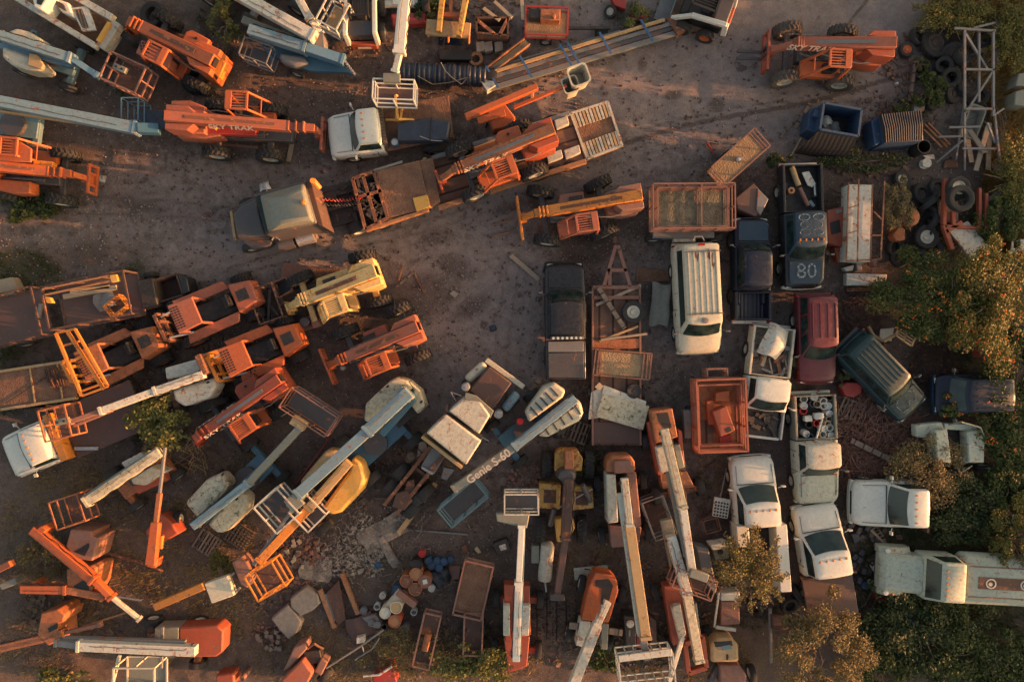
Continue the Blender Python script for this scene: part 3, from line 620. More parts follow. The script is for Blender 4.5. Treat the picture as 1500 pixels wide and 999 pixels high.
stains=[(860,360,45,30,.9),(760,300,70,14,.5,15),(1050,155,16,13,.7),(985,140,16,9,.7),(1085,100,9,7,.8),(940,95,9,14,.6),(905,82,9,9,.6),(1105,98,7,7,.6),(640,345,38,20,.5),(665,390,40,22,.6,-30),(690,450,40,20,.6,30),(340,230,20,14,.6),(200,300,60,14,.5,-10),(130,370,45,30,.5),(830,395,10,10,.5),(590,450,110,45,.7,25),(950,430,30,18,.7),(1130,430,40,60,.5),(600,180,40,80,.3),(500,300,120,10,.35,8),(1190,230,60,40,.4),(880,500,90,90,.3)]
for _ in range(420):
    stains.append((random.uniform(430,1150) if random.random()<.6 else random.uniform(0,1500),random.uniform(60,760),random.uniform(1.5,8),random.uniform(1.5,6),random.uniform(.4,1)))
stain=blobs(stains)
rut=np.zeros_like(X)   # wheel tracks along the yard road
for x0,y0,x1,y1,wd,v in ((915,210,1500,70,3.5,.9),(915,236,1500,100,5,.3),(640,345,1200,190,7,.35),(620,300,1300,90,6,.3),(0,300,420,262,9,.3),(0,345,330,300,8,.25),(1195,105,1275,0,2.5,.8),(760,520,830,330,12,.25),(700,620,780,400,10,.25),(330,395,700,300,4,.5),(330,410,720,310,4,.45),(560,330,760,480,4,.4),(575,322,775,470,4,.35),(740,600,760,380,4,.45),(722,600,742,380,4,.4),(940,190,1180,140,3,.5),(1040,250,1200,20,4,.35),(1060,252,1220,20,4,.35),(80,290,340,300,4,.5),(60,318,330,318,4,.45),(960,330,990,560,4,.35)):
    L=math.hypot(x1-x0,y1-y0); ux,uy=(x1-x0)/L,(y1-y0)/L; tt=(PX-x0)*ux+(PY-y0)*uy; dd=np.abs(-(PX-x0)*uy+(PY-y0)*ux+4*np.sin(tt/60)); rut=np.maximum(rut,v*np.exp(-(dd/wd)**2)*((tt>0)&(tt<L)))
Z=np.zeros_like(X); inner=(np.abs(X)<=27)&(np.abs(Y)<=19)
for k in range(26):
    f_=rng.uniform(.5,7); a=rng.uniform(0,6.28); Z+=np.sin((X*math.cos(a)+Y*math.sin(a))*f_+rng.uniform(0,6)+np.sin(X*.7+k)*1.3+np.cos(Y*.9+k))*(.012/(.6+f_*.35))
Z+=rng.normal(0,.006,X.shape)*(1-.6*grey)-rut*.015; Z=np.where(inner,Z-.03,-.03)
me=bpy.data.meshes.new('ground'); nx_,ny_=X.shape; V=np.stack([X,Y,Z],-1).reshape(-1,3).astype(np.float32); I=np.arange(nx_*ny_).reshape(nx_,ny_); Q=np.stack([I[:-1,:-1],I[1:,:-1],I[1:,1:],I[:-1,1:]],-1).reshape(-1,4)
me.vertices.add(len(V)); me.vertices.foreach_set('co',V.ravel()); me.loops.add(Q.size); me.loops.foreach_set('vertex_index',Q.ravel().astype(np.int32)); me.polygons.add(len(Q)); me.polygons.foreach_set('loop_start',np.arange(0,Q.size,4,dtype=np.int32)); me.update(calc_edges=True); me.shade_smooth()
for nm,arr in (('grey',grey),('green',green),('stain',np.maximum(stain,rut))):
    a=me.attributes.new(nm,'FLOAT','POINT'); a.data.foreach_set('value',arr.ravel().astype(np.float32))
m,n,b=nt('ground'); k=N(n); v=k.vec(False)
def at(nm): x=k.nd('Attribute'); x.attribute_name=nm; return x.outputs['Fac']
n1=k.noise(v,.35,8,.65,.3); n2=k.noise(v,2.2,8,.7,.3); n3=k.noise(v,14,6,.75); n4=k.noise(v,30,4,.75)
earth=k.mix(k.ramp(n2,.35,.65),(.070,.048,.043),(.165,.116,.101)); earth=k.mix(k.ramp(n1,.4,.7),earth,(.105,.078,.069))
gr=k.mix(k.ramp(n2,.3,.7),(.165,.131,.127),(.265,.218,.21))
a=k.nd('Math',operation='ADD'); k.lk(at('grey'),a.inputs[0]); k.lk(k.ramp(n2,.3,.7,-.25,.25),a.inputs[1])
c=k.mix(k.ramp(a.outputs[0],.15,.75),earth,gr)
a=k.nd('Math',operation='ADD'); k.lk(at('green'),a.inputs[0]); k.lk(k.ramp(n2,.3,.7,-.35,.35),a.inputs[1])
c=k.mix(k.ramp(a.outputs[0],.3,.8,0,.85),c,k.mix(k.ramp(n3,.35,.65),(.030,.040,.018),(.075,.070,.035)))
a=k.nd('Math',operation='ADD'); k.lk(at('stain'),a.inputs[0]); k.lk(k.ramp(n2,.3,.7,-.3,.2),a.inputs[1])
c=k.mix(k.ramp(a.outputs[0],.22,.5,0,.68),c,(.050,.034,.032))
n5=k.noise(v,5.5,7,.8,.6); c=k.mix(k.ramp(n5,.56,.72,0,.55),c,(.050,.032,.030)); c=k.mix(k.ramp(n3,.55,.7,0,.45),c,(.055,.036,.033)); c=k.mix(k.ramp(n3,.42,.28,0,.4),c,(.27,.21,.185)); c=k.mix(k.ramp(n4,.56,.68,0,.75),c,(.34,.27,.23)); c=k.mix(k.ramp(n4,.44,.34,0,.7),c,(.035,.025,.024))
vo=k.nd('TexVoronoi'); vo.inputs['Scale'].default_value=4.2; k.lk(v,vo.inputs['Vector']); c=k.mix(k.ramp(vo.outputs['Distance'],.055,.035,0,.75),c,(.34,.30,.27))
k.lk(c,b.inputs['Base Color']); b.inputs['Roughness'].default_value=.95; b.inputs['Specular IOR Level'].default_value=.2
bb=k.nd('Math',operation='ADD'); k.lk(n3,bb.inputs[0]); k.lk(n4,bb.inputs[1]); k.bump(bb.outputs[0],b,.8,.035); M['ground']=m
me.materials.append(m); g=bpy.data.objects.new('ground',me); COL.objects.link(g); g['kind']='structure'
# ------------------------------------------------------------------ uncounted ground cover
leafmat('leaf_green',[(.018,.036,.010),(.035,.058,.014),(.075,.085,.022)]); leafmat('leaf_dark',[(.012,.028,.010),(.025,.045,.016),(.05,.065,.022)])
leafmat('leaf_yellow',[(.045,.055,.012),(.09,.088,.02),(.16,.13,.035)]); leafmat('leaf_tan',[(.06,.05,.025),(.12,.09,.042),(.21,.15,.065)]); leafmat('leaf_olive',[(.04,.055,.015),(.09,.10,.03),(.17,.15,.05)])
leafmat('dry_grass',[(.13,.09,.045),(.22,.15,.07),(.30,.21,.10)]); leafmat('straw',[(.16,.10,.035),(.26,.15,.05),(.34,.21,.08)]); leafmat('flower',[(.60,.10,.02),(.65,.13,.03),(.62,.16,.04)]); leafmat('twig',[(.10,.065,.05),(.15,.10,.08),(.20,.14,.11)],trans=0)
def zone(n,L):
    o=[]
    w_=np.array([b[2]*b[3] for b in L],float); idx=rng.choice(len(L),n,p=w_/w_.sum())
    for i in idx: b=L[i]; a=rng.uniform(0,6.28); r_=math.sqrt(rng.uniform(0,1)); o.append((b[0]+b[2]*r_*math.cos(a),b[1]+b[3]*r_*math.sin(a)))
    o=np.array(o); s=CH/F; return np.stack([(o[:,0]-750)*s,(499.5-o[:,1])*s,np.full(n,-.04)],1)
def stuff(name,me,mat):
    if not me.materials: mats(me,mat)
    o=bpy.data.objects.new(name,me); COL.objects.link(o); o['kind']='stuff'; return o
GZ=[(30,405,60,40),(15,480,40,50),(200,440,14,60),(10,560,40,50),(45,305,45,18),(1430,420,110,130),(1400,830,150,170),(700,950,60,40),(930,950,60,40),(620,10,18,14),(920,25,40,20),(1330,165,35,25),(860,670,25,50),(1100,880,40,50),(230,620,50,50),(320,30,30,30)]
stuff('grass',qmesh('grass',tufts(0,zone(3600,GZ),.12,.24,7,.016),3),'leaf_green')
DZ=[(120,800,130,110),(240,900,150,70),(60,940,70,50),(480,960,120,50),(560,830,60,40),(300,780,80,60),(850,820,60,60),(700,960,100,40),(1290,640,60,60),(1010,960,90,40),(100,700,60,60),(330,690,60,40),(950,800,40,90),(1050,680,30,60)]
stuff('dry_grass',qmesh('dry_grass',tufts(0,zone(5200,DZ),.14,.20,7,.012,1.2),3),'dry_grass')
SZ=[(1460,70,60,80),(1480,250,40,120),(1440,20,80,35),(1500,300,50,80)]
stuff('tall_straw_grass',qmesh('straw',tufts(0,zone(1700,SZ),.2,.75,14,.02,.9),3),'straw')
def chips(n,zs,s0,s1):
    p=zone(n,zs); mb=MB()
    for q in p: mb.obox((q[0],q[1],.01),(random.uniform(s0,s1),random.uniform(s0,s1)*.7,random.uniform(.02,.06)),random.uniform(0,180),random.uniform(-20,20),random.uniform(-20,20))
    return mb
stuff('gravel_litter',chips(3600,[(750,500,760,500)],.025,.09).mesh('chips',False),'junk_mix')
stuff('scrap_litter',chips(1900,[(1270,200,90,60),(1340,120,50,80),(900,900,150,90),(700,900,70,60),(250,560,190,70),(300,470,160,60),(110,900,90,60),(560,700,90,60),(820,700,60,60),(1320,330,90,60),(700,30,80,40),(420,850,70,60),(1260,470,50,60),(1270,790,50,60),(1230,900,50,50)],.08,.34).mesh('scrap',False),'junk_brown')
# brick rubble and broken wood heaps
stuff('rubble',chips(420,[(440,812,38,34),(435,840,40,22),(770,700,26,20),(395,930,25,20)],.06,.22).mesh('rubble',False),'pink_rust')
stuff('pebbles',chips(5200,[(700,300,800,280),(900,480,300,200),(600,750,200,120)],.03,.075).mesh('pebbles',False),'concrete'); stuff('dark_litter',chips(4200,[(700,400,760,420)],.04,.13).mesh('dark_litter',False),'dark_rust')
mb=MB()
for q in zone(620,[(250,520,210,110),(110,880,110,90),(300,700,150,60),(900,880,160,100),(620,720,60,60),(700,30,90,40),(1240,300,60,90),(1350,160,60,80),(1260,460,60,60),(1060,760,50,90),(560,880,90,70),(840,720,60,80)]):
    a=random.uniform(0,6.28); L=random.uniform(.15,.75); z=random.uniform(.02,.25); mb.bar((q[0],q[1],z),(q[0]+L*math.cos(a),q[1]+L*math.sin(a),z+random.uniform(-.02,.15)),random.uniform(.02,.07),random.uniform(.02,.05))
stuff('scrap_bars',mb.mesh('scrap_bars',False),'dark_rust')
# ================================================================== telehandlers
TG='orange rough-terrain telehandlers'
t=T2('telehandler','faded orange telehandler with a square yellow sunlit tail patch and slotted side cover','telehandler',(322,98),(168,20),1.9,TG)
telehandler(t,'orange',L=t.L*1.0,carriage=.6,wheels=(1,1,1,0),boom_w=.55,slats=4,ext=.7,cover='box')
t.pol('sunlit_tail',[(311,78),(331,92),(321,115),(303,100)],1.6,2.0,'amber',.04)  # amber block paints the low sun on the tail end
lc=t.pol('slotted_cover',[(207,58),(252,78),(246,100),(198,78)],1.2,1.9,'faded_orange',.05)
mb=MB()
for i in range(4):
    for j in range(3):
        q=t.l(205+j*4.5+i*1.2,64+i*4.2,1.9); mb.obox((q.x,q.y,1.905),(.07,.10,.02))
t.part('slots',mb,'black',lc)
t=T2('telehandler','red-orange lettered telehandler with its fork carriage beside the white flatbed truck','telehandler',(250,178),(472,190),1.7,TG)
telehandler(t,'faded_orange',L=t.L*.985,cabmat='orange',text='SKY TRAK',carriage=1.5,ext=1.1,wheels=(1,1,1,1),cover='none',wx=(.75,-1.7),tx=-.5)
t.pol('rear_weight',[(250,147),(278,147),(300,156),(300,196),(262,196),(250,180)],.9,1.8,'faded_orange',.06)
t.seg('lift_cylinder',(277,171,2.1),(318,188,1.9),.22,.2,'amber')
t.pol('side_rail_panel',[(262,184),(375,188),(375,198),(262,196)],1.2,1.55,'red_paint',.03)
t=T2('telehandler','bright orange telehandler cut off by the left edge, beside a leafy weed','telehandler',(-55,243),(124,258),1.6,TG)
telehandler(t,'orange',L=t.L,carriage=1.35,wheels=(1,1,1,1),ext=.9,cover='none')
t.pol('side_tank',[(-4,262),(44,266),(44,284),(20,284),(-4,279)],.8,1.45,'orange',.06); t.pol('cab_roof',[(-3,202),(30,208),(46,218),(45,238),(-3,236)],2.3,2.4,'orange',.04)
t.seg('hose_joint',(52,244,1.7),(80,247,1.6),.5,.4,'amber')
# telehandlers standing in the middle of the yard
t=T2('telehandler','amber telehandler with rust-streaked boom and splayed wheels, standing left of the mesh cage trailer','telehandler',(937,292),(757,318),1.5,TG)
telehandler(t,'pink_rust',L=t.L,cabmat='faded_orange',boommat='amber',carriage=2.0,rz=-16,ext=.55,twocol='amber',tz=.0,slats=6,cover='low',wx=(1.5,-1.15),track=1.12)
t=T2('telehandler','pale yellow telehandler with rust-stained boom below the big grey truck tractor','telehandler',(557,398),(408,452),1.8,TG)
telehandler(t,'pale_yellow',L=t.L,carriage=.6,ext=.45,rz=8,wheels=(1,1,1,0),slats=7,boom_w=.58,cover='low',wx=(1.35,-1.7),track=1.1)
t=T2('telehandler','pink-red telehandler with a long bare boom and a wide fork carriage on the open dirt','telehandler',(618,478),(468,540),1.7,TG)
telehandler(t,'faded_orange',L=t.L,cabmat='orange',carriage=1.75,ext=.5,twocol='orange',wheels=(1,1,1,0),slats=6,boom_w=.5,cover='low',wx=(1.0,-1.65),track=1.18)
t=T2('telehandler','bright red-orange telehandler with white lettering, boom down beside the small leafy tree','telehandler',(420,552),(272,652),1.7,TG)
telehandler(t,'orange_red',L=t.L,cabmat='orange',text='SKY TRAK',carriage=.5,ext=.8,slats=6,wheels=(1,1,1,0),cover='box',tx=.7)
t=T2('telehandler','dusty red telehandler with white lettering standing alone on the bare ground at the top right','telehandler',(1301,74),(1128,64),1.7,TG)
telehandler(t,'orange_red',L=t.L,cabmat='orange',boommat='faded_orange',text='SKY TRAK',carriage=1.8,forks=2,ext=.35,rz=6,wm='tyre_dusty',slats=5,boom_w=.5,cover='none',wx=(1.5,-1.05),track=1.12,tx=1.0)
# the one carried on the lowboy trailer
t=T2('telehandler','red telehandler with flaking grey boom top and slatted cab, riding on the rusty lowboy trailer','telehandler',(812,197),(636,262),2.3,TG,z=.75)
telehandler(t,'orange_red',L=t.L,cabmat='orange',boommat='orange_rust',text='SKY TRAK',carriage=.9,ext=.45,slats=6,panel='orange',cover='box',wx=(1.3,-1.5),tx=.5)
t.pol('boom_top_patch',[(740,218),(808,184),(811,194),(742,228)],2.85,2.9,'grey_metal',0)
# ================================================================== boom lifts
BG='boom lifts'
t=T('boom_lift','blue boom lift with rounded cream covers and a rust-brown cage at the left edge','boom lift',40,72,1.4,-22,BG)
chassis(t,75,85,.6,-20,3.2,2.3,'teal',.42,.3,wheels=(1,1,0,1))
hood(t,'engine_cover',[(6,47),(22,40),(40,44),(56,54),(67,66),(52,66),(26,56)],.8,1.7,'cream',.12,.05)
hood(t,'engine_cover',[(0,66),(30,75),(52,83),(66,98),(60,104),(38,104),(14,96),(0,84)],.8,1.7,'cream',.15,.08)
t.pol('sunlit_cover_end',[(42,78),(54,80),(64,96),(60,102),(40,96)],1.7,1.85,'tan',.04)  # tan puts the sun on the cover's right end into the colour
boom(t,[(-4,52,2.0),(108,88,1.8),(144,112,1.6)],[.42,.26],['pale_blue','blue_boom']); t.seg('lower_boom',(-4,66,1.5),(108,96,1.4),.3,.3,'blue_boom')
basket(t,180,106,1.9,-24,1.7,1.25,'pink_rust','dark_rust',nx=3,ny=2,control=(-.2,.1),w=.06)
t=T('boom_lift','long grey-blue boom lift with a dark blue platform reaching to the red-orange telehandler','boom lift',30,170,.6,-9,BG)
chassis(t,25,185,.6,-8,2.6,2.3,'teal',.45,.38,wm='tyre_dusty')
boom(t,[(-30,144,2.3),(205,190,2.0)],[.50],['pale_blue'],[.5]); t.seg('side_rail',(-30,159,2.0),(200,193,1.8),.10,.22,'tan'); t.seg('boom_knuckle',(203,189,2.1),(234,190,1.9),.42,.45,'bright_blue')
basket(t,190,160,1.5,0,.75,1.0,'blue_boom',nx=1,fl=False); t.pol('platform',[(200,160),(252,164),(258,190),(204,184)],.85,.95,'tarp_navy',.01)
t=T('towable_lift','light blue folded towable lift on a single wheel with a grey tank','boom lift',440,85,1,-19,BG)
boom(t,[(366,46,1.7),(450,72,1.6),(504,90,1.4)],[.45,.42],['pale_blue','blue_boom'])
t.pol('frame_plate',[(392,62),(442,78),(500,92),(522,112),(508,106),(456,104),(430,96),(398,80)],.7,1.0,'bright_blue',.03); t.pol('tank',[(408,76),(444,82),(452,92),(430,98),(410,90)],.8,1.3,'grey_metal',.14)
t.seg('tow_bar',(500,96,.9),(528,114,.6),.10,.1,'dark_grey'); t.seg('outrigger',(385,62,1),(402,92,.4),.16,.16,'bright_blue'); wheel(t,*t.l(436,108,.3).xy,.36,.22)
basket(t,374,74,1.6,-20,1.3,.8,'grey_metal',nx=2)
mb=MB()
for i in range(6): q=t.l(505+i*2.6,90+i*3.4,1.45); mb.obox((q.x,q.y,1.32),(.06,.12,.25))
t.part('ladder_plate',mb,'steel')
t=T('boom_lift','white boom lift entering from the top edge above the blue towable lift','boom lift',400,20,1.5,-28,BG)
chassis(t,350,-14,.6,-28,3.0,2.3,'grey_metal'); boom(t,[(330,-18,2.1),(462,56,1.9)],[.5],['dirty_white'],[.5]); t.seg('under_boom',(356,30,1.3),(448,66,1.2),.32,.3,'grey_green'); t.pol('boom_head',[(458,44),(472,40),(476,72),(464,76)],1.0,1.7,'grey_metal',.03)
t=T('boom_lift','white articulated lift with a tan mesh cage hanging at the top edge','boom lift',450,8,1.5,-40,BG)
chassis(t,425,-24,.5,-30,2.4,2.0,'grey_metal'); boom(t,[(432,-12,2.1),(455,30,1.9),(470,50,1.5)],[.34,.28],['dirty_white','dirty_white']); basket(t,487,18,2.2,62,1.25,1.0,'dirty_white','tan',nx=2,ny=2,w=.06)
t=T('boom_lift','tall white boom reaching from the top edge to an empty cage beside the black pipe','boom lift',588,30,2,-90,BG)
chassis(t,592,-30,.5,-90,3.2,2.4,'white'); boom(t,[(594,-14,3.4),(585,80,3.2),(579,105,3.0)],[.46,.24],['white','dirty_white'],[.4,.3]); t.seg('cable_tray',(600,-8,3.3),(592,80,3.1),.10,.2,'grey_metal')
basket(t,576,131,2.9,-2,1.75,.85,'white','brown_steel',nx=2,ny=1,w=.05,mid=1); t.part('control_box',MB().box(-.35,.35,-.18,.18,-.15,.1),'grey_green',loc=t.l(574,115,2.9),rz=90)
t=T('cherry_picker','orange truck-less bucket lift with two cream buckets beside the lowboy ramp','bucket lift',735,175,1,20,BG)
t.pol('base',[(712,160),(738,150),(755,172),(745,186),(722,190)],.4,1.3,'orange',.06); t.seg('upper_boom',(682,172,2.3),(787,128,2.3),.26,.3,'orange'); t.seg('lower_boom',(752,158,2.0),(830,126,2.2),.15,.18,'orange'); t.seg('link',(781,129,2.25),(779,145,2.1),.12,.12,'amber')
t.seg('strut',(700,178,1.6),(740,166,1.6),.3,.2,'orange'); t.seg('outrigger',(722,150,1.2),(712,188,.2),.1,.1,'black'); t.seg('outrigger',(748,168,1.2),(762,184,.2),.1,.1,'black'); wheel(t,*t.l(742,186,.4).xy,.42,.3,mat='tyre_dusty')
for (x,y,s_,hh) in ((848,110,.42,2.7),(836,124,.34,2.3)):
    c=t.l(x,y,hh); b_=MB(); R0=lambda e,z:rrect(c.x-s_*e,c.x+s_*e,c.y-s_*e,c.y+s_*e,s_*.4*e,z); b_.loft([R0(.8,hh-.95),R0(1,hh-.05),R0(1.08,hh),R0(.92,hh),R0(.72,hh-.85)]); t.part('bucket',b_,'cream')
t=T('boom_lift','light blue boom lift with two long cream covers and a wide dark mesh platform','boom lift',325,738,1,48,BG)
chassis(t,365,700,.6,44,3.0,2.4,'bright_blue',.42,.3); hood(t,'engine_cover',[(268,738),(300,702),(324,692),(337,708),(330,722),(290,764)],.8,1.7,'mossy_cream',.15,.06); hood(t,'engine_cover',[(300,770),(332,726),(354,718),(366,730),(362,750),(330,782),(316,784)],.8,1.7,'mossy_cream',.18,.08)
boom(t,[(284,770,2.0),(366,706,2.1),(442,624,2.3)],[.34,.30],['pale_blue','grey_green']); t.seg('lower_boom',(300,762,1.6),(398,672,1.5),.3,.28,'bright_blue')
basket(t,451,604,2.5,-33,2.35,1.0,'pink_rust','dark_grey',nx=3); t.part('control_box',MB().box(-.35,.35,-.22,.22,-.3,.05),'tan',loc=t.l(437,620,2.4),rz=-80,bev=.04)
t=T('boom_lift','light blue boom lift with broad cream tail, its boom crossing the yellow-covered lift','boom lift',580,605,1,42,BG)
chassis(t,552,648,.6,42,3.6,2.6,'bright_blue',.5,.4,steer=0); hood(t,'engine_cover',[(534,592),(572,556),(580,552),(598,557),(606,568),(536,620),(532,616)],.8,1.9,'mossy_cream',.12,.05); hood(t,'tail_cover',[(598,557),(616,572),(624,596),(612,608),(598,592),(606,570)],.8,1.85,'mossy_cream',.12,.05)
t.pol('engine',[(574,612),(602,588),(614,602),(584,628)],.7,1.2,'engine',.03)
boom(t,[(600,574,2.6),(538,632,2.6),(436,724,2.5)],[.55,.46],['pale_blue','pale_blue'],[.6,.5]); t.pol('boom_pivot',[(587,566),(606,582),(598,592),(580,578)],1.6,2.75,'pale_blue',.04); t.seg('lower_boom',(606,584,2.0),(560,636,1.8),.3,.3,'bright_blue'); t.seg('jib',(436,724,2.4),(425,742,2.2),.3,.3,'grey_green')
mb=MB()
for i in range(6): a=t.l(570+i*7.0,628-i*4.5,.9); mb.obox((a.x,a.y,.5),(.06,.7,.08),0)
t.part('step_rack',mb,'dark_grey'); basket(t,405,748,2.5,42,1.3,1.5,'dirty_white',nx=2,ny=2,w=.06); t.pol('control_panel',[(415,734),(430,722),(446,738),(428,752)],2.3,2.5,'grey_green',.03)
t=T('boom_lift','yellow-covered boom lift with an orange inner boom pointing to the lower left over the rubble','boom lift',495,705,1,45,BG)
chassis(t,478,722,.6,45,3.4,2.5,'old_yellow',.48,.38); hood(t,'engine_cover',[(438,706),(478,658),(492,660),(498,668),(444,724)],.8,1.8,'tan',.1,.04); hood(t,'engine_cover',[(470,746),(510,690),(516,668),(530,678),(537,700),(530,720),(500,752),(484,756)],.8,1.8,'yellow',.14,.05)
boom(t,[(512,676,1.9),(452,745,2.0),(380,822,2.2)],[.40,.36],['tan','amber'],[.4,.4]); t.seg('side_boom',(432,742,2.1),(372,826,2.1),.14,.3,'grey_metal'); t.pol('hatch',[(494,684),(503,674),(514,682),(504,692)],1.8,1.9,'dark_grey',.02)
basket(t,450,752,2.3,45,1.1,1.2,'dirty_white',nx=2,ny=1,w=.06)
basket(t,388,852,2.4,30,1.35,1.2,'amber','dark_rust',nx=2,ny=1,w=.06)
t=T('boom_lift','blue boom lift with pale slotted cream covers and white lettering along its boom','boom lift',800,610,1,38,BG)
chassis(t,770,628,.6,38,3.2,2.4,'bright_blue',.42,.3); hood(t,'engine_cover',[(768,604),(796,566),(812,560),(830,572),(826,582),(774,620)],.8,1.8,'cream',.1,.05,((782,602),(812,574),5,.5)); hood(t,'engine_cover',[(784,634),(840,584),(852,588),(856,604),(852,616),(800,642),(790,640)],.8,1.8,'cream',.12,.05,((800,630),(846,600),5,.5))
b=boom(t,[(843,583,2.3),(752,655,2.3),(664,716,2.1)],[.38,.34],['pale_blue','grey_green'],[.45,.4]); t.pol('boom_window',[(816,634),(821,628),(824,632),(819,638)],1.8,1.82,'black',0)
me=text_mesh('Genie S-60',.50,bold=.008); mats(me,'letter_white'); o=t.part('lettering',me,'letter_white',b); a=t.l(716,682,2.3); o.location=(a.x,a.y,2.53); o.rotation_euler=(0,0,R(-1+0)); 
o.rotation_euler=(0,0,math.atan2(*(t.l(752,655,2.3)-t.l(664,716,2.1)).yx))
t.pipe('beacon',[(762,617,1.6),(762,617,1.7)],.16,'red_lens'); t.seg('lower_boom',(826,602,1.5),(740,664,1.5),.28,.28,'rust'); basket(t,678,738,1.6,40,2.1,1.0,'teal','dark_grey',nx=3,w=.06)
t=T('boom_lift','grey-white boom lift resting its cage over the cab of the old white truck','boom lift',270,560,1,20,BG)
chassis(t,285,565,.6,12,2.8,2.2,'pink_rust',.42,.3); hood(t,'engine_cover',[(240,539),(286,526),(298,528),(300,545),(242,556)],.8,1.8,'dirty_white',.06,.04); hood(t,'engine_cover',[(250,572),(300,556),(316,552),(317,566),(308,584),(268,597),(254,588)],.8,1.8,'dirty_white',.12,.06)
boom(t,[(300,548,2.2),(228,573,2.3),(148,602,2.5),(103,618,2.6)],[.34,.30,.2],['dirty_white','dirty_white','pink_rust']); t.seg('jib_link',(165,601,2.3),(108,624,2.4),.12,.14,'pink_rust')
t.pol('pivot_plate',[(284,522),(292,518),(304,546),(296,550)],1.8,2.4,'rust',.03); basket(t,80,620,2.9,14,1.15,1.35,'orange_rust','dark_rust',nx=2,ny=2,w=.06,control=(.3,0))
t.seg('rear_frame',(302,528,1.2),(325,520,1.0),.6,.3,'amber')
t=T('boom_lift','red-based boom lift with a bleached double boom pointing lower left from under the small tree','boom lift',215,690,1,37,BG)
chassis(t,210,695,.6,37,3.2,2.2,'orange_rust',.42,.32); hood(t,'engine_cover',[(176,678),(206,662),(214,668),(182,686)],.8,1.6,'dirty_white',.05,.03); hood(t,'engine_cover',[(190,702),(222,682),(244,690),(212,712),(194,710)],.8,1.5,'rusty_white',.05,.03); t.pol('side_body',[(194,712),(240,694),(244,704),(202,724)],.7,1.2,'orange_red',.04)
boom(t,[(236,662,2.0),(126,736,2.2)],[.42],['mossy_cream'],[.4]); t.seg('second_boom',(232,656,2.0),(124,728,2.1),.14,.3,'grey_green')
basket(t,98,750,2.0,18,1.3,1.25,'orange_rust','dark_rust',nx=2,ny=1,w=.05)
t=T('boom_lift','red and white boom lift lying level along the lower left with its boom laid flat','boom lift',260,940,1,178,BG)
chassis(t,255,942,.6,178,3.0,2.2,'rust',.42,.3); t.pol('body',[(226,920),(262,919),(262,963),(226,962)],.6,1.5,'grey_green',.05); t.pol('tail_body',[(262,919),(318,916),(327,924),(326,955),(316,962),(262,963)],.6,1.5,'orange_red',.07)
boom(t,[(288,952,2.1),(114,944,2.1),(84,940,2.0)],[.42,.26],['dirty_white','grey_metal'],[.4,.3]); t.seg('side_boom',(272,940,1.9),(94,934,1.9),.16,.25,'grey_metal'); t.seg('bracket',(238,918,1.7),(236,978,1.3),.14,.1,'grey_metal')
t=T('boom_lift','white spotted boom over a red frame, its empty cage up by the yellow loader','boom lift',762,870,1,90,BG)
chassis(t,758,915,.6,88,3.2,2.3,'orange_red',.42,.3); t.pol('body',[(738,856),(776,858),(778,930),(740,940)],.6,1.3,'orange_red',.05); hood(t,'engine_cover',[(765,886),(777,886),(775,932),(762,932)],.8,1.6,'dirty_white',.04,.02); hood(t,'engine_cover',[(737,886),(747,886),(747,932),(737,932)],.8,1.6,'dirty_white',.04,.02); t.pol('tail_frame',[(738,934),(776,932),(772,976),(744,986)],.6,1.2,'orange_red',.04)
boom(t,[(756,966,2.2),(760,850,2.5),(764,768,2.7)],[.32,.26],['white','white'],[.36,.3]); t.seg('side_rail',(768,768,2.5),(762,966,2.0),.09,.2,'pale_blue')
basket(t,764,739,3.0,0,1.45,.85,'dirty_white',nx=2,w=.05); t.pol('control_panel',[(726,752),(776,752),(772,774),(728,764)],2.5,2.75,'grey_green',.04)
t=T('boom_lift','tall white boom lift with peeling pink-orange tail and a large square white cage','boom lift',912,740,1,-85,BG)
chassis(t,912,745,.6,-85,3.3,2.4,'rust',.42,.3); t.pol('tail_weight',[(889,676),(897,668),(924,667),(930,676),(931,690),(888,692)],.6,1.8,'orange_rust',.08); t.pol('tail_cover',[(900,676),(924,674),(930,692),(900,694)],1.8,2.0,'pink_rust',.05)
hood(t,'engine_cover',[(888,694),(902,694),(906,766),(890,768)],.8,1.8,'rusty_white',.05,.03); hood(t,'engine_cover',[(918,690),(932,692),(940,770),(924,778)],.8,1.8,'pink_rust',.05,.03); t.pol('front_body',[(892,768),(940,772),(936,800),(896,802)],.6,1.2,'pink_rust',.05)
boom(t,[(914,700,2.6),(922,770,2.8),(946,936,3.2)],[.30,.42],['rusty_white','tan'],[.4,.4]); t.seg('side_boom',(908,722,2.5),(938,930,3.0),.26,.34,'dirty_white'); t.seg('jib',(940,925,3.0),(948,965,3.0),.28,.3,'grey_metal')
basket(t,948,982,3.3,6,2.3,1.25,'dirty_white','dark_grey',nx=6,ny=3,w=.05,mid=1,fl=False); t.pol('top_plate',[(906,960),(984,950),(985,960),(907,970)],3.25,3.35,'dirty_white',.02); t.seg('side_arm',(1000,932,2.2),(980,998,2.6),.18,.16,'dirty_white')
t=T('boom_lift','rusty red lift with bleached side boards and long beige boom ending at a rail cage','boom lift',980,690,1,-78,BG)
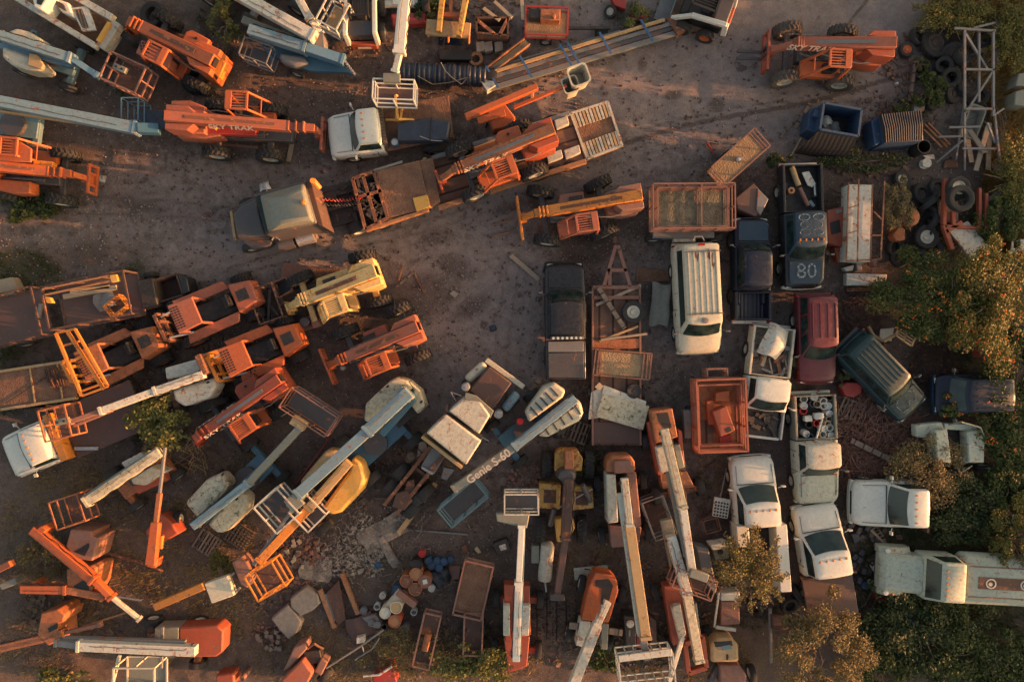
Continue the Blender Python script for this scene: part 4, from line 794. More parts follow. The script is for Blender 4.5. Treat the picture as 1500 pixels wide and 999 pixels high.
chassis(t,985,680,.6,-78,3.6,2.4,'rust',.45,.34,wheels=(1,1,0,1)); t.pol('tail_frame',[(953,602),(985,598),(993,640),(960,650)],.6,1.6,'orange_rust',.05); t.pol('recess',[(962,606),(978,604),(984,626),(976,630),(966,618)],1.59,1.615,'black',0); hood(t,'engine_cover',[(960,655),(974,652),(984,690),(968,694)],.8,1.7,'rusty_white',.04,.03); hood(t,'engine_cover',[(986,652),(996,650),(1004,685),(994,688)],.8,1.7,'grey_green',.04,.03); t.pol('side_rail',[(993,628),(999,632),(1003,680),(996,682)],.8,1.5,'orange_red',.03); t.pol('left_rail',[(949,620),(954,618),(972,694),(964,696)],.8,1.4,'orange_red',.03)
t.pol('body',[(966,694),(1006,690),(1018,714),(970,716)],.6,1.2,'rust',.04)
boom(t,[(972,628,2.3),(1000,745,2.6),(1014,840,2.7)],[.36,.32],['mossy_cream','dirty_white'],[.4,.35]); t.seg('side_boom',(979,690,2.1),(1004,815,2.5),.2,.3,'grey_green')
basket(t,1018,856,3.0,-20,1.75,.85,'pink_rust','dark_rust',nx=3,w=.045); t.part('control_box',MB().box(-.4,.4,-.18,.18,-.2,.05),'grey_green',loc=t.l(1024,843,3.1),rz=60,bev=.03)
t=T('boom_lift','orange-nosed lift with a peeling white boom slanting down across a grey plank','boom lift',872,890,1,-108,BG)
chassis(t,872,900,.6,-105,3.2,2.2,'rust',.42,.3); t.pol('tail_frame',[(872,838),(896,842),(904,850),(906,866),(892,912),(852,908),(862,860)],.6,1.5,'orange',.06); t.pol('recess',[(872,850),(892,848),(898,858),(890,888),(880,884),(882,862),(872,858)],1.49,1.52,'black',.0); hood(t,'engine_cover',[(850,908),(866,910),(858,950),(843,946)],.7,1.4,'dirty_white',.04,.03); hood(t,'engine_cover',[(882,912),(892,914),(890,952),(880,952)],.7,1.4,'grey_green',.04,.02)
boom(t,[(890,880,2.1),(874,915,2.2),(838,1006,2.5)],[.3,.42],['dirty_white','rusty_white'],[.3,.4])
t=T('boom_lift','orange-red lift with long beige boom over a red frame near the bottom edge','boom lift',1005,900,1,-72,BG)
chassis(t,1000,900,.6,-75,3.4,2.2,'rust',.42,.3,rim='rim_orange'); t.pol('body',[(972,858),(1000,856),(1012,880),(1006,940),(986,946)],.6,1.3,'orange_red',.05); hood(t,'engine_cover',[(983,888),(997,884),(1006,930),(996,940)],.7,1.6,'dirty_white',.04,.03); hood(t,'engine_cover',[(1013,884),(1021,882),(1027,932),(1019,936)],.7,1.6,'grey_green',.04,.02)
mb=MB(); q=[t.l(*p,1.3) for p in ((1003,942),(1028,930),(1034,976),(1008,984))]
for a,b in zip(q,q[1:]+q[:1]): mb.bar(a,b,.2,.3)
t.part('front_frame',mb,'orange_red',bev=.02)
boom(t,[(982,784,2.4),(1006,870,2.4),(1024,968,2.1)],[.42,.38],['dirty_white','mossy_cream'],[.4,.4])
# ================================================================== pickups, vans and cars
PU='pickups and cars in the right-hand rows'
t=T2('pickup_truck','glossy black pickup with a light bar and covered bed, parked at the centre','pickup truck',(829,556),(827,387),1.0,PU)
xb=vehicle(t,t.L,1.86,'black_paint',hood=1.28,ws=.62,roof=1.3,back=.2,tail='none',bumper='bumper_grey',hoodmat='black_paint',markers=0)
t.part('cargo_bed',MB().box(-t.L/2,xb-.05,-.9,.9,.45,1.12),'black_paint',bev=.05); c=t.part('bed_cover',MB().box(-t.L/2+.1,xb-.62,-.8,.8,1.12,1.17),'dark_grey',bev=.02); t.part('lid_panel',MB().box(xb-.58,xb-.1,-.8,.8,1.12,1.18),'grey_metal',c,bev=.02)
lb=MB().box(xb-.02,xb+.10,-.72,.72,1.8,1.9); r_=t.part('light_bar',lb,'bumper_grey',bev=.02)
for i in range(7): t.part('lamp',MB().tube((xb+.04,-.6+.2*i,1.9),(xb+.04,-.6+.2*i,1.95),.06,n=8),'clear_lens',r_)
for s in (-1,1): wheel(t,-t.L/2+1.0,s*.82,.38,.26)
t.part('door_post',MB().box(.0,.9,-.94,-.90,.6,1.1),'pink_rust'); t.part('bull_bar',MB().obox((t.L/2+.1,0,.6),(.12,1.7,.2)).obox((t.L/2-.1,-.9,.6),(.5,.1,.2),15).obox((t.L/2-.1,.9,.6),(.5,.1,.2),-15),'black',bev=.03)
t=T2('pickup_truck','dark navy pickup with an empty ribbed bed, beside the white van','pickup truck',(1102,470),(1102,321),1.0,PU)
vehicle(t,t.L,1.68,'navy',hood=1.2,ws=.5,roof=1.35,back=.2,bumper='white',rim='rim_dark',hoodmat='truck_blue')
t=T2('pickup_truck','blue pickup with a number sprayed on its hood and scrap in its bed','pickup truck',(1174,240),(1179,420),1.0,PU)
xb=vehicle(t,t.L,1.86,'black_paint',hood=1.35,ws=.5,roof=1.35,back=.1,roofmat='truck_blue',hoodmat='truck_blue',markers=5,bumper='white',bedmat='dark',mirrors=True)
me=text_mesh('80',.95,bold=.0); mats(me,'faded_blue_white'); o=t.part('lettering',me,'x'); o.location=(t.L/2-.66,0,1.235); o.rotation_euler=(0,0,R(90))
mb=MB()
for sg in (-1,1):
    for k in range(3): mb.pline([(.45-k*.33+.14*math.cos(a_),sg*(.28+.02*k)+(.24-.05*(k==1))*math.sin(a_),1.862) for a_ in [i*.5 for i in range(14)]],.022,4)
t.part('sprayed_scrawl',mb,'faded_blue_white')
t=T2('van','beige-white van with a ribbed roof and rust patches, nose towards the bottom of the yard','van',(1017,358),(1025,516),1.0,PU)
vehicle(t,t.L,2.0,'cream',hood=.85,ws=.55,roof=3.0,back=.1,zb=1.25,zr=2.15,zh=1.1,tail='van',ribs=6,side_n=1,bumper='cream',roofmat='cream',hoodcut=False,racks=2)
t.part('high_brake_light',MB().box(-t.L/2+.12,-t.L/2+.22,-.14,.14,2.1,2.19),'red_lens'); t.part('roof_vent',MB().lathe([(.13,2.15),(.13,2.2),(.001,2.21)],(1.05,0,0)),'grey_metal'); 
for (x,y,r_) in ((-1.7,.35,.22),(-1.75,-.25,.15),(-1.35,.45,.12)): t.part('rust_patch',MB().prism([(x+r_*1.9*math.cos(a_*.7)*(.6+.4*math.sin(a_*3.1+x)),y+r_*.8*math.sin(a_*.7)*(.7+.3*math.cos(a_*2.3))) for a_ in range(9)],2.15,2.186),'rust')
t.part('grab_hoop',MB().pline([(-t.L/2-.02,-.3,1.9),(-t.L/2-.22,-.2,1.9),(-t.L/2-.22,.1,1.9),(-t.L/2-.02,.2,1.9)],.025),'steel')
t=T2('suv','dark red estate car with a dusty roof between the white pickups and the green one','car',(1195,432),(1198,560),.9,PU)
vehicle(t,t.L,1.74,'red_car',hood=1.15,ws=.62,roof=2.0,back=.1,zb=1.0,zr=1.68,zh=.95,tail='van',side_n=3,bumper='red_car',ribs=4,hoodcut=False)
t=T2('suv','dark green estate car with a ribbed roof and chalky hood, slanting by the flower bush','car',(1243,500),(1340,601),.9,PU)
vehicle(t,t.L,1.8,'dark_green_blue',hood=1.1,ws=.55,roof=2.3,back=.15,zb=1.05,zr=1.75,zh=.98,tail='van',side_n=3,bumper='bumper_grey',ribs=6,sunroof=True)
mb=MB().pline([(t.L/2-.95,-.3,1.12),(t.L/2-.8,-.55,1.1),(t.L/2-.35,-.5,1.05),(t.L/2-.3,-.1,1.05),(t.L/2-.6,.05,1.09),(t.L/2-.35,.3,1.05),(t.L/2-.7,.55,1.08),(t.L/2-.95,.3,1.12)],.018); t.part('chalk_line',mb,'faded_blue_white')
t=T2('pickup_truck','white pickup without a hood, engine bare, its long bed heaped with scrap and a panel','pickup truck',(1134,478),(1115,643),1.0,PU)
xb=vehicle(t,t.L,1.95,'white',hood=1.45,ws=.5,roof=.75,back=.1,nohood=True,markers=0,bedmat='junk_mix',rearmat='cream')
t.part('roof_dent',MB().lathe([(.38,1.858),(.2,1.875),(.001,1.86)],(.15,0,0),n=7),'white')
BEDT=t
t=T2('pickup_truck','green-white pickup with a rust-streaked roof, its bed full of round paint buckets','pickup truck',(1192,577),(1199,736),1.0,PU)
vehicle(t,t.L,1.95,'green_white',hood=1.4,ws=.42,roof=.9,back=.1,bedmat='black',roofmat='rusty_white',rearmat='grey_green',bumper='green_white')
BUCK=t
t=T2('pickup_truck','white pickup with tall service boxes behind its cab, beside an amber tree','pickup truck',(1116,862),(1102,671),1.0,PU)
vehicle(t,t.L,2.0,'white',hood=1.25,ws=.75,roof=.85,back=.1,tail='none',markers=5,zr=1.95,bumper='white')
bx=MB().box(-t.L/2,-t.L/2+3.0,-1.12,-.62,.5,1.6); t.part('service_box',bx,'white',bev=.03); t.part('service_box',MB().box(-t.L/2+2.1,-t.L/2+3.05,.55,1.1,.5,1.5),'white',bev=.03); t.part('flat_floor',MB().box(-t.L/2,-t.L/2+3.0,-.6,1.1,.6,.7),'dark')
for s in (-1,1): wheel(t,-t.L/2+1.2,s*.85,.42,.4)
t=T2('flatbed_truck','white cab with an empty brown steel flatbed, right of the service truck','flatbed truck',(1222,905),(1195,742),1.0,PU)
xb=vehicle(t,t.L,2.05,'white',hood=1.15,ws=.85,roof=.9,back=.1,tail='none',markers=5,zr=1.95,bumper='white'); t.part('deck',MB().box(-t.L/2,xb-.12,-1.15,1.15,.85,.98),'brown_steel',bev=.02); t.part('headboard',MB().box(xb-.12,xb-.04,-1.2,1.2,.85,1.35),'rust',bev=.01)
for s in (-1,1): wheel(t,-t.L/2+1.0,s*.85,.42,.4)
t=T2('truck_cab','cut-off white truck cab facing left with a bare fender, among the trees at right','truck cab',(1343,739),(1254,738),1.1,PU)
vehicle(t,t.L,2.1,'white',hood=1.45,ws=.6,roof=.72,back=.1,tail='none',markers=5,zr=2.0,bumper='white',wx=(.7,.8))
t.part('frame_rail',MB().box(-t.L/2-.3,-t.L/2+.2,-.9,-.7,.5,.7).box(-t.L/2-.3,-t.L/2+.2,.7,.9,.5,.7).box(-t.L/2-.4,-t.L/2-.3,-1.1,1.2,.4,1.4),'dark_rust')
t=T('tank_truck','pale green-white tank truck facing left with a maroon stripe and two round emblems','tank truck',1385,842,1.2,180-3)
t.o.scale=(.95,.90,1); L=6.9; v2=MB()
for xs in ([(3.1,.88,1.15),(2.9,.98,1.35),(2.0,.95,1.5),(1.3,.95,1.6)],): v2.loft([[(x,-w_,.7),(x,-w_,z-.2),(x,-w_+.2,z),(x,w_-.2,z),(x,w_,z-.2),(x,w_,.7)] for x,w_,z in xs][::-1])
t.part('hood',v2,'green_white',bev=.04)
for s in (-1,1):
    f=t.part('fender',MB().loft([[(x,s*.85,.5),(x,s*.85,z),(x,s*1.0,z),(x,s*1.22,z-.12),(x,s*1.25,.5)][::s] for x,z in ((3.05,.9),(2.85,1.15),(2.1,1.2),(1.55,.95))]),'green_white',bev=.04)
    t.part('headlight',MB().lathe([(.13,0),(.12,.06),(.001,.07)],(2.78,s*1.05,1.16),n=14),'clear_lens',f); t.part('turn_signal',MB().lathe([(.06,0),(.05,.05),(.001,.06)],(2.45,s*1.1,1.18),n=10),'amber_lens',f); wheel(t,2.2,s*.98,.5,.28)
g=MB().loft([rrect(-.25,1.35,-1.1,1.1,.1,.9),rrect(-.25,1.3,-1.1,1.1,.1,1.65),rrect(-.2,.85,-.95,.95,.12,2.3),rrect(-.1,.75,-.85,.85,.1,2.36)]); cb=t.part('cab',g,'green_white')
t.part('windshield',quad_on(MB(),(1.3,-1.05,1.65),(1.3,1.05,1.65),(.87,.93,2.28),(.87,-.93,2.28),.04,.96,.1,.95),'glass',cab:=cb)
for s in (-1,1): q=[(-.25,-1.1,1.65),(1.3,-1.1,1.65),(.85,-.95,2.3),(-.2,-.95,2.3)] if s<0 else [(1.3,1.1,1.65),(-.25,1.1,1.65),(-.2,.95,2.3),(.85,.95,2.3)]; t.part('side_window',quad_on(MB(),*q,.15,.85,.12,.85),'glass',cb)
for i in range(5): t.part('marker_light',MB().box(.66,.74,-.62+.3*i,-.56+.3*i,2.34,2.42),'amber_lens',cb)
mb=MB(); prof=[]
for a in range(0,360,15): prof.append((1.28*math.cos(R(a)),1.35+.72*math.sin(R(a))))
mb.loft([[(x,y*sc,1.35+(z-1.35)*sc) for y,z in prof] for x,sc in ((-5.2,.8),(-5.1,1),(-.62,1),(-.5,.9),(-.42,.6))]); tk=t.part('tank',mb,'green_white')
t.part('hatch_stripe',MB().box(-4.9,-.95,-.28,.28,2.03,2.10),'dark_rust',tk)
for x in (-1.5,-3.1): t.part('emblem',MB().lathe([(.25,2.10),(.24,2.115),(.19,2.118),(.18,2.108)],(x,0,0),n=24),'letter_white',tk); t.part('emblem',MB().lathe([(.10,2.10),(.10,2.12),(.001,2.12)],(x+.03,.02,0),n=7),'letter_white',tk)
st=MB()
for y in (-.75,.75): st.box(-5,-.6,y-.02,y+.02,1.93,1.96)
t.part('seam',st,'rust',tk); t.part('frame',MB().box(-5.2,3.0,-.45,.45,.5,.75),'dark_grey')
for x in (-3.4,-4.5):
    for s in (-1,1): wheel(t,x,s*.95,.5,.45)
# white stripped off-roader
t=T('off_roader','stripped white off-road car body with roll bars and no seats, half hidden by bushes','car',1395,652,1.0,3)
t.pol('hood',[(1341,622),(1380,618),(1384,628),(1362,634),(1355,642),(1342,640)],.6,1.0,'green_white',.06); t.pol('cab_panel',[(1370,630),(1388,628),(1394,678),(1373,676)],.6,1.35,'green_white',.05); t.pol('rear_body',[(1417,632),(1438,630),(1443,648),(1442,678),(1419,678)],.6,1.2,'green_white',.06)
t.pol('side_sill',[(1386,672),(1420,670),(1420,678),(1386,680)],.5,1.0,'green_white',.03); t.pol('side_sill',[(1384,620),(1430,622),(1440,632),(1384,629)],.5,1.0,'green_white',.03); t.pol('floor',[(1388,630),(1418,630),(1418,674),(1388,674)],.4,.55,'engine',.02)
t.pipe('roll_bar',[(1390,622,1.2),(1408,618,1.8),(1436,626,1.5),(1442,640,1.2)],.04,'grey_green'); t.pipe('roll_bar',[(1398,680,1),(1408,692,1.2),(1424,682,1.2)],.03,'grey_green'); wheel(t,*t.l(1346,630,.4).xy,.4,.25); wheel(t,*t.l(1440,684,.4).xy,.4,.25)
t=T2('hatchback','dark blue car with a roof rack swallowed by orange-flowered bushes at right','car',(1476,577),(1374,579),.9,PU)
vehicle(t,t.L,1.9,'navy',hood=.55,ws=.5,roof=1.9,back=.1,zb=1.0,zr=1.6,zh=.9,tail='van',side_n=3,bumper='truck_blue',hoodcut=False,racks=0,roofmat='navy',ribs=5)
# flatbed truck with yellow frame
t=T2('flatbed_truck','white flatbed truck facing left with five roof lights, loaded with a black wrapped bundle','flatbed truck',(663,180),(482,200),1.1)
xb=vehicle(t,t.L,1.98,'white',hood=1.15,ws=.42,roof=.78,back=.1,tail='none',markers=5,zr=2.0,zb=1.25,zh=1.12,bumper='white',wr=.42)
t.pol('deck',[(560,158),(657,140),(664,201),(566,222)],.9,1.05,'deck_rust',.02); t.pol('headboard',[(553,156),(558,155),(567,210),(562,212)],1.05,1.6,'timber_dark',.01)
for s in (-1,1): wheel(t,-t.L/2+.9,s*.9,.42,.45)
t=T('frame','yellow angle-iron frame standing on the white flatbed truck deck','metal frame',590,165,1.6,0,z=1.05)
mb=MB()
for a,b_ in (((579,140,1.9),(583,175,1.9)),((579,140,1.9),(604,150,1.3)),((583,175,1.9),(606,176,1.3)),((565,176,1.3),(606,177,1.3)),((590,148,1.6),(587,176,1.6)),((583,143,1.3),(580,175,1.2)),((563,155,1.4),(580,152,1.4))): mb.bar(t.l(*a),t.l(*b_),.09)
t.part('frame_bars',mb,'yellow')
t=T('bundle','black tarpaulin bundle strapped down on the white flatbed truck deck','bundle',622,190,1.7,8,z=1.05); t.pol('bundle_body',[(582,180),(625,172),(660,177),(656,205),(582,206)],1.05,1.75,'tarp_navy',.10); t.seg('strap',(632,172,1.79),(630,206,1.79),.06,.02,'black'); t.pipe('rope',[(615,200,1.8),(632,206,1.75),(648,207,1.6)],.02,'steel')
drum('blue-lidded bucket standing on the flatbed right behind the white cab',578,208,.35,.18,'bucket_blue','bucket_white',z=1.05,cat='bucket',name='bucket')
# old truck at the left
t=T2('flatbed_truck','old white truck facing left with five orange roof lights and a long dark flatbed','flatbed truck',(203,592),(10,672),1.1)
xb=vehicle(t,t.L,2.05,'white',hood=1.1,ws=.42,roof=.85,back=.08,tail='none',markers=5,zr=1.95,zb=1.25,zh=1.15,bumper='white',wr=.42,mirrors=True)
t.part('deck',MB().box(-t.L/2,xb-.5,-1.2,1.2,.95,1.08),'brown_steel',bev=.02); t.part('headboard',MB().box(xb-.45,xb-.08,-1.1,1.1,.9,1.6),'amber',bev=.03); t.part('side_rail',MB().bar((xb-.6,.75,1.15),(xb-1.6,1.15,1.15),.15,.1),'steel')
for s in (-1,1): wheel(t,-t.L/2+1.0,s*.9,.42,.45)
# truck tractor, rusty white, engine bare at the back
t=T('truck_tractor','weathered white truck tractor with a brown hood and bare chassis, nose to the upper right','truck tractor',675,625,1.5,44)
t.pol('hood',[(716,537),(750,561),(722,601),(687,572)],.8,1.6,'brown_steel',.06); t.seg('front_bumper',(712,527,1.0),(767,567,1.0),.22,.35,'cream'); t.seg('fender',(711,533,1.1),(684,557,1.1),.42,.5,'cream',bev=.15); t.seg('fender',(758,575,1.1),(738,600,1.1),.42,.5,'pale_blue',bev=.15)
cb=t.pol('cab',[(676,584),(704,588),(719,609),(702,637),(656,602)],.9,2.5,'rusty_white',.07,.03); t.pol('sun_visor',[(682,575),(698,580),(723,602),(718,613),(708,596),(680,584)],2.2,2.4,'grey_green',.02)
t.pol('windshield',[(684,583),(699,588),(714,606),(710,604),(700,592),(684,588)],1.7,2.15,'glass',.01); t.pol('sleeper',[(652,606),(706,646),(683,682),(623,634)],.9,2.6,'rusty_white',.07,.03); t.seg('side_trim',(620,637,1.8),(678,682,1.8),.16,1.0,'tan'); t.seg('cab_gap',(650,604,2.3),(706,642,2.3),.12,.3,'black')
for p in ((682,567,1.9),(730,607,1.9)): t.part('air_cleaner',MB().lathe([(.2,-.6),(.2,0),(.16,.06),(.001,.08)],t.l(*p),n=14),'steel')
t.pipe('mirror_arm',[(676,580,1.9),(660,574,1.9),(668,588,1.9)],.02,'steel'); t.pipe('mirror_arm',[(706,640,1.9),(716,646,1.9)],.03,'steel'); t.pol('mirror',[(652,596),(656,592),(657,602),(653,604)],1.5,2.0,'pink_rust',.02)
fr=MB()
for o_ in (-9,9): fr.bar(t.l(640+o_,660+o_*.7,1.0),t.l(572+o_,746+o_*.7,1.0),.16,.25)
for f_ in (.1,.35,.6,.85): a=P(0,0); x=640+(572-640)*f_; y=660+(746-660)*f_; fr.bar(t.l(x-12,y-9,.8),t.l(x+12,y+9,.8),.14,.2)
t.part('frame',fr,'rust'); t.pol('battery_box',[(614,648),(624,646),(628,664),(610,670)],.6,1.0,'planks_grey',.02); t.pol('catwalk',[(632,654),(652,668),(636,695),(616,684)],.8,1.05,'grey_metal',.03); t.pol('toolbox',[(650,684),(666,688),(654,704),(646,700)],.5,.9,'grey_metal',.03)
t.part('muffler',MB().tube(t.l(598,672,1.2),t.l(602,668,1.6),.2),'engine'); t.seg('drive_shaft',(618,684,1.1),(634,694,1.1),.12,.1,'steel'); t.pol('fifth_wheel',[(580,722),(596,718),(604,734),(592,748),(574,742)],.9,1.15,'dark_rust',.05); t.pol('axle_housing',[(596,704),(606,702),(610,720),(600,730),(590,726)],.7,1.05,'dark_rust',.05)
for p in ((588,690),(573,712),(622,722),(606,744),(612,730)): q=t.l(*p,.5); wheel(t,q.x,q.y,.52,.5,rz=0)
for p in ((690,553),(748,594)): q=t.l(*p,.5); wheel(t,q.x,q.y,.5,.3)
# big grey tractor + lowboy
t=T('truck_tractor','big grey truck tractor with a sleeper roof, hitched to the rusty lowboy trailer','truck tractor',405,305,1.5,195)
t.pol('hood',[(340,312),(352,302),(374,290),(389,346),(347,350)],.9,1.9,'dark_grey',.08,.02); t.pol('fender',[(352,352),(388,350),(400,354),(396,360),(370,366)],.6,1.1,'dark_grey',.06); t.seg('front_bumper',(340,310,.9),(346,352,.9),.12,.3,'tan'); t.pol('fender',[(350,300),(372,288),(376,294),(352,306)],.6,1.2,'dark_grey',.05)
cb=t.pol('cab',[(373,284),(446,265),(464,327),(389,345)],.9,2.9,'dark_grey',.08,.0); 
mb=MB(); q=[t.l(*p,2.9) for p in ((379,286),(446,268),(462,326),(392,341))]; q2=[t.l(*p,3.5) for p in ((392,292),(444,270),(460,325),(398,335))]; q3=[t.l(*p,3.75) for p in ((412,290),(443,276),(455,320),(412,326))]
mb.loft([[(v.x,v.y,2.9) for v in q],[(v.x,v.y,3.45) for v in q2],[(v.x,v.y,3.7) for v in q3]]); rf=t.part('sleeper_roof',mb,'grey_green',bev=.1); t.part('beacon',MB().lathe([(.09,0),(.09,.12),(.001,.15)],t.l(445,297,3.68)),'amber_lens',rf)
t.pol('windshield',[(374,288),(380,286),(394,342),(389,343)],2.2,2.95,'glass',.01); t.pol('rear_frame',[(447,266),(456,268),(474,332),(465,330)],1.0,2.8,'dark_rust',.03); t.part('exhaust',MB().tube(t.l(462,270,1.2),t.l(458,265,3.4),.12).tube(t.l(458,264,3.2),t.l(468,276,2.9),.12),'amber')
t.part('fuel_tank',MB().tube(t.l(410,359,.8),t.l(432,353,.8),.33,n=14),'dark_grey'); t.part('fuel_tank',MB().tube(t.l(436,352,.8),t.l(460,345,.8),.33,n=14),'steel'); t.pol('side_step',[(425,352),(462,342),(464,348),(427,359)],.4,.75,'grey_metal',.02); t.pipe('mirror_arm',[(384,272,2.2),(390,276,2.2),(392,284,2.2)],.03,'steel'); t.pipe('mirror_arm',[(398,352,2.2),(402,346,2.2),(410,352,2.2)],.03,'steel')
fr=MB(); 
for dy in (-10,10): fr.bar(t.l(466,302+dy,.85),t.l(560,280+dy,.85),.14,.28)
t.part('frame',fr,'dark'); t.pol('deck_plate',[(468,276),(520,264),(534,322),(476,334)],.5,.8,'dark',.03); a_=t.l(495,300,1); t.part('chassis_clutter',junk(26,a_.x-1.2,a_.x+1.2,a_.y-.8,a_.y+.8,.8,1.1,.1,.5),'engine'); t.pol('catwalk',[(470,284),(490,279),(494,292),(474,298)],.9,1.1,'black',.03); t.pol('fifth_wheel',[(530,280),(552,276),(556,300),(536,304)],1.0,1.2,'dark',.04)
mb=MB(); p0=t.l(472,292,2.0); p1=t.l(530,290,1.5)
pts=[p0.lerp(p1,i/40)+Vector((0,.07*math.sin(i*1.9),.07*math.cos(i*1.9)-.4*math.sin(math.pi*i/40))) for i in range(41)]; t.part('air_hose',MB().pline(pts,.02,5),'red_paint')
p0=t.l(474,300,2.0); p1=t.l(534,296,1.5); pts=[p0.lerp(p1,i/40)+Vector((0,.07*math.sin(i*1.9),.07*math.cos(i*1.9)-.3*math.sin(math.pi*i/40))) for i in range(41)]; t.part('air_hose',MB().pline(pts,.02,5),'black')
for p in ((372,362),(368,298),(512,278),(536,270),(526,335),(560,326)): q=t.l(*p,.5); wheel(t,q.x,q.y,.52,.3 if p[0]<400 else .5,rim='rim',rz=0)
t=T('lowboy_trailer','long rusty lowboy trailer with a ribbed loading ramp, carrying a red telehandler','trailer',720,245,1,17)
t.pol('gooseneck_deck',[(550,250),(614,235),(630,304),(568,320)],1.1,1.35,'deck_rust',.02); t.pol('slope_plate',[(614,235),(634,231),(644,294),(630,304)],.9,1.25,'deck_rust',.02); t.pol('sunlit_slope_patch',[(604,290),(626,285),(630,303),(610,310)],1.2,1.42,'yellow',.03)  # the yellow piece paints sunlight on the lower part of the slope
fr=MB()
for a,b_ in (((517,263),(548,252)),((517,263),(536,337)),((548,252),(568,318)),((536,337),(568,320)),((532,258),(552,328)),((524,290),(560,280))): fr.bar(t.l(*a,1.3),t.l(*b_,1.3),.14,.25)
g=t.part('gooseneck_frame',fr,'rust'); t.pol('winch',[(527,272),(545,266),(556,300),(540,312)],.9,1.25,'engine',.04)
e=MB()
for i in range(40): q=t.l(random.uniform(522,558),random.uniform(265,322),1.3); e.obox((q.x,q.y,1.3),(random.uniform(.15,.5),random.uniform(.08,.2),.15),random.uniform(0,180))
t.part('hydraulics',e,'junk_brown',g); t.seg('side_beam',(536,338,1.2),(628,308,1.2),.14,.3,'rust_lit'); t.seg('side_beam',(548,251,1.2),(590,238,1.2),.12,.25,'grey_green')
t.pol('low_deck',[(632,231),(700,210),(806,172),(834,166),(856,236),(760,268),(644,306)],.55,.72,'planks',.02)
t.seg('edge_beam',(632,233,.8),(834,167,.8),.2,.25,'grey_metal'); t.seg('edge_beam',(642,305,.8),(858,237,.8),.22,.25,'rust_lit'); t.seg('cross_beam',(622,232,1.0),(640,290,1.0),.18,.25,'tan')
for p in ((812,186,831,182),(826,230,848,224),(800,236,822,231)): t.pol('wheel_cover',[(p[0],p[1]-10),(p[2],p[3]-12),(p[2]+3,p[3]),(p[0]+3,p[1]+3)],.7,1.0,'rusty_white',.03)
rp=t.pol('ramp',[(834,165),(892,148),(914,215),(857,236)],.5,.72,'deck_rust',.02)
mb=MB(); A=[t.l(*p,.74) for p in ((836,167),(890,150),(911,214),(860,233))]
for i in range(11):
    f_=(i+.5)/11; a=A[0].lerp(A[1],f_); b_=A[3].lerp(A[2],f_)
    for u0,u1 in ((.02,.32),(.66,.98)): t.part('ramp_rib',MB().bar(a.lerp(b_,u0),a.lerp(b_,u1),.11,.12),'rusty_white' if i%3 else 'tan',rp)

rm=MB()
for a,b_ in zip(A,A[1:]+A[:1]): rm.bar(a,b_,.1,.14)
t.part('ramp_frame',rm,'rusty_white',rp)
for p in ((806,178),(790,258),(812,250),(834,244)): q=t.l(*p,.4); wheel(t,q.x,q.y,.42,.3)
# ------------------------------------------------------------------ loads in pickup beds
for i,(x,y,c) in enumerate([(1181,585,'bucket_white'),(1195,583,'bucket_white'),(1207,585,'bucket_white'),(1216,584,'junk_brown'),(1180,594,'bucket_white'),(1200,592,'cardboard'),(1208,595,'bucket_white'),(1216,594,'bucket_white'),(1179,604,'bucket_red'),(1192,594,'tarp_navy'),(1214,603,'bucket_white'),(1213,612,'grey_metal'),(1211,619,'cardboard'),(1206,627,'bucket_white'),(1217,629,'bucket_white'),(1206,636,'bucket_white'),(1216,638,'bucket_white'),(1187,641,'bucket_blue'),(1197,648,'bucket_white'),(1205,646,'bucket_white'),(1214,647,'bucket_white'),(1195,620,'bucket_red'),(1180,634,'bucket_white'),(1186,622,'black')]):
    nm={'bucket_white':'white paint bucket among many in the bed of the green-white pickup','bucket_red':'red paint bucket in the bed of the green-white pickup','bucket_blue':'blue-rimmed paint bucket in the bed of the green-white pickup','cardboard':'tan paint bucket in the bed of the green-white pickup'}.get(c,'dark bucket in the bed of the green-white pickup')
    drum(nm,x,y,.38,.15,c,z=.64,group='buckets in the pickup bed',cat='bucket',name='bucket',open_=i%3!=1,tilt=(random.uniform(-14,14),random.uniform(-14,14)))
one('box','white square box among the buckets in the green-white pickup','box',1184,613,1,3,MB().box(-.17,.17,-.13,.13,0,.3),'bucket_white',z=.75,bev=.02); one('jug','white plastic jug lying across the buckets in the green-white pickup','jug',1198,609,1,5,MB().loft([rrect(-.2,.2,-.14,.14,.06,0),rrect(-.2,.2,-.14,.14,.06,.25),rrect(.02,.14,-.05,.05,.04,.34)]),'bucket_white',z=.9)
o=one('pipe','white plastic pipe lying across the paint buckets','pipe',1200,629,1.1,73,MB().tube((-.65,0,0),(.65,0,0),.045,n=8),'bucket_white',z=1.08)
for lab,x,y,a,lx,ly,mt in (('long beige cylinder lying in the scrap of the blue pickup bed',1166,258,-70,.9,.25,'tan'),('jagged white board standing in the scrap of the blue pickup bed',1186,262,-65,.8,.35,'dirty_white'),('rusty round motor in the scrap of the blue pickup bed',1158,280,0,.3,.3,'rust_lit'),('thin white pipe upright in the blue pickup bed corner',1195,278,-85,.5,.08,'bucket_white'),('rust-brown bar lying along the blue pickup bed',1179,288,-65,.9,.18,'pink_rust'),('small green panel in the blue pickup bed',1190,298,-55,.35,.15,'teal')):
    m=MB().tube((-lx/2,0,0),(lx/2,0,0),ly/2,n=10) if 'cylinder' in lab or 'pipe' in lab or 'bar' in lab else (MB().lathe([(.06,.2),(.06,.22),(.15,.22),(.15,0),(.001,0)]) if 'round' in lab else MB().prism([(-lx/2,-ly/2),(lx*.3,-ly/2),(lx/2,-ly*.1),(lx*.42,ly/2),(-lx*.4,ly*.4)],0,.06)); one('scrap_piece',lab,'scrap',x,y,.95,a,m,mt,'scrap in the blue pickup bed',z=.85)
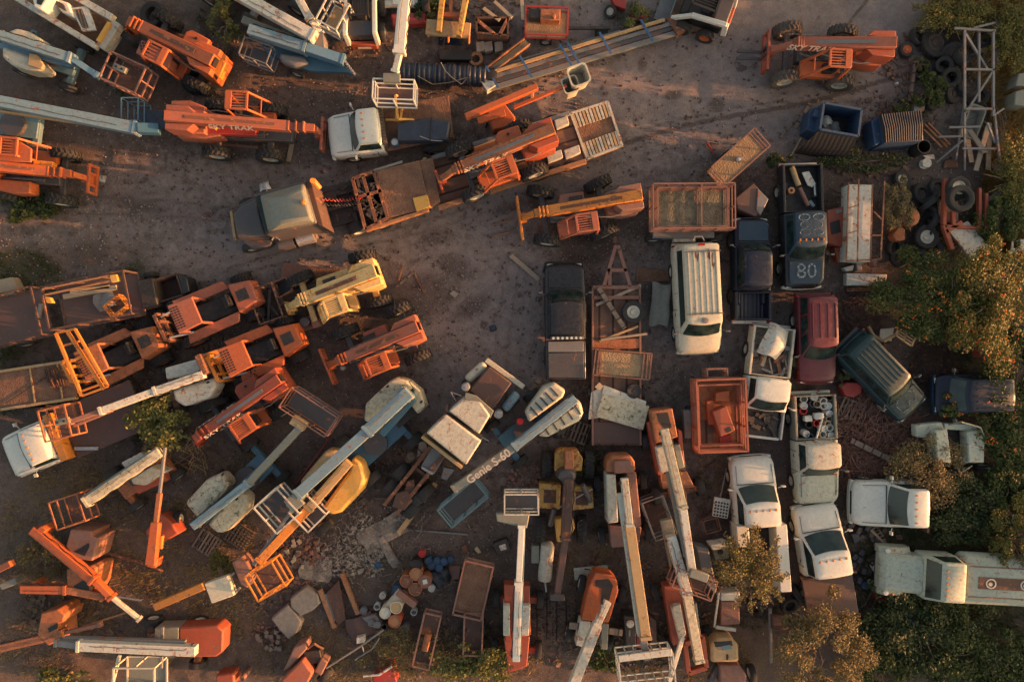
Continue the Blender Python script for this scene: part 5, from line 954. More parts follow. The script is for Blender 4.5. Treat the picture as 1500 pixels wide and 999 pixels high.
sheet('panel','large cream sheet panel lying on the scrap in the hoodless white pickup','panel',1138,500,1.5,-25,1.0,1.45,'dirty_white',z=1.2,sag=.25,wr=.02)
one('pallet','broken small pallet in the scrap of the hoodless white pickup','pallet',1142,535,1.1,12,MB().cage(-.35,.35,-.4,.4,0,.05,4,3,.06),'wood',z=.9)
for i in range(26): 
    x,y=random.uniform(1108,1154),random.uniform(506,556); one('scrap_piece','small broken piece of scrap heaped in the hoodless white pickup bed','scrap',x,y,.9,random.uniform(0,180),MB().box(-random.uniform(.1,.35),.2,-.05,random.uniform(.03,.12),0,random.uniform(.03,.12)),random.choice(['wood','junk_mix','grey_metal','rust','dark','junk_brown']),'scrap in the hoodless pickup',z=random.uniform(.7,1.0))
# ================================================================== trailers and cages
TR='trailers and cages'
t=T('flatbed_trailer','rusty flat trailer with an A-shaped drawbar, boards and a loose wheel on it','trailer',903,530,.8,90,TR)
d=t.pol('deck',[(868,422),(937,422),(938,652),(868,652)],.65,.8,'planks',.01); fr=MB()
for a,b_ in (((868,421),(937,421)),((868,436),(937,436)),((884,420),(902,360)),((923,420),(905,360)),((889,396),(918,396)),((868,421),(868,652)),((937,421),(938,652)),((893,420),(893,398))): fr.bar(t.l(*a,.84),t.l(*b_,.84),.16 if a[1]<500 and b_[1]<500 else .09,.16)
t.part('frame',fr,'pink_rust',bev=.01); t.part('coupler',MB().obox(t.l(901,352,.8),(.3,.18,.2)).tube(t.l(908,366,.3),t.l(908,366,1.1),.05),'dark_rust')
t.pol('tail_plate',[(868,618),(938,618),(938,650),(868,650)],.8,.86,'brown_steel',.02); t.pol('cross_plate',[(868,498),(937,496),(937,510),(868,512)],.8,.9,'orange_rust',.02)
for s in (866,940): 
    for y in (575,605): q=t.l(s,y,.4); wheel(t,q.x,q.y,.36,.24)
tyre_flat('black wheel with a cream rim lying on the rusty flat trailer',928,457,.52,.3,z=.84,rim='rim'); tyre_flat('small black tyre lying on the flat trailer above the white boards',929,573,.34,.22,z=.84,rim='rim_dark')
PL='loose planks on the flat trailer'
plank('grey square timber crossing on top of another on the flat trailer',(877,422),(915,481),.2,.1,.97,'planks_grey',group=PL); plank('thin pale batten lying under the square timber on the flat trailer',(873,447),(939,418),.14,.05,.86,'wood',group=PL)
plank('pale batten slanting on the flat trailer below the loose wheel',(878,500),(935,478),.10,.05,.9,'tan',group=PL); plank('pale batten poking right off the flat trailer above the mesh gate',(880,498),(948,489),.10,.05,.94,'wood',group=PL)
t=T('mesh_gate','tan mesh gate with a pink frame lying flat across the rusty trailer','gate',912,533,1.1,-4,z=.9); t.pol('mesh',[(875,514),(953,520),(950,553),(871,548)],1.0,1.05,'deck_tan',0); fr=MB()
for a,b_ in (((873,512),(955,518)),((955,518),(951,556)),((951,556),(869,549)),((869,549),(873,512)),((878,512),(874,549)),((881,513),(878,550)),((944,517),(940,554)),((949,518),(946,555))): fr.bar(t.l(*a,1.1),t.l(*b_,1.1),.06)
t.part('frame',fr,'pink_rust')
for lab,pts,z,h in (('white board on top of the board stack on the rusty trailer',[(883,577),(951,595),(942,630),(873,610)],1.02,.04),('cream board, middle of the stack on the rusty trailer',[(885,564),(947,588),(944,600),(876,600)],.96,.04),('grey board at the bottom of the stack on the rusty trailer',[(866,575),(884,564),(890,610),(862,614)],.88,.04)):
    polything('board',lab,'board',pts,0,h,'mossy_cream' if 'white' in lab else 'dirty_white','boards on the rusty trailer',z=z,bev=.005)
polything('board','small tan board end sticking up from the board stack','board',[(871,567),(878,560),(884,566),(878,572)],0,.04,'cardboard',z=1.08,bev=.005)
def cagetrailer(lab,p,q,hw,zf,zt,mt,floor,nx=4,ny=2,w=.06,inner=True,cat='trailer',wh=True,top2=False,name='cage_trailer',mid=1):
    t=T2(name,lab,cat,p,q,zt,TR); L=t.L; f=t.part('floor',MB().box(-L/2,L/2,-hw,hw,zf-.1,zf),floor); t.part('railing',MB().cage(-L/2,L/2,-hw,hw,zf,zt,nx,ny,w,mid),mt)
    if top2: t.part('inner_rail',MB().cage(-L/2+.25,L/2-.25,-hw+.12,hw-.12,zf,zt-.25,nx,ny,w*.9,mid),mt)
    fr=MB()
    for s in (-1,1): fr.box(-L/2,L/2,s*hw*.6-.05,s*hw*.6+.05,zf-.3,zf-.1)
    t.part('frame',fr,'dark_rust')
    if wh:
        for s in (-1,1): wheel(t,0,s*(hw-.02),.36 if zf>.6 else .3,.24)
    return t
t=cagetrailer('pink-railed cage with a littered mesh floor, right of the amber telehandler','(',(0,0),0,0,0,'','') if False else cagetrailer('pink-railed scissor lift cage with a littered mesh floor, beside the amber telehandler',(957,302),(1077,301),.98,1.15,2.0,'pink_rust','deck_litter',5,2,.055,top2=True)
t.part('center_bar',MB().bar((.35,-.9,1.2),(.35,.9,1.2),.05).bar((.35,-.9,1.9),(.35,.9,1.9),.05).bar((.35,-.9,1.2),(.35,-.9,2.0),.05).bar((.35,.9,1.2),(.35,.9,2),.05),'pink_rust'); t.part('base_box',MB().box(-1.6,1.2,-1.25,-.7,.3,.9),'grey_metal',bev=.03); t.part('step',MB().box(-.6,.4,-1.4,-1.2,.3,.7),'dirty_white',bev=.02); wheel(t,1.4,-1.2,.4,.25); wheel(t,-1.5,-1.2,.4,.25)
cagetrailer('narrow pink-railed platform with a sandy floor, slanting by the brown cabinet',(1053,258),(1117,201),.52,.9,1.6,'pink_rust','deck_tan',3,1,.05)
one('grinder','small grey machine fitting lying on the sandy platform floor','fitting',1081,234,.95,20,MB().lathe([(.1,0),(.1,.1),(.05,.12),(.001,.12)]).box(.05,.25,-.04,.04,0,.08),'steel',z=.91)
t=T('cabinet','tilted brown metal cabinet with a pale edge strip, behind the pink-railed cage','cabinet',1102,293,1,-35); t.pol('cabinet_body',[(1078,290),(1104,268),(1124,290),(1108,318),(1080,306)],.1,1.0,'brown_steel',.04); t.pol('door',[(1110,276),(1126,292),(1114,316),(1108,308)],.1,1.05,'grey_metal',.03)
t=cagetrailer('red-orange cage platform holding an orange steel box, by the hoodless pickup',(1056,556),(1060,662),1.08,.9,1.9,'faded_orange','orange_rust',3,1,.07,top2=True,mid=2); FL=t
t.part('slatted_panel',MB().box(.3,1.5,-.75,-.15,.9,.96),'planks'); t.part('end_step',MB().cage(-t.L/2-.45,-t.L/2-.05,-.45,.45,.7,1.4,2,1,.07),'pink_rust'); t.part('side_motor',MB().box(-.2,1.1,-1.45,-1.1,.3,.9),'grey_metal',bev=.04)
t=T('steel_box','tilted orange steel box with a square hole, lying in the red-orange cage','box',1062,617,1.6,22,z=.95); t.pol('box_body',[(1044,603),(1064,595),(1077,630),(1056,640)],1.0,1.7,'orange_red',.03); t.pol('opening',[(1062,628),(1069,625),(1072,631),(1065,634)],1.69,1.71,'black',0)
polything('panel','bright orange bent plate lying above the steel box in the cage','panel',[(1049,575),(1069,572),(1068,587),(1048,588)],0,.3,'orange','loose plates in the cage',z=.95); polything('panel','bright orange narrow plate at the left of the steel box in the cage','panel',[(1035,588),(1045,586),(1048,622),(1038,622)],0,.3,'orange','loose plates in the cage',z=.95); polything('panel','dull red plate under the steel box in the cage','panel',[(1054,640),(1070,636),(1076,654),(1054,656)],0,.1,'red_paint','loose plates in the cage',z=.95)
t=cagetrailer('rusty railed flatbed with a folded steel gate and loose timber, at the left',(66,452),(186,428),.95,1.15,2.3,'dark_rust','brown_steel',3,1,.07,mid=0)
t.part('mast_motor',MB().box(t.L/2,t.L/2+.7,-.7,.6,.5,1.3),'engine',bev=.05); wheel(t,t.L/2+.2,.9,.34,.24); wheel(t,t.L/2+.3,-.9,.34,.24)
mb=MB()
for p,q in (((62,424),(160,404)),((66,432),(170,410))): mb.bar(t.l(*p,2.35),t.l(*q,2.35),.07)
t.part('double_rail',mb,'rust_lit'); t.pol('yellow_plate',[(160,403),(170,402),(173,412),(163,414)],2.2,2.4,'yellow',.02); t.pol('yellow_plate',[(65,434),(73,436),(77,444),(68,444)],2.0,2.2,'yellow',.02)
plank('long pale timber lying on the rusty railed flatbed',(92,435),(170,421),.22,.1,1.2,'wood',group='timber on the railed flatbed'); plank('short pale timber beside the long one on the rusty railed flatbed',(102,427),(160,420),.16,.1,1.2,'tan',group='timber on the railed flatbed')
sheet('plastic_sheet','crumpled grey plastic sheet in the rusty railed flatbed','sheet',152,440,1.4,20,.9,.8,'grey_metal',z=1.2,wr=.12)
t=T('wire_basket','tilted amber wire basket in the railed flatbed','basket',166,448,1.8,38,z=1.3); t.part('cage_wires',MB().cage(-.42,.42,-.3,.3,0,.4,5,3,.04,1),'amber')
t=T2('flatbed_trailer','dark low trailer with rusty side rails, cut by the left edge','trailer',(-40,480),(64,456),1.2,TR); L=t.L
t.part('floor',MB().box(-L/2,L/2,-1.1,1.1,.8,.9),'brown_steel'); t.part('railing',MB().cage(-L/2,L/2,-1.1,1.1,.9,1.7,4,1,.07,0),'dark_rust'); wheel(t,0,-1.1,.4,.25); t.part('tool',MB().bar((1.2,-.2,1),(1.5,.4,1),.15),'grey_metal')
t=T2('flatbed_trailer','sunlit rusty deck trailer with a cable coil at its end, at the left edge','trailer',(-20,575),(105,556),1.3,TR); L=t.L
t.part('deck',MB().box(-L/2,L/2,-.85,.85,1.05,1.2),'deck_rust'); e=MB()
for s in (-1,1): e.box(-L/2,L/2,s*.85-.06,s*.85+.06,1.0,1.26)
for x in (.1,1.35): e.box(x-.03,x+.03,-.8,.8,1.2,1.24)
t.part('edge_beam',e,'tan'); cbm=MB()
for i in range(9): cbm.pline([(L/2-1.15+.07*i,.65,1.28),(L/2-1.1+.09*i,.2,1.3+.03*(i%3)),(L/2-.95+.07*i,-.25,1.28)],.03)
t.part('cable_coil',cbm,'dark_rust'); wheel(t,-.5,-.9,.4,.25); t.part('cable',MB().bar((-1.2,-.6,1.24),(1.0,.4,1.24),.03),'dark')
cagetrailer('narrow rusty deck with low rails, upper of the two at the bottom centre',(702,826),(684,904),.65,.9,1.4,'pink_rust','deck_rust',2,1,.07,mid=0)
cagetrailer('rusty cart frame with pipes inside, below the narrow rusty deck',(694,898),(692,960),.42,.7,1.2,'pink_rust','dark_rust',2,1,.06,mid=0)
t=cagetrailer('rusty oblong trailer frame with an orange tank, above the yellowing bush',(634,900),(616,978),.38,.7,1.2,'pink_rust','dark_rust',2,1,.07,mid=0); t.part('tank',MB().tube((-.3,0,1.0),(.5,0,1.0),.16,n=12),'orange_rust')
t=cagetrailer('small red trailer with an orange engine on its plank floor, near the top','(' and (770,30),(832,32),.62,.6,1.0,'red_paint','deck_tan',2,1,.06,mid=0); t.part('engine',MB().box(-.3,.6,0,.5,.6,1.1).tube((.3,.1,1.1),(.3,.1,1.3),.1),'orange_rust',bev=.05); t.part('engine',MB().box(-.8,-.2,.1,.55,.6,1.0),'engine',bev=.05); t.part('drawbar',MB().bar((t.L/2,-.1,.55),(t.L/2+2.0,0,.5),.12),'dark')
# orange machines on the left: forks, slotted hoods and open seats
def forklift(lab,p,q,mt,mast,h=1.7,fw=1.2,ex=0,name='rough_terrain_forklift'):
    """+x towards the mast"""
    t=T2(name,lab,'forklift',p,q,1.6,'orange masted forklifts'); L=t.L
    t.part('chassis',MB().box(-L/2+.3,L/2-1.0,-.45,.45,.5,.9),'dark',bev=.03); rb=t.part('rear_weight',MB().prism([(-L/2,-.55),(-L/2,.55),(-L/2+1.1,.75),(-L/2+1.1,-.75)],.6,1.5,.08),mt,bev=.06); t.part('radiator',MB().box(-L/2+.35,-L/2+.85,-.25,.25,1.5,1.52),'engine',rb)
    for s in (-1,1): t.part('fender',MB().prism([(-L/2+1.1,s*.55),(L/2-1.3,s*.6),(L/2-1.2,s*1.05),(-L/2+1.3,s*1.0)],1.1,1.25,.02),mt,bev=.03)
    t.part('seat',MB().box(-L/2+1.15,-L/2+1.55,-.25,.25,1.0,1.5).box(-L/2+1.15,-L/2+1.25,-.25,.25,1.4,1.9),'black',bev=.04)
    rf=t.part('slotted_roof',MB().prism([(-.1,-.62),(-.1,.62),(1.05,.68),(1.05,-.68)],2.25,2.36,.02),mt,bev=.03); v=MB()
    for i in range(9):
        for j in range(3): v.box(.62+.14*j-.0,.72+.14*j,-.5+.115*i,-.44+.115*i,2.352,2.366)
    t.part('slots',v,'black',rf); g=MB()
    for x in (-.05,1.0):
        for y in (-.58,.58): g.bar((x,y,1.0),(x,y,2.26),.08)
    t.part('cab_frame',g,mt)
    x=L/2-.55; m_=MB(); top=mast[0]; w2=mast[1]
    for y in (-w2,-w2*.45,w2*.45,w2): m_.bar((x,y,.3),(x-.1,y,top),.11)
    for z in (.4,1.2,top): m_.bar((x,-w2,z),(x-.05,w2,z),.12)
    for y in (-w2,w2): m_.bar((x-.1,y,.3),(x-.1,y,top),.10)
    t.part('mast',m_,mt if mast[2] is None else mast[2]); c=MB().box(x+.12,x+.2,-fw,fw,.4,1.2); c.box(x+.2,x+.3,-fw,fw,.35,.5); t.part('fork_carriage',c,'rust'); 
    for s in (-1,1): t.part('tilt_cylinder',MB().tube((x-.1,s*.5,1.6),(x-1.1,s*.65,1.3),.05),'steel')
    for xx,r_ in ((x-.75,.6),(-L/2+.7,.45)):
        for s in (-1,1): wheel(t,xx,s*.9,r_,.4,'rim_orange',True)
    return t
forklift('orange forklift with a slotted roof and an upright rusty mast, highest of the left group',(372,424),(222,488),'faded_orange',(1.9,.62,'rust'),fw=.65)
forklift('orange forklift with a slotted roof reaching the long boom lift cover, middle of the group',(438,488),(300,548),'orange',(2.0,.6,'amber'),fw=.6)
t=forklift('amber forklift with a slotted rusty roof and a very wide tall mast frame',(228,492),(98,552),'orange_rust',(2.4,.5,'amber'),fw=.6)
mb=MB(); q=[t.l(*p) for p in ((82,488,2.8),(120,580,2.6),(98,484,2.8),(152,570,2.6))]; mb.bar(q[0],q[1],.12); mb.bar(q[2],q[3],.12); mb.bar(t.l(110,482,2.9),t.l(158,566,2.7),.10)
for p,r_ in (((82,488,2.8),(110,482,2.9)),((120,580,2.6),(158,566,2.7)),((114,575,2.4),(155,560,2.4)),((92,534,2.7),(122,522,2.7)),((88,508,2.7),(116,500,2.7))): mb.bar(t.l(*p),t.l(*r_),.08)
t.part('wide_mast_frame',mb,'amber')
# wooden-floored cage left of yellow telehandler and the boards behind it
t=T('steel_bin','small open steel bin on the ground behind the pale yellow telehandler','bin',413,418,.8,18); bb=MB()
for a,b_ in (((402,415),(421,407)),((421,407),(430,426)),((430,426),(411,437)),((411,437),(402,415))): bb.bar(t.l(*a,.5),t.l(*b_,.5),.05,.6)
t.part('bin_wall',bb,'pink_rust'); t.pol('bin_floor',[(403,415),(421,408),(429,426),(412,436)],.1,.25,'dark_grey',0)
polything('board','sun-bleached board lying left of the two behind the yellow telehandler','board',[(414,384),(455,390),(454,414),(410,408)],.0,.06,'pink_rust','boards on the ground'); polything('board','red-brown board lying right of its pair behind the yellow telehandler','board',[(454,391),(500,394),(492,418),(454,414)],.0,.06,'deck_rust','boards on the ground')
t=T('steel_rack','dark rusty steel rack full of bent bars, left of the yellow boom tip','rack',390,445,1.2,20); t.part('rack_frame',MB().cage(-.55,.55,-.8,.8,0,1.3,2,3,.06,1),'dark_rust'); t.part('rack_load',MB().bar((-.4,-.7,.5),(.3,.6,.9),.12).bar((.2,-.6,.7),(-.3,.7,.6),.1),'engine')
t=T('engine_block','grey engine on a small stand under the yellow telehandler cab','engine',452,472,.7,20); t.part('stand',MB().box(-.45,.45,-.3,.3,.2,.4).box(.1,.45,-.35,.3,.4,.7),'pink_rust',bev=.03); t.part('motor',MB().lathe([(.22,.4),(.22,.8),(.001,.85)],(-.15,.05,0),n=12),'dark_grey')
# black open skip
t=T('skip','black open steel skip left of the slotted orange forklift','skip',248,423,.9,14); pts=[(217,412),(258,401),(274,407),(276,428),(232,446)]
mb=MB(); q=[t.l(*p,1.0) for p in ((218,413),(258,401),(268,432),(228,444))]
for a,b_ in zip(q,q[1:]+q[:1]): mb.bar(a-Vector((0,0,.5)),b_-Vector((0,0,.5)),.08,1.0)
t.part('wall',mb,'dark_rust'); t.pol('floor',[(219,414),(257,403),(266,431),(229,442)],.05,.15,'brown_steel',0); t.pol('end_box',[(260,401),(273,406),(278,428),(268,432)],.1,1.05,'black_paint',.05)
# ================================================================== dumpsters, bins, big open things
t=T('dumpster','open blue dumpster with rubbish inside and its ribbed black lid hanging down','dumpster',1218,190,.6,-10)
top=[(1207,151),(1262,161),(1257,200),(1201,190)]; zt=1.45; q=[t.l(*p,zt) for p in top]; mb=MB()
for i in range(4): a,b_=q[i],q[(i+1)%4]; mb.bar(a-Vector((0,0,zt/2+.02)),b_-Vector((0,0,zt/2+.02)),.06,zt-.1)
mb.bar(q[0],q[1],.1,.08); mb.bar(q[1],q[2],.1,.08); mb.bar(q[2],q[3],.1,.08); mb.bar(q[3],q[0],.1,.08)
bd=t.part('bin_body',mb,'dumpster_blue'); mb=MB(); a,b_=q[3],q[2]; dn=(q[3]-q[0]).normalized()
mb.loft([[a,b_,b_-Vector((0,0,.04)),a-Vector((0,0,.04))],[a+dn*.55+Vector((-.35,0,-.5)),b_+dn*.5+Vector((0,0,-.5)),b_+dn*.5+Vector((0,0,-.54)),a+dn*.55+Vector((-.35,0,-.54))],[a+dn*.8+Vector((-.5,0,-1.25)),b_+dn*.8+Vector((-.1,0,-1.25)),b_+dn*.8+Vector((-.1,0,-1.29)),a+dn*.8+Vector((-.5,0,-1.29))]]); t.part('lid',mb,'lid_black')
mb=MB(); sd=(q[0]-q[3]).normalized(); m1=q[0].lerp(q[3],.35)+Vector((-.12,0,-.35)); mb.obox(m1,(.3,.35,.3),-10); t.part('lift_pocket',mb,'dumpster_blue',bev=.02); t.part('side_slope',MB().prism([(q[0].x,q[0].y),(q[3].x,q[3].y),(q[3].x-.35,q[3].y+.1),(q[0].x-.35,q[0].y-.15)],0,.9),'dumpster_blue',bev=.02); t.pol('bin_floor',top,.1,.2,'dark',0)
for i,(x,y) in enumerate(((1211,176),(1216,182),(1224,186),(1214,188))): sheet('rubbish_bag','crumpled pale rubbish inside the open blue dumpster','rubbish',x,y,.7,i*50,.45,.4,'bucket_white' if i<2 else 'grey_metal',z=.4,wr=.16,group='rubbish in the dumpster')
t=T('dumpster','closed blue dumpster with a rust-streaked ribbed black lid, right of the open one','dumpster',1308,193,.7,8)
t.pol('bin_body',[(1290,168),(1350,162),(1353,206),(1296,210)],0,1.4,'dumpster_blue',.04); t.pol('side_pocket',[(1276,176),(1292,170),(1296,206),(1282,214)],.3,1.15,'dumpster_blue',.05); ld=t.pol('lid',[(1289,168),(1349,162),(1352,205),(1296,209)],1.42,1.5,'lid_black',.02); rb=MB()
for i in range(17):
    f_=(i+.5)/17; a=t.l(1290+60*f_,168-6*f_,1.52); b_=t.l(1297+55*f_,209-4*f_,1.52); rb.pline([a,a.lerp(b_,.5)+Vector((.04,0,.02)),b_],.022,5)
t.part('lid_rib',rb,'dark_grey',ld)
# trough trailer with pale body
t=T('hopper','long pale steel trough in a rusty pipe frame, among weeds beside the tyres','trough',1262,325,1.4,-88); t.pol('trough_body',[(1244,270),(1278,271),(1275,384),(1240,381)],.6,1.35,'dirty_white',.03); fr=MB()
for a,b_ in (((1243,268),(1240,382)),((1258,262),(1256,384)),((1278,270),(1275,384)),((1240,382),(1290,380)),((1296,265),(1290,380)),((1244,305),(1258,300)),((1242,342),(1256,338)),((1280,310),(1292,322)),((1275,345),(1292,345))): fr.bar(t.l(*a,1.5),t.l(*b_,1.5),.05)
t.part('pipe_frame',fr,'rust'); t.pol('float',[(1276,380),(1286,380),(1284,392),(1280,391)],.2,.6,'pink_rust',.05)
t=T('machine_part','bright red-orange machine casing squeezed between the blue pickup and the pale trough','machine part',1224,330,.8,5); t.pol('casing',[(1211,308),(1238,302),(1240,350),(1234,362),(1212,356)],.2,.9,'orange_red',.06); t.pol('chute',[(1222,362),(1238,362),(1232,384),(1228,384)],.2,.7,'orange_red',.04); t.pol('panel',[(1224,308),(1234,306),(1234,311),(1224,313)],.9,.93,'grey_metal',0); t.pol('opening',[(1216,326),(1230,322),(1232,340),(1218,344)],.88,.92,'black',.01)
t=T('machine_part','orange and blue streaked barrel casing beneath the dry weeds, left of the tyre heap','machine part',1333,318,.8,30); t.part('barrel',MB().lathe([(.001,0),(.42,0),(.42,.55),(.36,.6),(.001,.62)]),'orange_rust',loc=(0,0,.3)); t.pol('bucket_end',[(1318,330),(1326,336),(1326,352),(1312,354),(1308,344)],.2,.7,'orange_rust',.05)
t=T('loader_frame','orange steel loader frame carrying a grey and a black tyre, right of the tyre stack','frame',1400,320,.8,-5); fr=MB()
for a,b_,w_ in (((1384,262),(1382,330),.16),((1382,330),(1394,366),.2),((1395,310),(1396,330),.16),((1382,332),(1432,334),.14),((1434,276),(1434,336),.14),((1444,284),(1443,336),.14),((1408,326),(1384,340),.2)): fr.bar(t.l(*a,.9),t.l(*b_,.9),w_,.2)
t.part('steel_frame',fr,'orange_red',bev=.02); t.pol('plate',[(1376,295),(1404,295),(1404,326),(1376,326)],.5,.7,'pink_rust',.03)
polything('plate','pale steel plate with round holes, propped on the orange loader frame','steel plate',[(1390,338),(1418,324),(1448,360),(1424,381)],.3,.42,'dirty_white',z=.4,bev=.01)
for i,(x,y) in enumerate(((1401,344),(1412,352),(1421,353),(1428,349),(1431,357),(1425,345))): pass
polything('plate','pale crumpled sheet metal above the orange frame, under the vine leaves','sheet metal',[(1432,300),(1478,270),(1470,320),(1456,330)],.0,.08,'grey_metal',z=.5); polything('board','pale board at the right edge among the leaves','board',[(1482,352),(1502,350),(1502,374),(1480,372)],0,.05,'dirty_white',z=.6)
polything('crate','long pale crate lid below the trough, above the flower bush','crate',[(1240,400),(1300,402),(1296,418),(1240,418)],.1,.45,'dirty_white',bev=.03); plank('rust-brown beam lying under the pale crate lid',(1240,424),(1300,424),.2,.15,0,'rust',cat='beam',name='beam'); polything('tub','small white tub end above the pale crate lid','tub',[(1235,392),(1252,388),(1250,396),(1240,398)],0,.35,'dirty_white',bev=.04); polything('box','small grey block under the trough','block',[(1254,382),(1262,382),(1263,397),(1256,397)],.0,.4,'concrete')
t=T('grille_cart','tan slatted steel grille standing on a bent amber frame by the flower bush','grille',1320,485,.9,-22); g=MB()
q=[t.l(*p,1.0) for p in ((1325,461),(1349,474),(1335,507),(1312,491))]
for a,b_ in zip(q,q[1:]+q[:1]): g.bar(a,b_,.08)
for i in range(1,8): g.bar(q[0].lerp(q[3],i/8),q[1].lerp(q[2],i/8),.05)
g.bar(q[0].lerp(q[1],.5),q[3].lerp(q[2],.5),.05); t.part('grille',g,'tan'); t.pipe('handle',[(1328,463,1.0),(1308,461,.8)],.06,'amber'); t.pipe('tube_frame',[(1272,478,.4),(1280,492,.5),(1294,500,.7),(1314,489,.8)],.08,'tan')
polything('plate','white crumpled plate under the tan grille cart','plate',[(1290,482),(1310,480),(1306,500),(1288,496)],0,.06,'dirty_white',z=.2)
t=T('machine_part','small orange slotted machine hood among leaves at the right','machine part',1450,515,.8,-5); hd=t.pol('hood',[(1438,500),(1472,512),(1470,527),(1436,524)],.3,.9,'orange_red',.04); t.pol('plate',[(1438,502),(1452,504),(1450,522),(1438,520)],.9,.95,'grey_metal',.01); t.pol('slots',[(1458,512),(1468,514),(1467,522),(1457,520)],.9,.91,'black',0)
polything('tub','faded red round tub beside the dark green car','tub',[(1232,566),(1240,560),(1256,560),(1264,566),(1262,576),(1252,582),(1238,580)],.0,.5,'red_paint',bev=.05); pallet('weathered grey pallet left of the twig pile',1250,602,-24,1.3,.95,'planks_grey')
plank('pale grey plank lying across the twig pile',(1247,645),(1303,672),.24,.06,.35,'planks_grey')
pallet('first of two pallets under the cut-off white cab',1286,788,-62,1.1,.6,'planks_grey'); plank('long white slat leaning below the cut-off white cab',(1276,776),(1298,798),.12,.05,.2,'wood')
# ------------------------------------------------------------------ tyres
TY='tyres in the heap under the pipe frame'
for x,y,r_,rim,z in ((1372,62,.72,'rim_dark',0),(1398,78,.55,'rim_dark',.1),(1346,52,.42,None,0),(1420,60,.5,'rim_dark',0),(1440,72,.5,'rim',.15),(1430,92,.55,'rim_dark',.1),(1455,60,.45,None,0),(1410,100,.5,'rim_dark',0),(1445,105,.5,None,0),(1420,125,.55,'rim_dark',.1),(1400,135,.5,'rim_dark',0),(1435,140,.5,None,0),(1352,102,.4,None,0),(1372,108,.42,'rim_dark',0),(1385,95,.4,None,.2),(1395,112,.45,None,.3),(1412,82,.42,'rim_dark',.35),(1440,55,.45,None,.3),(1382,125,.42,None,.1)):
    tyre_flat('dusty black tyre in the heap under the grey pipe frame',x,y,r_,.3,group=TY,z=z,rim=rim,tilt=(random.uniform(-22,22),random.uniform(-20,20)),lug=r_>.6)
tyre_flat('tyre with a rusty rim lying alone right of the dusty red telehandler',1330,72,.36,.26,rim='rim_orange'); tyre_flat('small tyre with a pink rim near the closed blue dumpster',1368,150,.36,.25,rim='rim_dark',tilt=(12,5))
for i,(x,y,z,lab) in enumerate(((1362,288,0,''),(1362,300,.25,''),(1362,312,.0,''),(1362,324,.2,''),(1364,336,0,''),(1352,284,0,''),(1378,276,0,''))): tyre_flat('black tyre standing in the packed column left of the orange loader frame',x,y,.52,.26,group='tyres in the packed column',z=z,tilt=(75,0) if i<5 else (20,0))
tyre_flat('black tyre with a bright white rim, above the flower bush',1359,347,.56,.3,rim='rim',z=.3); tyre_flat('tall black tyre without a rim beside the white-rimmed one',1366,366,.55,.3,z=.2,tilt=(10,0)); tyre_flat('dark tyre half under the bush left of the tall one',1320,378,.42,.28,z=.1,tilt=(15,10)); tyre_flat('dark tyre lying under the streaked barrel casing',1312,362,.42,.28,z=.0,tilt=(-15,10))
tyre_flat('big grey tyre with a white rim on top of the orange loader frame',1406,275,.55,.32,z=.9,rim='rim'); tyre_flat('big grey hollow tyre overlapping the white-rimmed one on the orange frame',1410,290,.6,.34,z=1.25)
tyre_flat('black tyre with a cream rim standing in weeds below the closed dumpster',1323,263,.42,.28,rim='rim',tilt=(10,8)); tyre_flat('small tyre with a cream rim in the weeds near the orange track loader',895,16,.30,.25,rim='rim',tilt=(30,0)); tyre_flat('rust-orange ring tyre beside the black trough',697,86,.34,.26,mat='rust_lit')
tyre_flat('big black tyre lying behind the louvred orange telehandler at the top left',222,20,.62,.4,tilt=(10,0)); tyre_flat('big black tyre in shade right of the louvred telehandler',284,117,.6,.4,tilt=(-8,0),lug=True)
one('reel','empty white cable reel near the closed blue dumpster','reel',1360,238,.4,0,MB().lathe([(.001,.3),(.22,.3),(.22,.26),(.1,.24),(.1,.06),(.22,.04),(.22,0),(.001,0)],n=16),'dirty_white'); drum('dark barrel lying open behind the closed blue dumpster',1354,215,.8,.3,'black',open_=True)
polything('sheet_metal','torn white sheet beside the cable reel','sheet',[(1352,228),(1368,226),(1370,234),(1356,232)],0,.04,'dirty_white',z=.1); polything('board','rust-brown board lying in the weeds below the pipe frame','board',[(1384,236),(1402,232),(1404,246),(1382,246)],0,.06,'rust')
for lab,p,q in (('reddish steel angle, top one of the fan near the dumpsters',(1355,182),(1388,216)),('reddish steel angle, middle of the fan near the dumpsters',(1360,180),(1392,212)),('reddish steel angle, lowest of the fan near the dumpsters',(1354,190),(1380,216))): plank(lab,p,q,.08,.08,.1,'rust_lit',cat='steel bar',name='steel_angle',group='steel angles by the dumpsters')
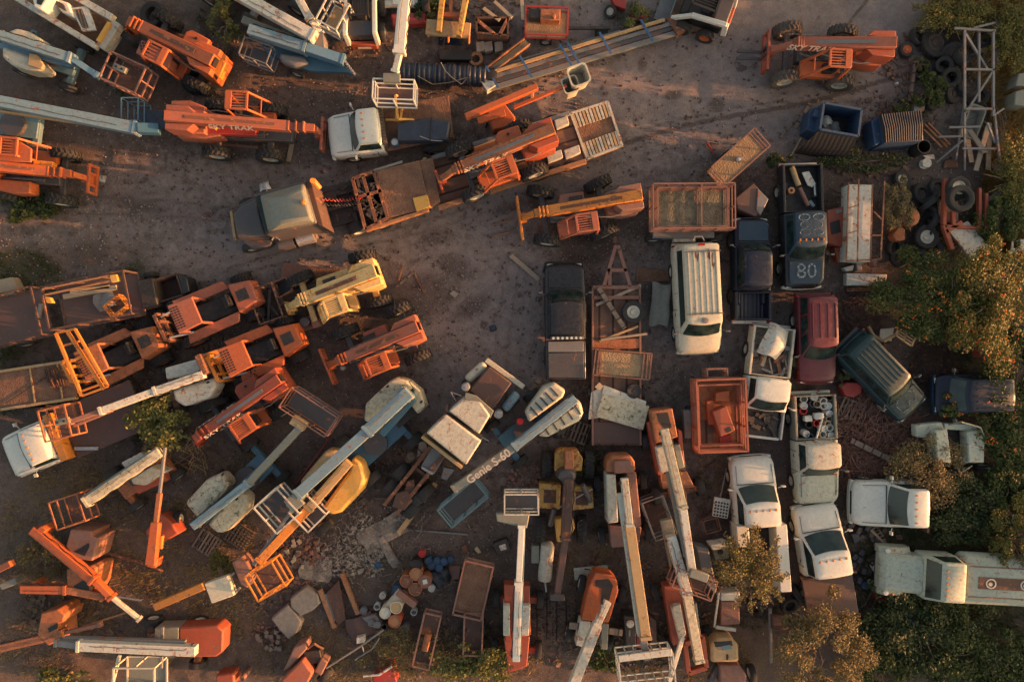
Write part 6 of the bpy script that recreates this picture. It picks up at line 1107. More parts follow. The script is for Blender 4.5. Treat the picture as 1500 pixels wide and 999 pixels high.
# pipe frame towers
t=T('pipe_scaffold','tall grey welded pipe frame lying over the tyre heap','pipe frame',1435,110,1,0); fr=MB()
for a,b_ in (((1398,42,1.2),(1458,46,1.2)),((1413,44,1.2),(1413,160,1.2)),((1455,46,1.2),(1455,170,1.2)),((1434,46,1.1),(1434,150,1.1)),((1413,102,1.2),(1456,103,1.2)),((1414,50,1.2),(1446,102,1.0)),((1413,160,1.2),(1455,160,1.2)),((1455,104,1.2),(1414,166,1.0)),((1461,34,.8),(1461,96,.8)),((1425,42,1.0),(1458,34,.9))): fr.bar(t.l(*a),t.l(*b_),.09)
t.part('welded_pipes',fr,'grey_metal')
t=T('pipe_scaffold','leaning grey pipe frame with timbers, below the tall one at the right','pipe frame',1435,210,1,0); fr=MB()
for a,b_ in (((1413,165,1),(1413,250,.3)),((1456,160,1),(1466,250,.6)),((1390,187,.8),(1436,186,.9)),((1374,201,.7),(1410,200,.9)),((1412,158,1),(1400,234,.2)),((1410,206,1.0),(1372,238,.2)),((1455,170,1.1),(1470,160,.9)),((1410,218,.8),(1460,218,.8)),((1446,180,1),(1458,210,.7))): fr.bar(t.l(*a),t.l(*b_),.08)
t.part('welded_pipes',fr,'grey_metal')
for lab,p,q,z,z2 in (('wide weathered timber leaning in the lower pipe frame',(1420,190),(1436,228),.3,.7),('longest weathered timber slanting right in the lower pipe frame',(1448,185),(1430,250),.5,.5),('thin weathered timber at the left of the lower pipe frame',(1415,190),(1424,238),.3,.3),('straight weathered timber at the right of the lower pipe frame',(1450,180),(1446,250),.2,.3)): plank(lab,p,q,.22,.07,z,'wood',z2=z2,group='timbers in the pipe frame')
t=T('tub','old pale bathtub-like trough tipped in the lower pipe frame','trough',1432,176,.7,70); t.part('shell',MB().loft([rrect(-.7,.7,-.33,.33,.15,0),rrect(-.8,.8,-.4,.4,.2,.45),rrect(-.72,.72,-.33,.33,.15,.45),rrect(-.6,.6,-.24,.24,.12,.1)]),'grey_green')
t=T('cabinet','pale grey cabinet in the tall straw at the right edge','cabinet',1495,150,1,-15); t.pol('cabinet_body',[(1488,134),(1504,130),(1504,156),(1486,154)],.1,1.0,'grey_green',.04); t.pol('door',[(1492,108),(1504,106),(1504,126),(1488,126)],.1,1.0,'grey_green',.04)
BR=[]
t=T('bent_wires','loop of bent grey wires at the right edge beside the straw','wire',1470,190,.5,0); mb=MB()
for k in range(9):
    pts=[]; x,y=1468+random.uniform(-8,8),110+random.uniform(0,70)
    for i in range(6): pts.append(t.l(x+6*math.sin(i+k),y+i*14,.3+.2*math.sin(i*1.3+k)))
    mb.pline(pts,.018,4)
t.part('wires',mb,'grey_metal')
plank('thin grey board edge standing left of the tyre heap',(1342,88),(1334,148),.14,.2,0,'planks_grey'); one('rock','small white stone on the dirt right of the dusty red telehandler','stone',1315,122,.1,20,MB().loft([rrect(-.1,.1,-.07,.07,.04,0),rrect(-.07,.07,-.05,.05,.03,.1)]),'bucket_white'); one('tank','grey crumpled air tank in the weeds above the closed dumpster','tank',1345,158,.3,10,MB().lathe([(.001,-.3),(.2,-.25),(.2,.25),(.001,.3)],(0,0,.2),ax='x',n=12),'grey_metal')
for lab,p,q in (('broad grey board leaning left of the open dumpster',(1165,188),(1187,152)),('thin red-brown board left of the open dumpster',(1143,202),(1175,165)),('short pale stick below the open dumpster',(1160,227),(1174,202))): plank(lab,p,q,.18 if 'broad' in lab else .08,.05,0,'wood' if 'pale' in lab else 'planks_grey')
# ================================================================== skid steers, top edge machines
def skid(lab,x,y,ang,body,rim):
    t=T('skid_steer',lab,'skid steer',x,y,1.2,ang,'skid steer loaders'); t.part('body',MB().prism([(-1.15,-.5),(-1.15,.5),(.9,.5),(.9,-.5)],.4,1.2,.03),'black',bev=.05); t.part('engine_cover',MB().box(-1.2,-.55,-.55,.55,1.0,1.6),'dark_grey',bev=.06); t.part('rear_bumper',MB().box(-1.42,-1.2,-.6,.6,.5,1.0),'orange_red',bev=.05); t.part('number_plate',MB().box(-1.44,-1.42,-.3,.3,.65,.8),'dirty_white')
    g=MB(); g.cage(-.5,.6,-.42,.42,1.0,2.0,1,1,.07,0); cf=t.part('cab_frame',g,'black'); r_=MB()
    for i in range(7): r_.bar((-.5,-.36+.12*i,2.0),(.6,-.36+.12*i,2.0),.03)
    t.part('roof_grille',r_,'black',cf); t.part('seat',MB().box(-.4,.0,-.22,.22,1.0,1.3),'black',bev=.04)
    for s in (-1,1):
        a=MB().bar((-1.2,s*.66,1.7),(.4,s*.62,1.45),.2,.2); a.bar((.35,s*.62,1.45),(1.15,s*.6,.6),.16,.2); a.bar((-1.3,s*.66,.9),(-1.15,s*.66,1.75),.2,.25); t.part('lift_arm',a,body,bev=.03)
        for xx in (-.6,.55): wheel(t,xx,s*.78,.42,.3,rim)
    bk=MB().box(1.2,1.9,-.9,.9,.1,.16); bk.box(1.2,1.26,-.9,.9,.1,.65); bk.box(1.2,1.9,-.9,-.85,.1,.6); bk.box(1.2,1.9,.85,.9,.1,.6); t.part('bucket',bk,'grey_metal',bev=.01); return t
skid('white skid steer with an orange rear bumper, tail towards the yard at the top edge',530,18,91,'white','rim'); skid('white skid steer with orange rims and a grey bucket, side on at the top edge',1030,12,160,'white','rim_orange')
t=T('dozer_blade_frame','amber fork frame with two long yellow arms above a tan plate at the top edge','loader frame',655,25,1,0); t.pol('plate',[(625,28),(690,34),(688,56),(623,50)],.8,1.0,'tan',.03)
for a,b_ in (((649,-10,1.3),(643,48,1.2)),((684,-10,1.3),(672,54,1.2))): t.seg('arm',a,b_,.24,.3,'old_yellow')
t.seg('cross_bar',(645,22,1.1),(676,24,1.1),.2,.2,'orange'); t.seg('cylinder',(662,-6,1.2),(660,20,1.1),.16,.2,'orange_rust')
for x,y in ((628,46),(657,54),(687,56)): t.seg('hook',(x,y-4,1),(x,y+8,.7),.08,.2,'amber')
t=T('machine_part','long pink-red hood part lying under the white boom at the top','machine part',600,28,.6,0); t.pol('hood',[(572,20),(624,18),(624,34),(574,38)],.1,.6,'red_paint',.08)
polything('trough','black steel trough on the ground below the amber fork frame','trough',[(642,72),(692,74),(690,88),(644,88)],.05,.4,'black',bev=.03); polything('plate','dark blue plate under the tan fork plate','plate',[(642,52),(672,56),(676,66),(642,66)],0,.1,'navy')
for i,x in enumerate((704,716,731)): polything('concrete_block','grey concrete block in the row above the black corrugated pipe','block',[(x-7,62),(x+5,60),(x+6,74),(x-6,77)],0,.35,'concrete','concrete blocks in a row',bev=.03)
t=T('channel_beam','rusty tan channel beam slanting down from the scrap at the top centre','steel beam',745,85,.6,38); t.seg('web',(718,104,.5),(772,62,.5),.42,.08,'tan'); t.seg('flange',(714,100,.6),(768,58,.6),.08,.3,'rust'); t.seg('flange',(722,108,.6),(776,66,.6),.08,.3,'rust_lit')
t=T('scrap_container','rusty brown steel container with loose timbers, at the top centre','container',722,40,.8,-4); mb=MB(); q=[t.l(*p,1) for p in ((698,26),(744,26),(744,52),(698,48))]
for a,b_ in zip(q,q[1:]+q[:1]): mb.bar(a-Vector((0,0,.4)),b_-Vector((0,0,.4)),.08,.8)
t.part('wall',mb,'dark_rust'); t.pol('floor',[(699,27),(743,27),(743,51),(699,47)],.0,.1,'dark_rust',0)
for lab,p,q in (('grey timber leaning right in the scrap at the top centre',(724,2),(750,26)),('pale timber crossing the rusty container at the top centre',(697,28),(724,50)),('rust-red channel standing at the container corner',(731,52),(746,24)),('pale timber upright left of the red trailer',(764,-2),(766,28)),('reddish timber across the top centre scrap',(708,12),(732,30))): plank(lab,p,q,.15,.1,.9,'rust' if 'rust' in lab else 'wood',cat='timber',name='timber')
for lab,pts,mt in (('dark red hood panel lying in the weeds near the top edge',[(895,-4),(918,-2),(916,14),(900,8)],'red_paint'),('dark red plate behind the white skid steer bucket',[(925,12),(950,18),(948,30),(926,24)],'red_paint'),('black channel part lying beside the tower sections',[(872,40),(892,38),(890,52),(874,54)],'black')): polything('machine_part',lab,'machine part',pts,.0,.35,mt,bev=.03)
# black corrugated pipe
t=T('corrugated_pipe','big black corrugated pipe lying below the scrap, tied with loose rope','pipe',652,110,.5,-3); mb=MB(); pr=[(.001,-2.15),(.30,-2.1)]
for i in range(64): x=-1.9+i*.058; pr.append((.47 if i%4<2 else .415,x))
pr+=[(.47,1.85),(.42,1.9),(.001,1.85)]; mb.lathe(pr,(0,0,.48),ax='x',n=20); t.part('pipe_shell',mb,'tarp_navy'); t.part('end_cap',MB().lathe([(.38,1.88),(.42,2.2),(.36,2.4),(.001,2.3)],(0,0,.45),ax='x',n=12),'black')
t.pipe('rope',[(646,92,1.0),(652,104,1.0),(662,114,.95),(676,124,.7),(688,112,.9)],.022,'wood'); t.pipe('rope',[(612,112,.9),(634,124,.6),(660,121,.75),(684,114,.9)],.018,'wood')
for i,f_ in enumerate((.15,.4,.62,.8)): t.part('pipe_band',MB().lathe([(.47,-1.9+3.7*f_),(.49,-1.9+3.7*f_),(.49,-1.86+3.7*f_),(.47,-1.86+3.7*f_)],(0,0,.48),ax='x',n=18),'dark_grey')
# lattice tower sections stacked along the road
t=T('lattice_mast','long grey lattice mast sections bundled with blue straps along the dirt road','lattice mast',857,80,.5,18); A=t.l(716,120,.5); B=t.l(990,38,.5); d_=(B-A).normalized(); n_=Vector((-d_.y,d_.x,0)); Lm=(B-A).length
for k,off in enumerate((-.30,-.10,.10)): t.part('rail',MB().bar(A+n_*off+Vector((0,0,.05*k)),B+n_*off+Vector((0,0,.05*k)),.16,.10),('grey_metal','dark_grey','grey_metal')[k])
t.part('rail',MB().bar(A+n_*.28+d_*.2+Vector((0,0,.2)),B+n_*.33-d_*.5+Vector((0,0,.2)),.12,.14),'tan'); t.part('rail',MB().bar(A+n_*.55+d_*.2,A.lerp(B,.72)+n_*.5,.07,.1),'grey_metal'); t.part('rail',MB().bar(A-n_*.42,B-n_*.42,.07,.1),'grey_green')
lt=MB(); N_=34
for i in range(N_): a=A.lerp(B,i/N_); b_=A.lerp(B,(i+1)/N_); lt.bar(a-n_*.42,b_+n_*.3,.03); lt.bar(a+n_*.3-Vector((0,0,.12)),b_-n_*.42-Vector((0,0,.12)),.03)
t.part('lacing',lt,'grey_metal')
for f_ in (.02,.2,.41,.45,.62,.84): c=A.lerp(B,f_); t.part('strap',MB().bar(c-n_*.5+d_*.12+Vector((0,0,.3)),c+n_*.6-d_*.12+Vector((0,0,.3)),.09,.04),'cyan_strap')
t.part('end_plate',MB().obox(B,(.5,.9,.4),16),'rust'); t.part('end_plate',MB().obox(A-d_*.1,(.5,.8,.5),16),'dirty_white')
# ladder-like truck at top left
t=T('derelict_truck','rusty white steel truck frame pointing to the lower right in the top left corner','truck frame',100,30,1.2,-38)
t.seg('side_rail',(18,-6,1.3),(143,70,1.3),.26,.35,'rusty_white'); t.seg('side_rail',(100,-10,1.3),(166,28,1.3),.3,.35,'rusty_white'); t.pol('end_crossbeam',[(140,66),(163,27),(176,36),(152,74)],.7,1.3,'rusty_white',.03); t.pol('under_deck',[(40,0),(100,-6),(160,30),(142,64)],.3,.7,'deck_rust',0); t.seg('sunlit_end_strip',(144,62,1.4),(161,34,1.4),.14,.2,'yellow')  # the yellow strip paints sunlight along the end crossbeam
cb=t.pol('cab_part',[(46,-6),(76,-8),(60,14),(50,12)],1,2.0,'white',.06); t.pol('window',[(54,-2),(68,-6),(60,8),(54,6)],2.0,2.02,'glass',0); t.pol('fender_part',[(78,-4),(100,4),(108,26),(90,18),(82,8)],.7,1.5,'white',.08); t.pol('engine',[(80,0),(92,6),(96,16),(84,10)],1.4,1.6,'engine',.02)
for p in ((152,78),(190,58)): wheel(t,*t.l(*p,.5).xy,.48,.3)
t=T('panel','white window panel with a sunlit right half, lying on the rusty white truck frame','panel',122,27,1.6,-75,z=1.3); t.pol('panel_frame',[(104,12),(128,9),(140,44),(120,46)],1.3,1.42,'dirty_white',.01); t.pol('inset',[(108,15),(120,13),(130,41),(121,42)],1.42,1.43,'timber_dark',0)
polything('stone','pale stone slab fragment beside the blue boom lift','stone',[(92,116),(104,111),(110,120),(106,126),(94,127)],0,.12,'concrete'); polything('board','leaning stack of pale boards at the left edge','boards',[(-4,410),(18,406),(26,424),(6,446),(-4,448)],0,.5,'wood',bev=.02)
# planks between machines
plank('wide pale plank standing out right of the lettered orange telehandler',(433,183),(422,237),.22,.05); plank('thin tan stick pointing to the wide pale plank',(386,217),(416,240),.08,.04); plank('reddish beam lying under the lettered orange telehandler',(325,212),(378,216),.12,.08,0,'pink_rust'); plank('pale plank on the bare dirt left of the black pickup',(748,374),(790,410),.22,.06)
plank('grey stick on the dirt beside the yellow telehandler tail',(580,421),(607,398),.09,.05,0,'planks_grey'); plank('rust-orange bar near the yellow telehandler tail',(584,411),(591,388),.07,.05,0,'rust_lit',cat='bar'); plank('thin reddish stick right of the grey stick',(607,402),(622,430),.07,.04,0,'rust'); plank('sunlit tan timber between the truck tractor and the rag heap',(638,708),(583,782),.24,.14,.2,'tan',cat='timber',name='timber'); plank('long steel pole lying on the dirt below the truck tractor',(600,776),(686,783),.08,.08,0,'grey_metal',cat='pole',name='pole')
plank('thin red pole lying across the dirt between two blue boom lifts',(482,642),(424,722),.06,.05,.1,'red_paint',cat='pole',name='pole'); plank('grey weathered plank crossing under the peeling white boom',(834,916),(912,927),.28,.1,1.2,'planks_grey')
plank('grey planks leaning beside the black pickup tailgate',(778,574),(790,556),.25,.08,.2,'planks_grey'); plank('reddish rail below the black pickup, left of the long road',(720,330),(752,322),.06,.04,0,'rust_lit',cat='rail',name='rail'); plank('second reddish rail under the first on the open dirt',(722,346),(752,339),.06,.04,0,'rust_lit',cat='rail',name='rail')
t=T('scrap_piece','bent red-brown pliers-like rods lying alone on the open dirt','scrap',1042,215,.1,0); t.pipe('rod',[(1035,208,.1),(1040,208,.1),(1052,211,.1)],.05,'grey_metal'); t.pipe('rod',[(1035,208,.1),(1041,218,.1),(1045,225,.1)],.05,'red_paint'); t.pipe('rod',[(1040,207,.1),(1050,207,.1),(1053,212,.1)],.04,'dark_rust')
one('rag','small dark blue cloth lying on the open dirt in the middle','rag',722,481,.1,20,MB().loft([rrect(-.16,.16,-.14,.14,.06,0),rrect(-.1,.12,-.08,.1,.04,.12)]),'tarp_navy'); polything('stone','pale broken tile on the dirt left of the black pickup','tile',[(658,430),(664,425),(672,430),(666,437)],0,.05,'concrete')
sheet('wire_mesh','crumpled whitish wire scrap left of the grey truck tractor','wire',386,273,.3,20,.5,.35,'steel',wr=.12); polything('board','white thin board on the ground beside the weed at the left','board',[(143,257),(156,258),(153,268),(146,266)],0,.03,'dirty_white')
sheet('tarpaulin','pale green crumpled tarpaulin beside the white van','tarpaulin',968,446,.5,-5,.85,1.95,'grey_green',sag=.1,wr=.07); polything('plywood','reddish plywood sheet on the dirt left of the white van','plywood',[(933,391),(985,398),(985,412),(930,414)],.0,.03,'deck_rust'); 
one('light_globe','small white globe lying in front of the pink-red telehandler','globe',500,539,.4,0,MB().lathe([(.001,.28),(.09,.25),(.14,.14),(.09,.03),(.001,0)],n=14),'dirty_white')
# ================================================================== left / bottom scrap machines
def arm(lab,pts,mt,w=.3,extra=None,name='scrap_boom',ws=None,hs=None):
    t=T(name,lab,'machine arm',*pts[0][:2],pts[0][2],0); boom(t,pts,ws or [w*(1-.18*i) for i in range(len(pts)-1)],mt,hs); return t
t=arm('long bright orange machine arm slanting across the rusty seats at the lower left',[(50,775,1.5),(140,850,1.7),(165,875,1.6),(205,907,1.3)],['orange','orange','rusty_white'],ws=[.36,.26,.16]); t.pol('arm_head',[(44,782),(60,770),(68,776),(56,788)],.9,1.7,'orange',.03)
t=arm('orange-brown machine arm lying level under the long bright one',[(34,861,1.4),(100,862,1.4),(154,872,1.3)],['orange','orange_rust'],ws=[.36,.34]); t.pol('arm_head',[(33,864),(52,850),(56,858),(44,866)],.8,1.4,'orange',.03); t.seg('piston',(154,871,1.2),(208,879,1.0),.07,.07,'steel')
t=arm('rust-red machine arm rising from the bottom left corner',[(0,948,1.2),(96,926,1.3),(148,914,1.2)],['orange_rust','pink_rust'],ws=[.34,.16])
plank('long rusty rod leading from the small orange machine to the left arm',(90,928),(188,896),.08,.06,.9,'rust_lit',cat='rod',name='rod')
for lab,pts,win,mt in (('pink-brown angular cab shell, upper one of the stack beside the orange arm',[(103,775),(136,778),(134,785),(144,788),(135,822),(108,818),(96,800)],[(108,808),(130,795),(131,800),(124,814)],'pink_rust'),('orange angular cab shell, lower one of the stack beside the orange arm',[(97,834),(134,828),(141,832),(136,862),(128,876),(98,870)],[(108,858),(128,846),(130,864),(112,866)],'orange_rust'),('small orange cab shell near the bottom left corner',[(60,898),(84,892),(95,900),(92,912),(84,914),(86,938),(70,946),(54,930)],[(70,920),(84,912),(84,920),(72,926)],'orange_rust')):
    t=T('derelict_cab',lab,'cab shell',pts[0][0]+15,pts[0][1]+20,1,0); o=t.pol('shell',pts,.1,1.5,mt,.06); t.pol('opening',win,1.48,1.52,'black',0)
t=T('scrap_digger','upright orange machine arm with a curved tip below the small leafy tree','machine arm',232,760,1.5,-85); t.seg('lower_arm',(242,655,2.0),(234,722,2.0),.12,.14,'grey_metal'); t.seg('middle_arm',(234,722,2.0),(229,765,2.0),.2,.2,'orange_rust'); t.seg('upper_arm',(229,764,2.0),(222,826,1.9),.34,.34,'orange',w2=.42); t.seg('cylinder',(236,784,1.8),(235,803,1.8),.2,.2,'amber'); t.pol('arm_tip',[(216,822),(231,818),(228,832),(218,832)],1.4,1.95,'orange',.05)
t.pol('base_body',[(212,778),(234,752),(250,764),(262,782),(240,794),(218,794)],.3,1.2,'orange_red',.08); wheel(t,*t.l(262,760,.4).xy,.4,.3)
t=T('aerial_platform_arm','sunlit tan cage arm carrying a square cream plate at the lower left','platform',330,855,1.5,22); t.seg('arm',(228,888,1.2),(300,857,1.5),.32,.3,'amber'); t.pol('square_plate',[(299,855),(333,843),(343,872),(310,884)],1.2,1.6,'cream',.03); t.pol('arm_joint',[(339,824),(354,814),(362,824),(372,842),(362,862),(352,856)],.7,1.5,'pink_rust',.06); t.seg('bracket',(334,846,1.4),(344,838,1.4),.1,.1,'grey_metal'); t.seg('bracket',(342,870,1.4),(352,860,1.4),.1,.1,'grey_metal')
t=T('scrap_digger','thin rust-brown drawbar lying from the dirt to the cage arm','machine arm',200,810,.3,0); t.pipe('bar',[(152,808,.3),(200,822,.3),(238,836,.3)],.06,'rust')
t=T('derelict_machine','orange machine end and white crate at the left edge','machine',10,840,1,20); t.seg('arm',(-6,836,1.2),(18,824,1.4),.28,.28,'orange'); t.pol('crate',[(-2,856),(22,846),(24,856),(2,864)],.3,.9,'grey_green',.03)
t=T('work_cage','white-railed work cage cut by the bottom edge at the lower left','cage',205,990,1.5,0); t.part('railing',MB().cage(-.9,.9,-.6,.6,.9,2.0,2,1,.07,0),'cream',loc=(0,0,0)); t.part('platform',MB().box(-.85,.85,-.55,.55,.8,.88),'grey_green'); t.seg('post',(175,960,1.5),(165,1000,1.0),.14,.14,'dirty_white')
t=T('derelict_machine','small orange-red machine hood with a round knob at the bottom edge','machine',330,992,.8,0); t.pol('hood',[(316,988),(342,986),(344,1004),(316,1004)],.2,1.0,'orange_red',.08); drum('rusty standing gas cylinder end beside the orange-red hood',354,994,.9,.12,'pink_rust')
# bottom orange/dark tractor
t=T('compact_tractor','dusty pink-brown machine with exposed engine near the bottom, left of the pipe pole','tractor',440,975,1.1,42); t.pol('engine_cover',[(412,996),(442,966),(458,986),(450,1002),(414,1006)],.5,1.4,'faded_orange',.08); t.pol('side_cover',[(430,948),(448,940),(450,950),(424,978),(414,984)],.4,1.2,'pink_rust',.06); t.pol('engine',[(444,954),(468,952),(472,968),(450,976)],.4,1.0,'engine',.03); t.pol('fender',[(470,964),(480,970),(470,990),(460,984)],.4,1.1,'pink_rust',.05); t.pipe('levers',[(450,950,1.0),(460,942,1.3),(466,946,1.2),(474,950,1.1)],.05,'rust'); wheel(t,*t.l(428,990,.4).xy,.45,.3); wheel(t,*t.l(478,986,.4).xy,.45,.3)
t=T('derelict_machine','red machine frame with white bracket in the weeds at the bottom','machine',565,990,.8,15); t.pol('hood',[(545,992),(575,972),(582,1000),(548,1004)],.1,.8,'red_paint',.06); t.pipe('bracket',[(532,990,.9),(555,988,.9),(574,976,.9)],.05,'dirty_white')
# yellow loader
t=T('old_loader','old yellow loader with a grey hopper nose and a long purple-brown boom','loader',826,730,1.3,88); t.pol('body',[(813,664),(820,658),(846,658),(854,672),(852,690),(812,690)],.6,1.3,'old_yellow',.05); t.pol('hopper',[(815,690),(828,684),(842,684),(849,696),(847,706),(836,712),(822,710),(813,702)],.9,2.0,'dark_grey',.12,.15); t.pol('hopper_cap',[(828,660),(840,660),(841,688),(827,688)],1.3,1.9,'orange_rust',.05)
for pts in ([(790,708),(822,710),(820,746),(790,744)],[(837,712),(868,716),(870,744),(836,748)]): o=t.pol('seat_tray',pts,.6,1.3,'old_yellow',.04); c=t.l(sum(p[0] for p in pts)/4,sum(p[1] for p in pts)/4,1.32); t.part('tray_opening',MB().box(c.x-.3,c.x+.3,c.y-.28,c.y+.28,1.28,1.31),'dark_rust',o)
t.pol('rear_body',[(812,760),(840,758),(842,774),(832,794),(816,794)],.6,1.2,'yellow',.06); boom(t,[(833,700,1.9),(828,790,1.9),(816,870,1.5)],[.42,.28],['dark_rust','brown_steel'],[.4,.35]); t.pol('tool_head',[(806,870),(826,870),(828,880),(806,880)],.8,1.3,'dark_grey',.04)
for p in ((853,710,1.7),(812,745,1.6)): t.part('cylinder',MB().tube(t.l(*p),t.l(p[0]+(12 if p[0]>840 else -6),p[1]+24,1.3),.12),'dark_grey')
t.pipe('linkage',[(818,744,1.4),(846,728,1.5),(868,716,1.4)],.03,'steel')
for p in ((792,772),(852,774),(800,680),(862,680)): wheel(t,*t.l(*p,.6).xy,.6,.4,'rim',True,rz=0,z=.6)
t=T('propane_tank','white upright tank in a side bracket, left of the loader boom','tank',800,822,.6,85); t.part('tank_shell',MB().lathe([(.001,-.95),(.3,-.88),(.32,-.8),(.32,.75),(.2,.9),(.001,.95)],(0,0,.55),ax='x',n=16),'rusty_white',loc=(0,0,0)); t.pol('side_box',[(779,799),(790,799),(790,825),(778,825)],.2,.7,'grey_green',.03); t.pipe('valve_pipe',[(798,848,.6),(800,866,.4)],.05,'steel')
polything('board','blank pale board lying above the orange-nosed lift','board',[(840,832),(890,827),(891,842),(842,850)],0,.05,'dirty_white')
t=T('roller_cab','tan machine with a rounded hood and a mint badge, near the bottom right','machine',1062,965,1.1,95); t.pol('hood',[(1041,944),(1050,935),(1072,934),(1082,944),(1083,970),(1042,971)],.4,1.5,'tan',.12); t.pol('grille',[(1046,940),(1072,938),(1074,946),(1048,948)],1.45,1.52,'black',.03); t.pol('badge',[(1057,946),(1070,944),(1072,950),(1058,952)],1.5,1.53,'teal',.01); t.pol('vent',[(1064,958),(1067,958),(1067,966),(1064,966)],1.5,1.515,'black',0); t.pol('rear_body',[(1054,973),(1084,974),(1094,990),(1092,1006),(1056,1006)],.4,1.2,'pink_rust',.06); t.seg('side_tank',(1052,974,.8),(1040,996,.8),.25,.3,'dark_grey'); wheel(t,*t.l(1100,985,.4).xy,.42,.3)
# crushed cab and frame right of booms
t=T('derelict_machine','crushed white machine frame with a round hole, beside the amber tree','machine',1052,830,1,80); t.pol('slope_panel',[(1020,800),(1038,804),(1050,862),(1048,870),(1030,850)],.5,1.4,'grey_metal',.04); t.pol('top_plate',[(1040,798),(1066,794),(1068,802),(1044,806)],.8,1.5,'dirty_white',.03); t.pol('face_plate',[(1044,804),(1068,802),(1068,818),(1048,820)],.5,1.3,'grey_green',.03); t.part('round_hole',MB().lathe([(.13,0),(.13,.03),(.001,.03)],t.l(1055,808,1.3),n=14),'black')
t.pol('red_seat',[(1056,880),(1083,882),(1084,914),(1056,916)],.4,1.0,'pink_rust',.04); t.pol('red_seat_back',[(1056,868),(1084,866),(1084,880),(1056,880)],.6,1.3,'dirty_white',.05); t.seg('post',(1053,868,1.3),(1046,918,.9),.09,.09,'dirty_white'); t.seg('post',(1048,918,.9),(1078,922,.9),.16,.1,'dirty_white')
t=T('perforated_chair','white perforated chair back on a bent pipe, beside the service truck','chair',1057,740,1,15); t.pol('seat_plate',[(1047,728),(1071,732),(1066,760),(1044,756)],.8,.95,'dirty_white',.03); h=MB()
for i in range(5):
    for j in range(5): q=t.l(1049+i*4.2-j*.6,735+j*4.6+i*.8,.96); h.obox((q.x,q.y,.955),(.085,.085,.012))
t.part('perforation',h,'black'); t.pipe('bent_pipe',[(1055,728,.8),(1060,706,.6),(1064,686,.4)],.03,'grey_metal'); t.part('lower_frame',MB().cage(-.35,.35,-.3,.3,.3,.7,1,1,.04,0),'pink_rust',loc=(t.l(1043,770,.7).x,t.l(1043,770,.7).y,0))
t=T('work_cage','small brown-railed cage lying empty right of the tall white lift','cage',967,760,1.4,-70); t.part('railing',MB().cage(-.9,.9,-.5,.5,.3,1.3,2,1,.045,1),'grey_metal'); t.part('platform',MB().box(-.85,.85,-.45,.45,.22,.3),'dark_rust')
t=T('scrap_boom','thick pale boom stub standing between the tall white lift and the red one','boom',985,790,1.5,-75); t.seg('stub',(975,760,1.8),(994,850,1.8),.5,.3,'grey_green')
t=T('derelict_machine','dark machine with a pale round gauge cluster behind the square white cage','machine',930,915,1,-80); t.pol('body',[(914,902),(932,904),(932,958),(918,954)],.4,1.3,'engine',.05); t.pol('side_rail',[(952,902),(962,910),(962,952),(954,950)],.5,1.2,'dark_rust',.04); t.part('gauge',MB().lathe([(.17,0),(.17,.06),(.10,.07),(.001,.07)],t.l(923,913,1.3),n=16),'dirty_white'); t.seg('hose',(922,922,1.3),(922,945,1.2),.08,.08,'grey_metal'); t.pol('red_box',[(932,930),(942,932),(942,950),(932,948)],.4,1.0,'red_paint',.03)
t=T('derelict_machine','red-brown dish-shaped part under branches near the amber tree','machine part',1140,912,.8,0); t.pol('dish',[(1130,900),(1150,902),(1160,918),(1146,926),(1131,922)],.2,.7,'dark_rust',.08); t.pipe('loop_pipe',[(1160,920,.8),(1156,934,.9),(1155,948,.7)],.07,'tan'); t.pipe('frame_pipe',[(1128,890,.5),(1129,970,.5)],.08,'grey_metal')
# ================================================================== drums, cans, rags, slabs
for x,y,m_,lid,lab in ((609,841,'drum_rust','rust_lit','rust-orange topped drum, highest of the four rusty drums in a diamond'),(595,851,'drum_rust','rust','brown drum with a smooth rusty lid, left of the diamond of four'),(622,852,'drum_rust','pink_rust','brown drum with a square of paper on its lid, right of the diamond of four'),(608,863,'drum_rust','rust','dull brown drum, lowest of the diamond of four')): drum(lab,x,y,.9,.29,m_,lid,group='rusty drums')
drum('dark drum behind the diamond of four rusty drums',609,829,.85,.28,'black'); drum('dark blue drum lying under the left rusty drum',582,866,.5,.25,'drum_blue')
one('paper','square of white paper on the lid of a brown drum','paper',622.5,852,.92,15,MB().box(-.1,.1,-.1,.1,0,.02),'bucket_white',z=.9)
for x,y,m_,lid,h,r_,lab in ((580,890,'cream','tan',.95,.27,'cream drum with a paper-stained lid, topmost of three sunlit ones'),(564,898,'cream','dirty_white',.9,.25,'pale lidded drum, left of the three sunlit ones'),(578,910,'orange_red','rust_lit',.95,.29,'orange-red drum with a sunlit rusty lid')): drum(lab,x,y,h,r_,m_,lid)
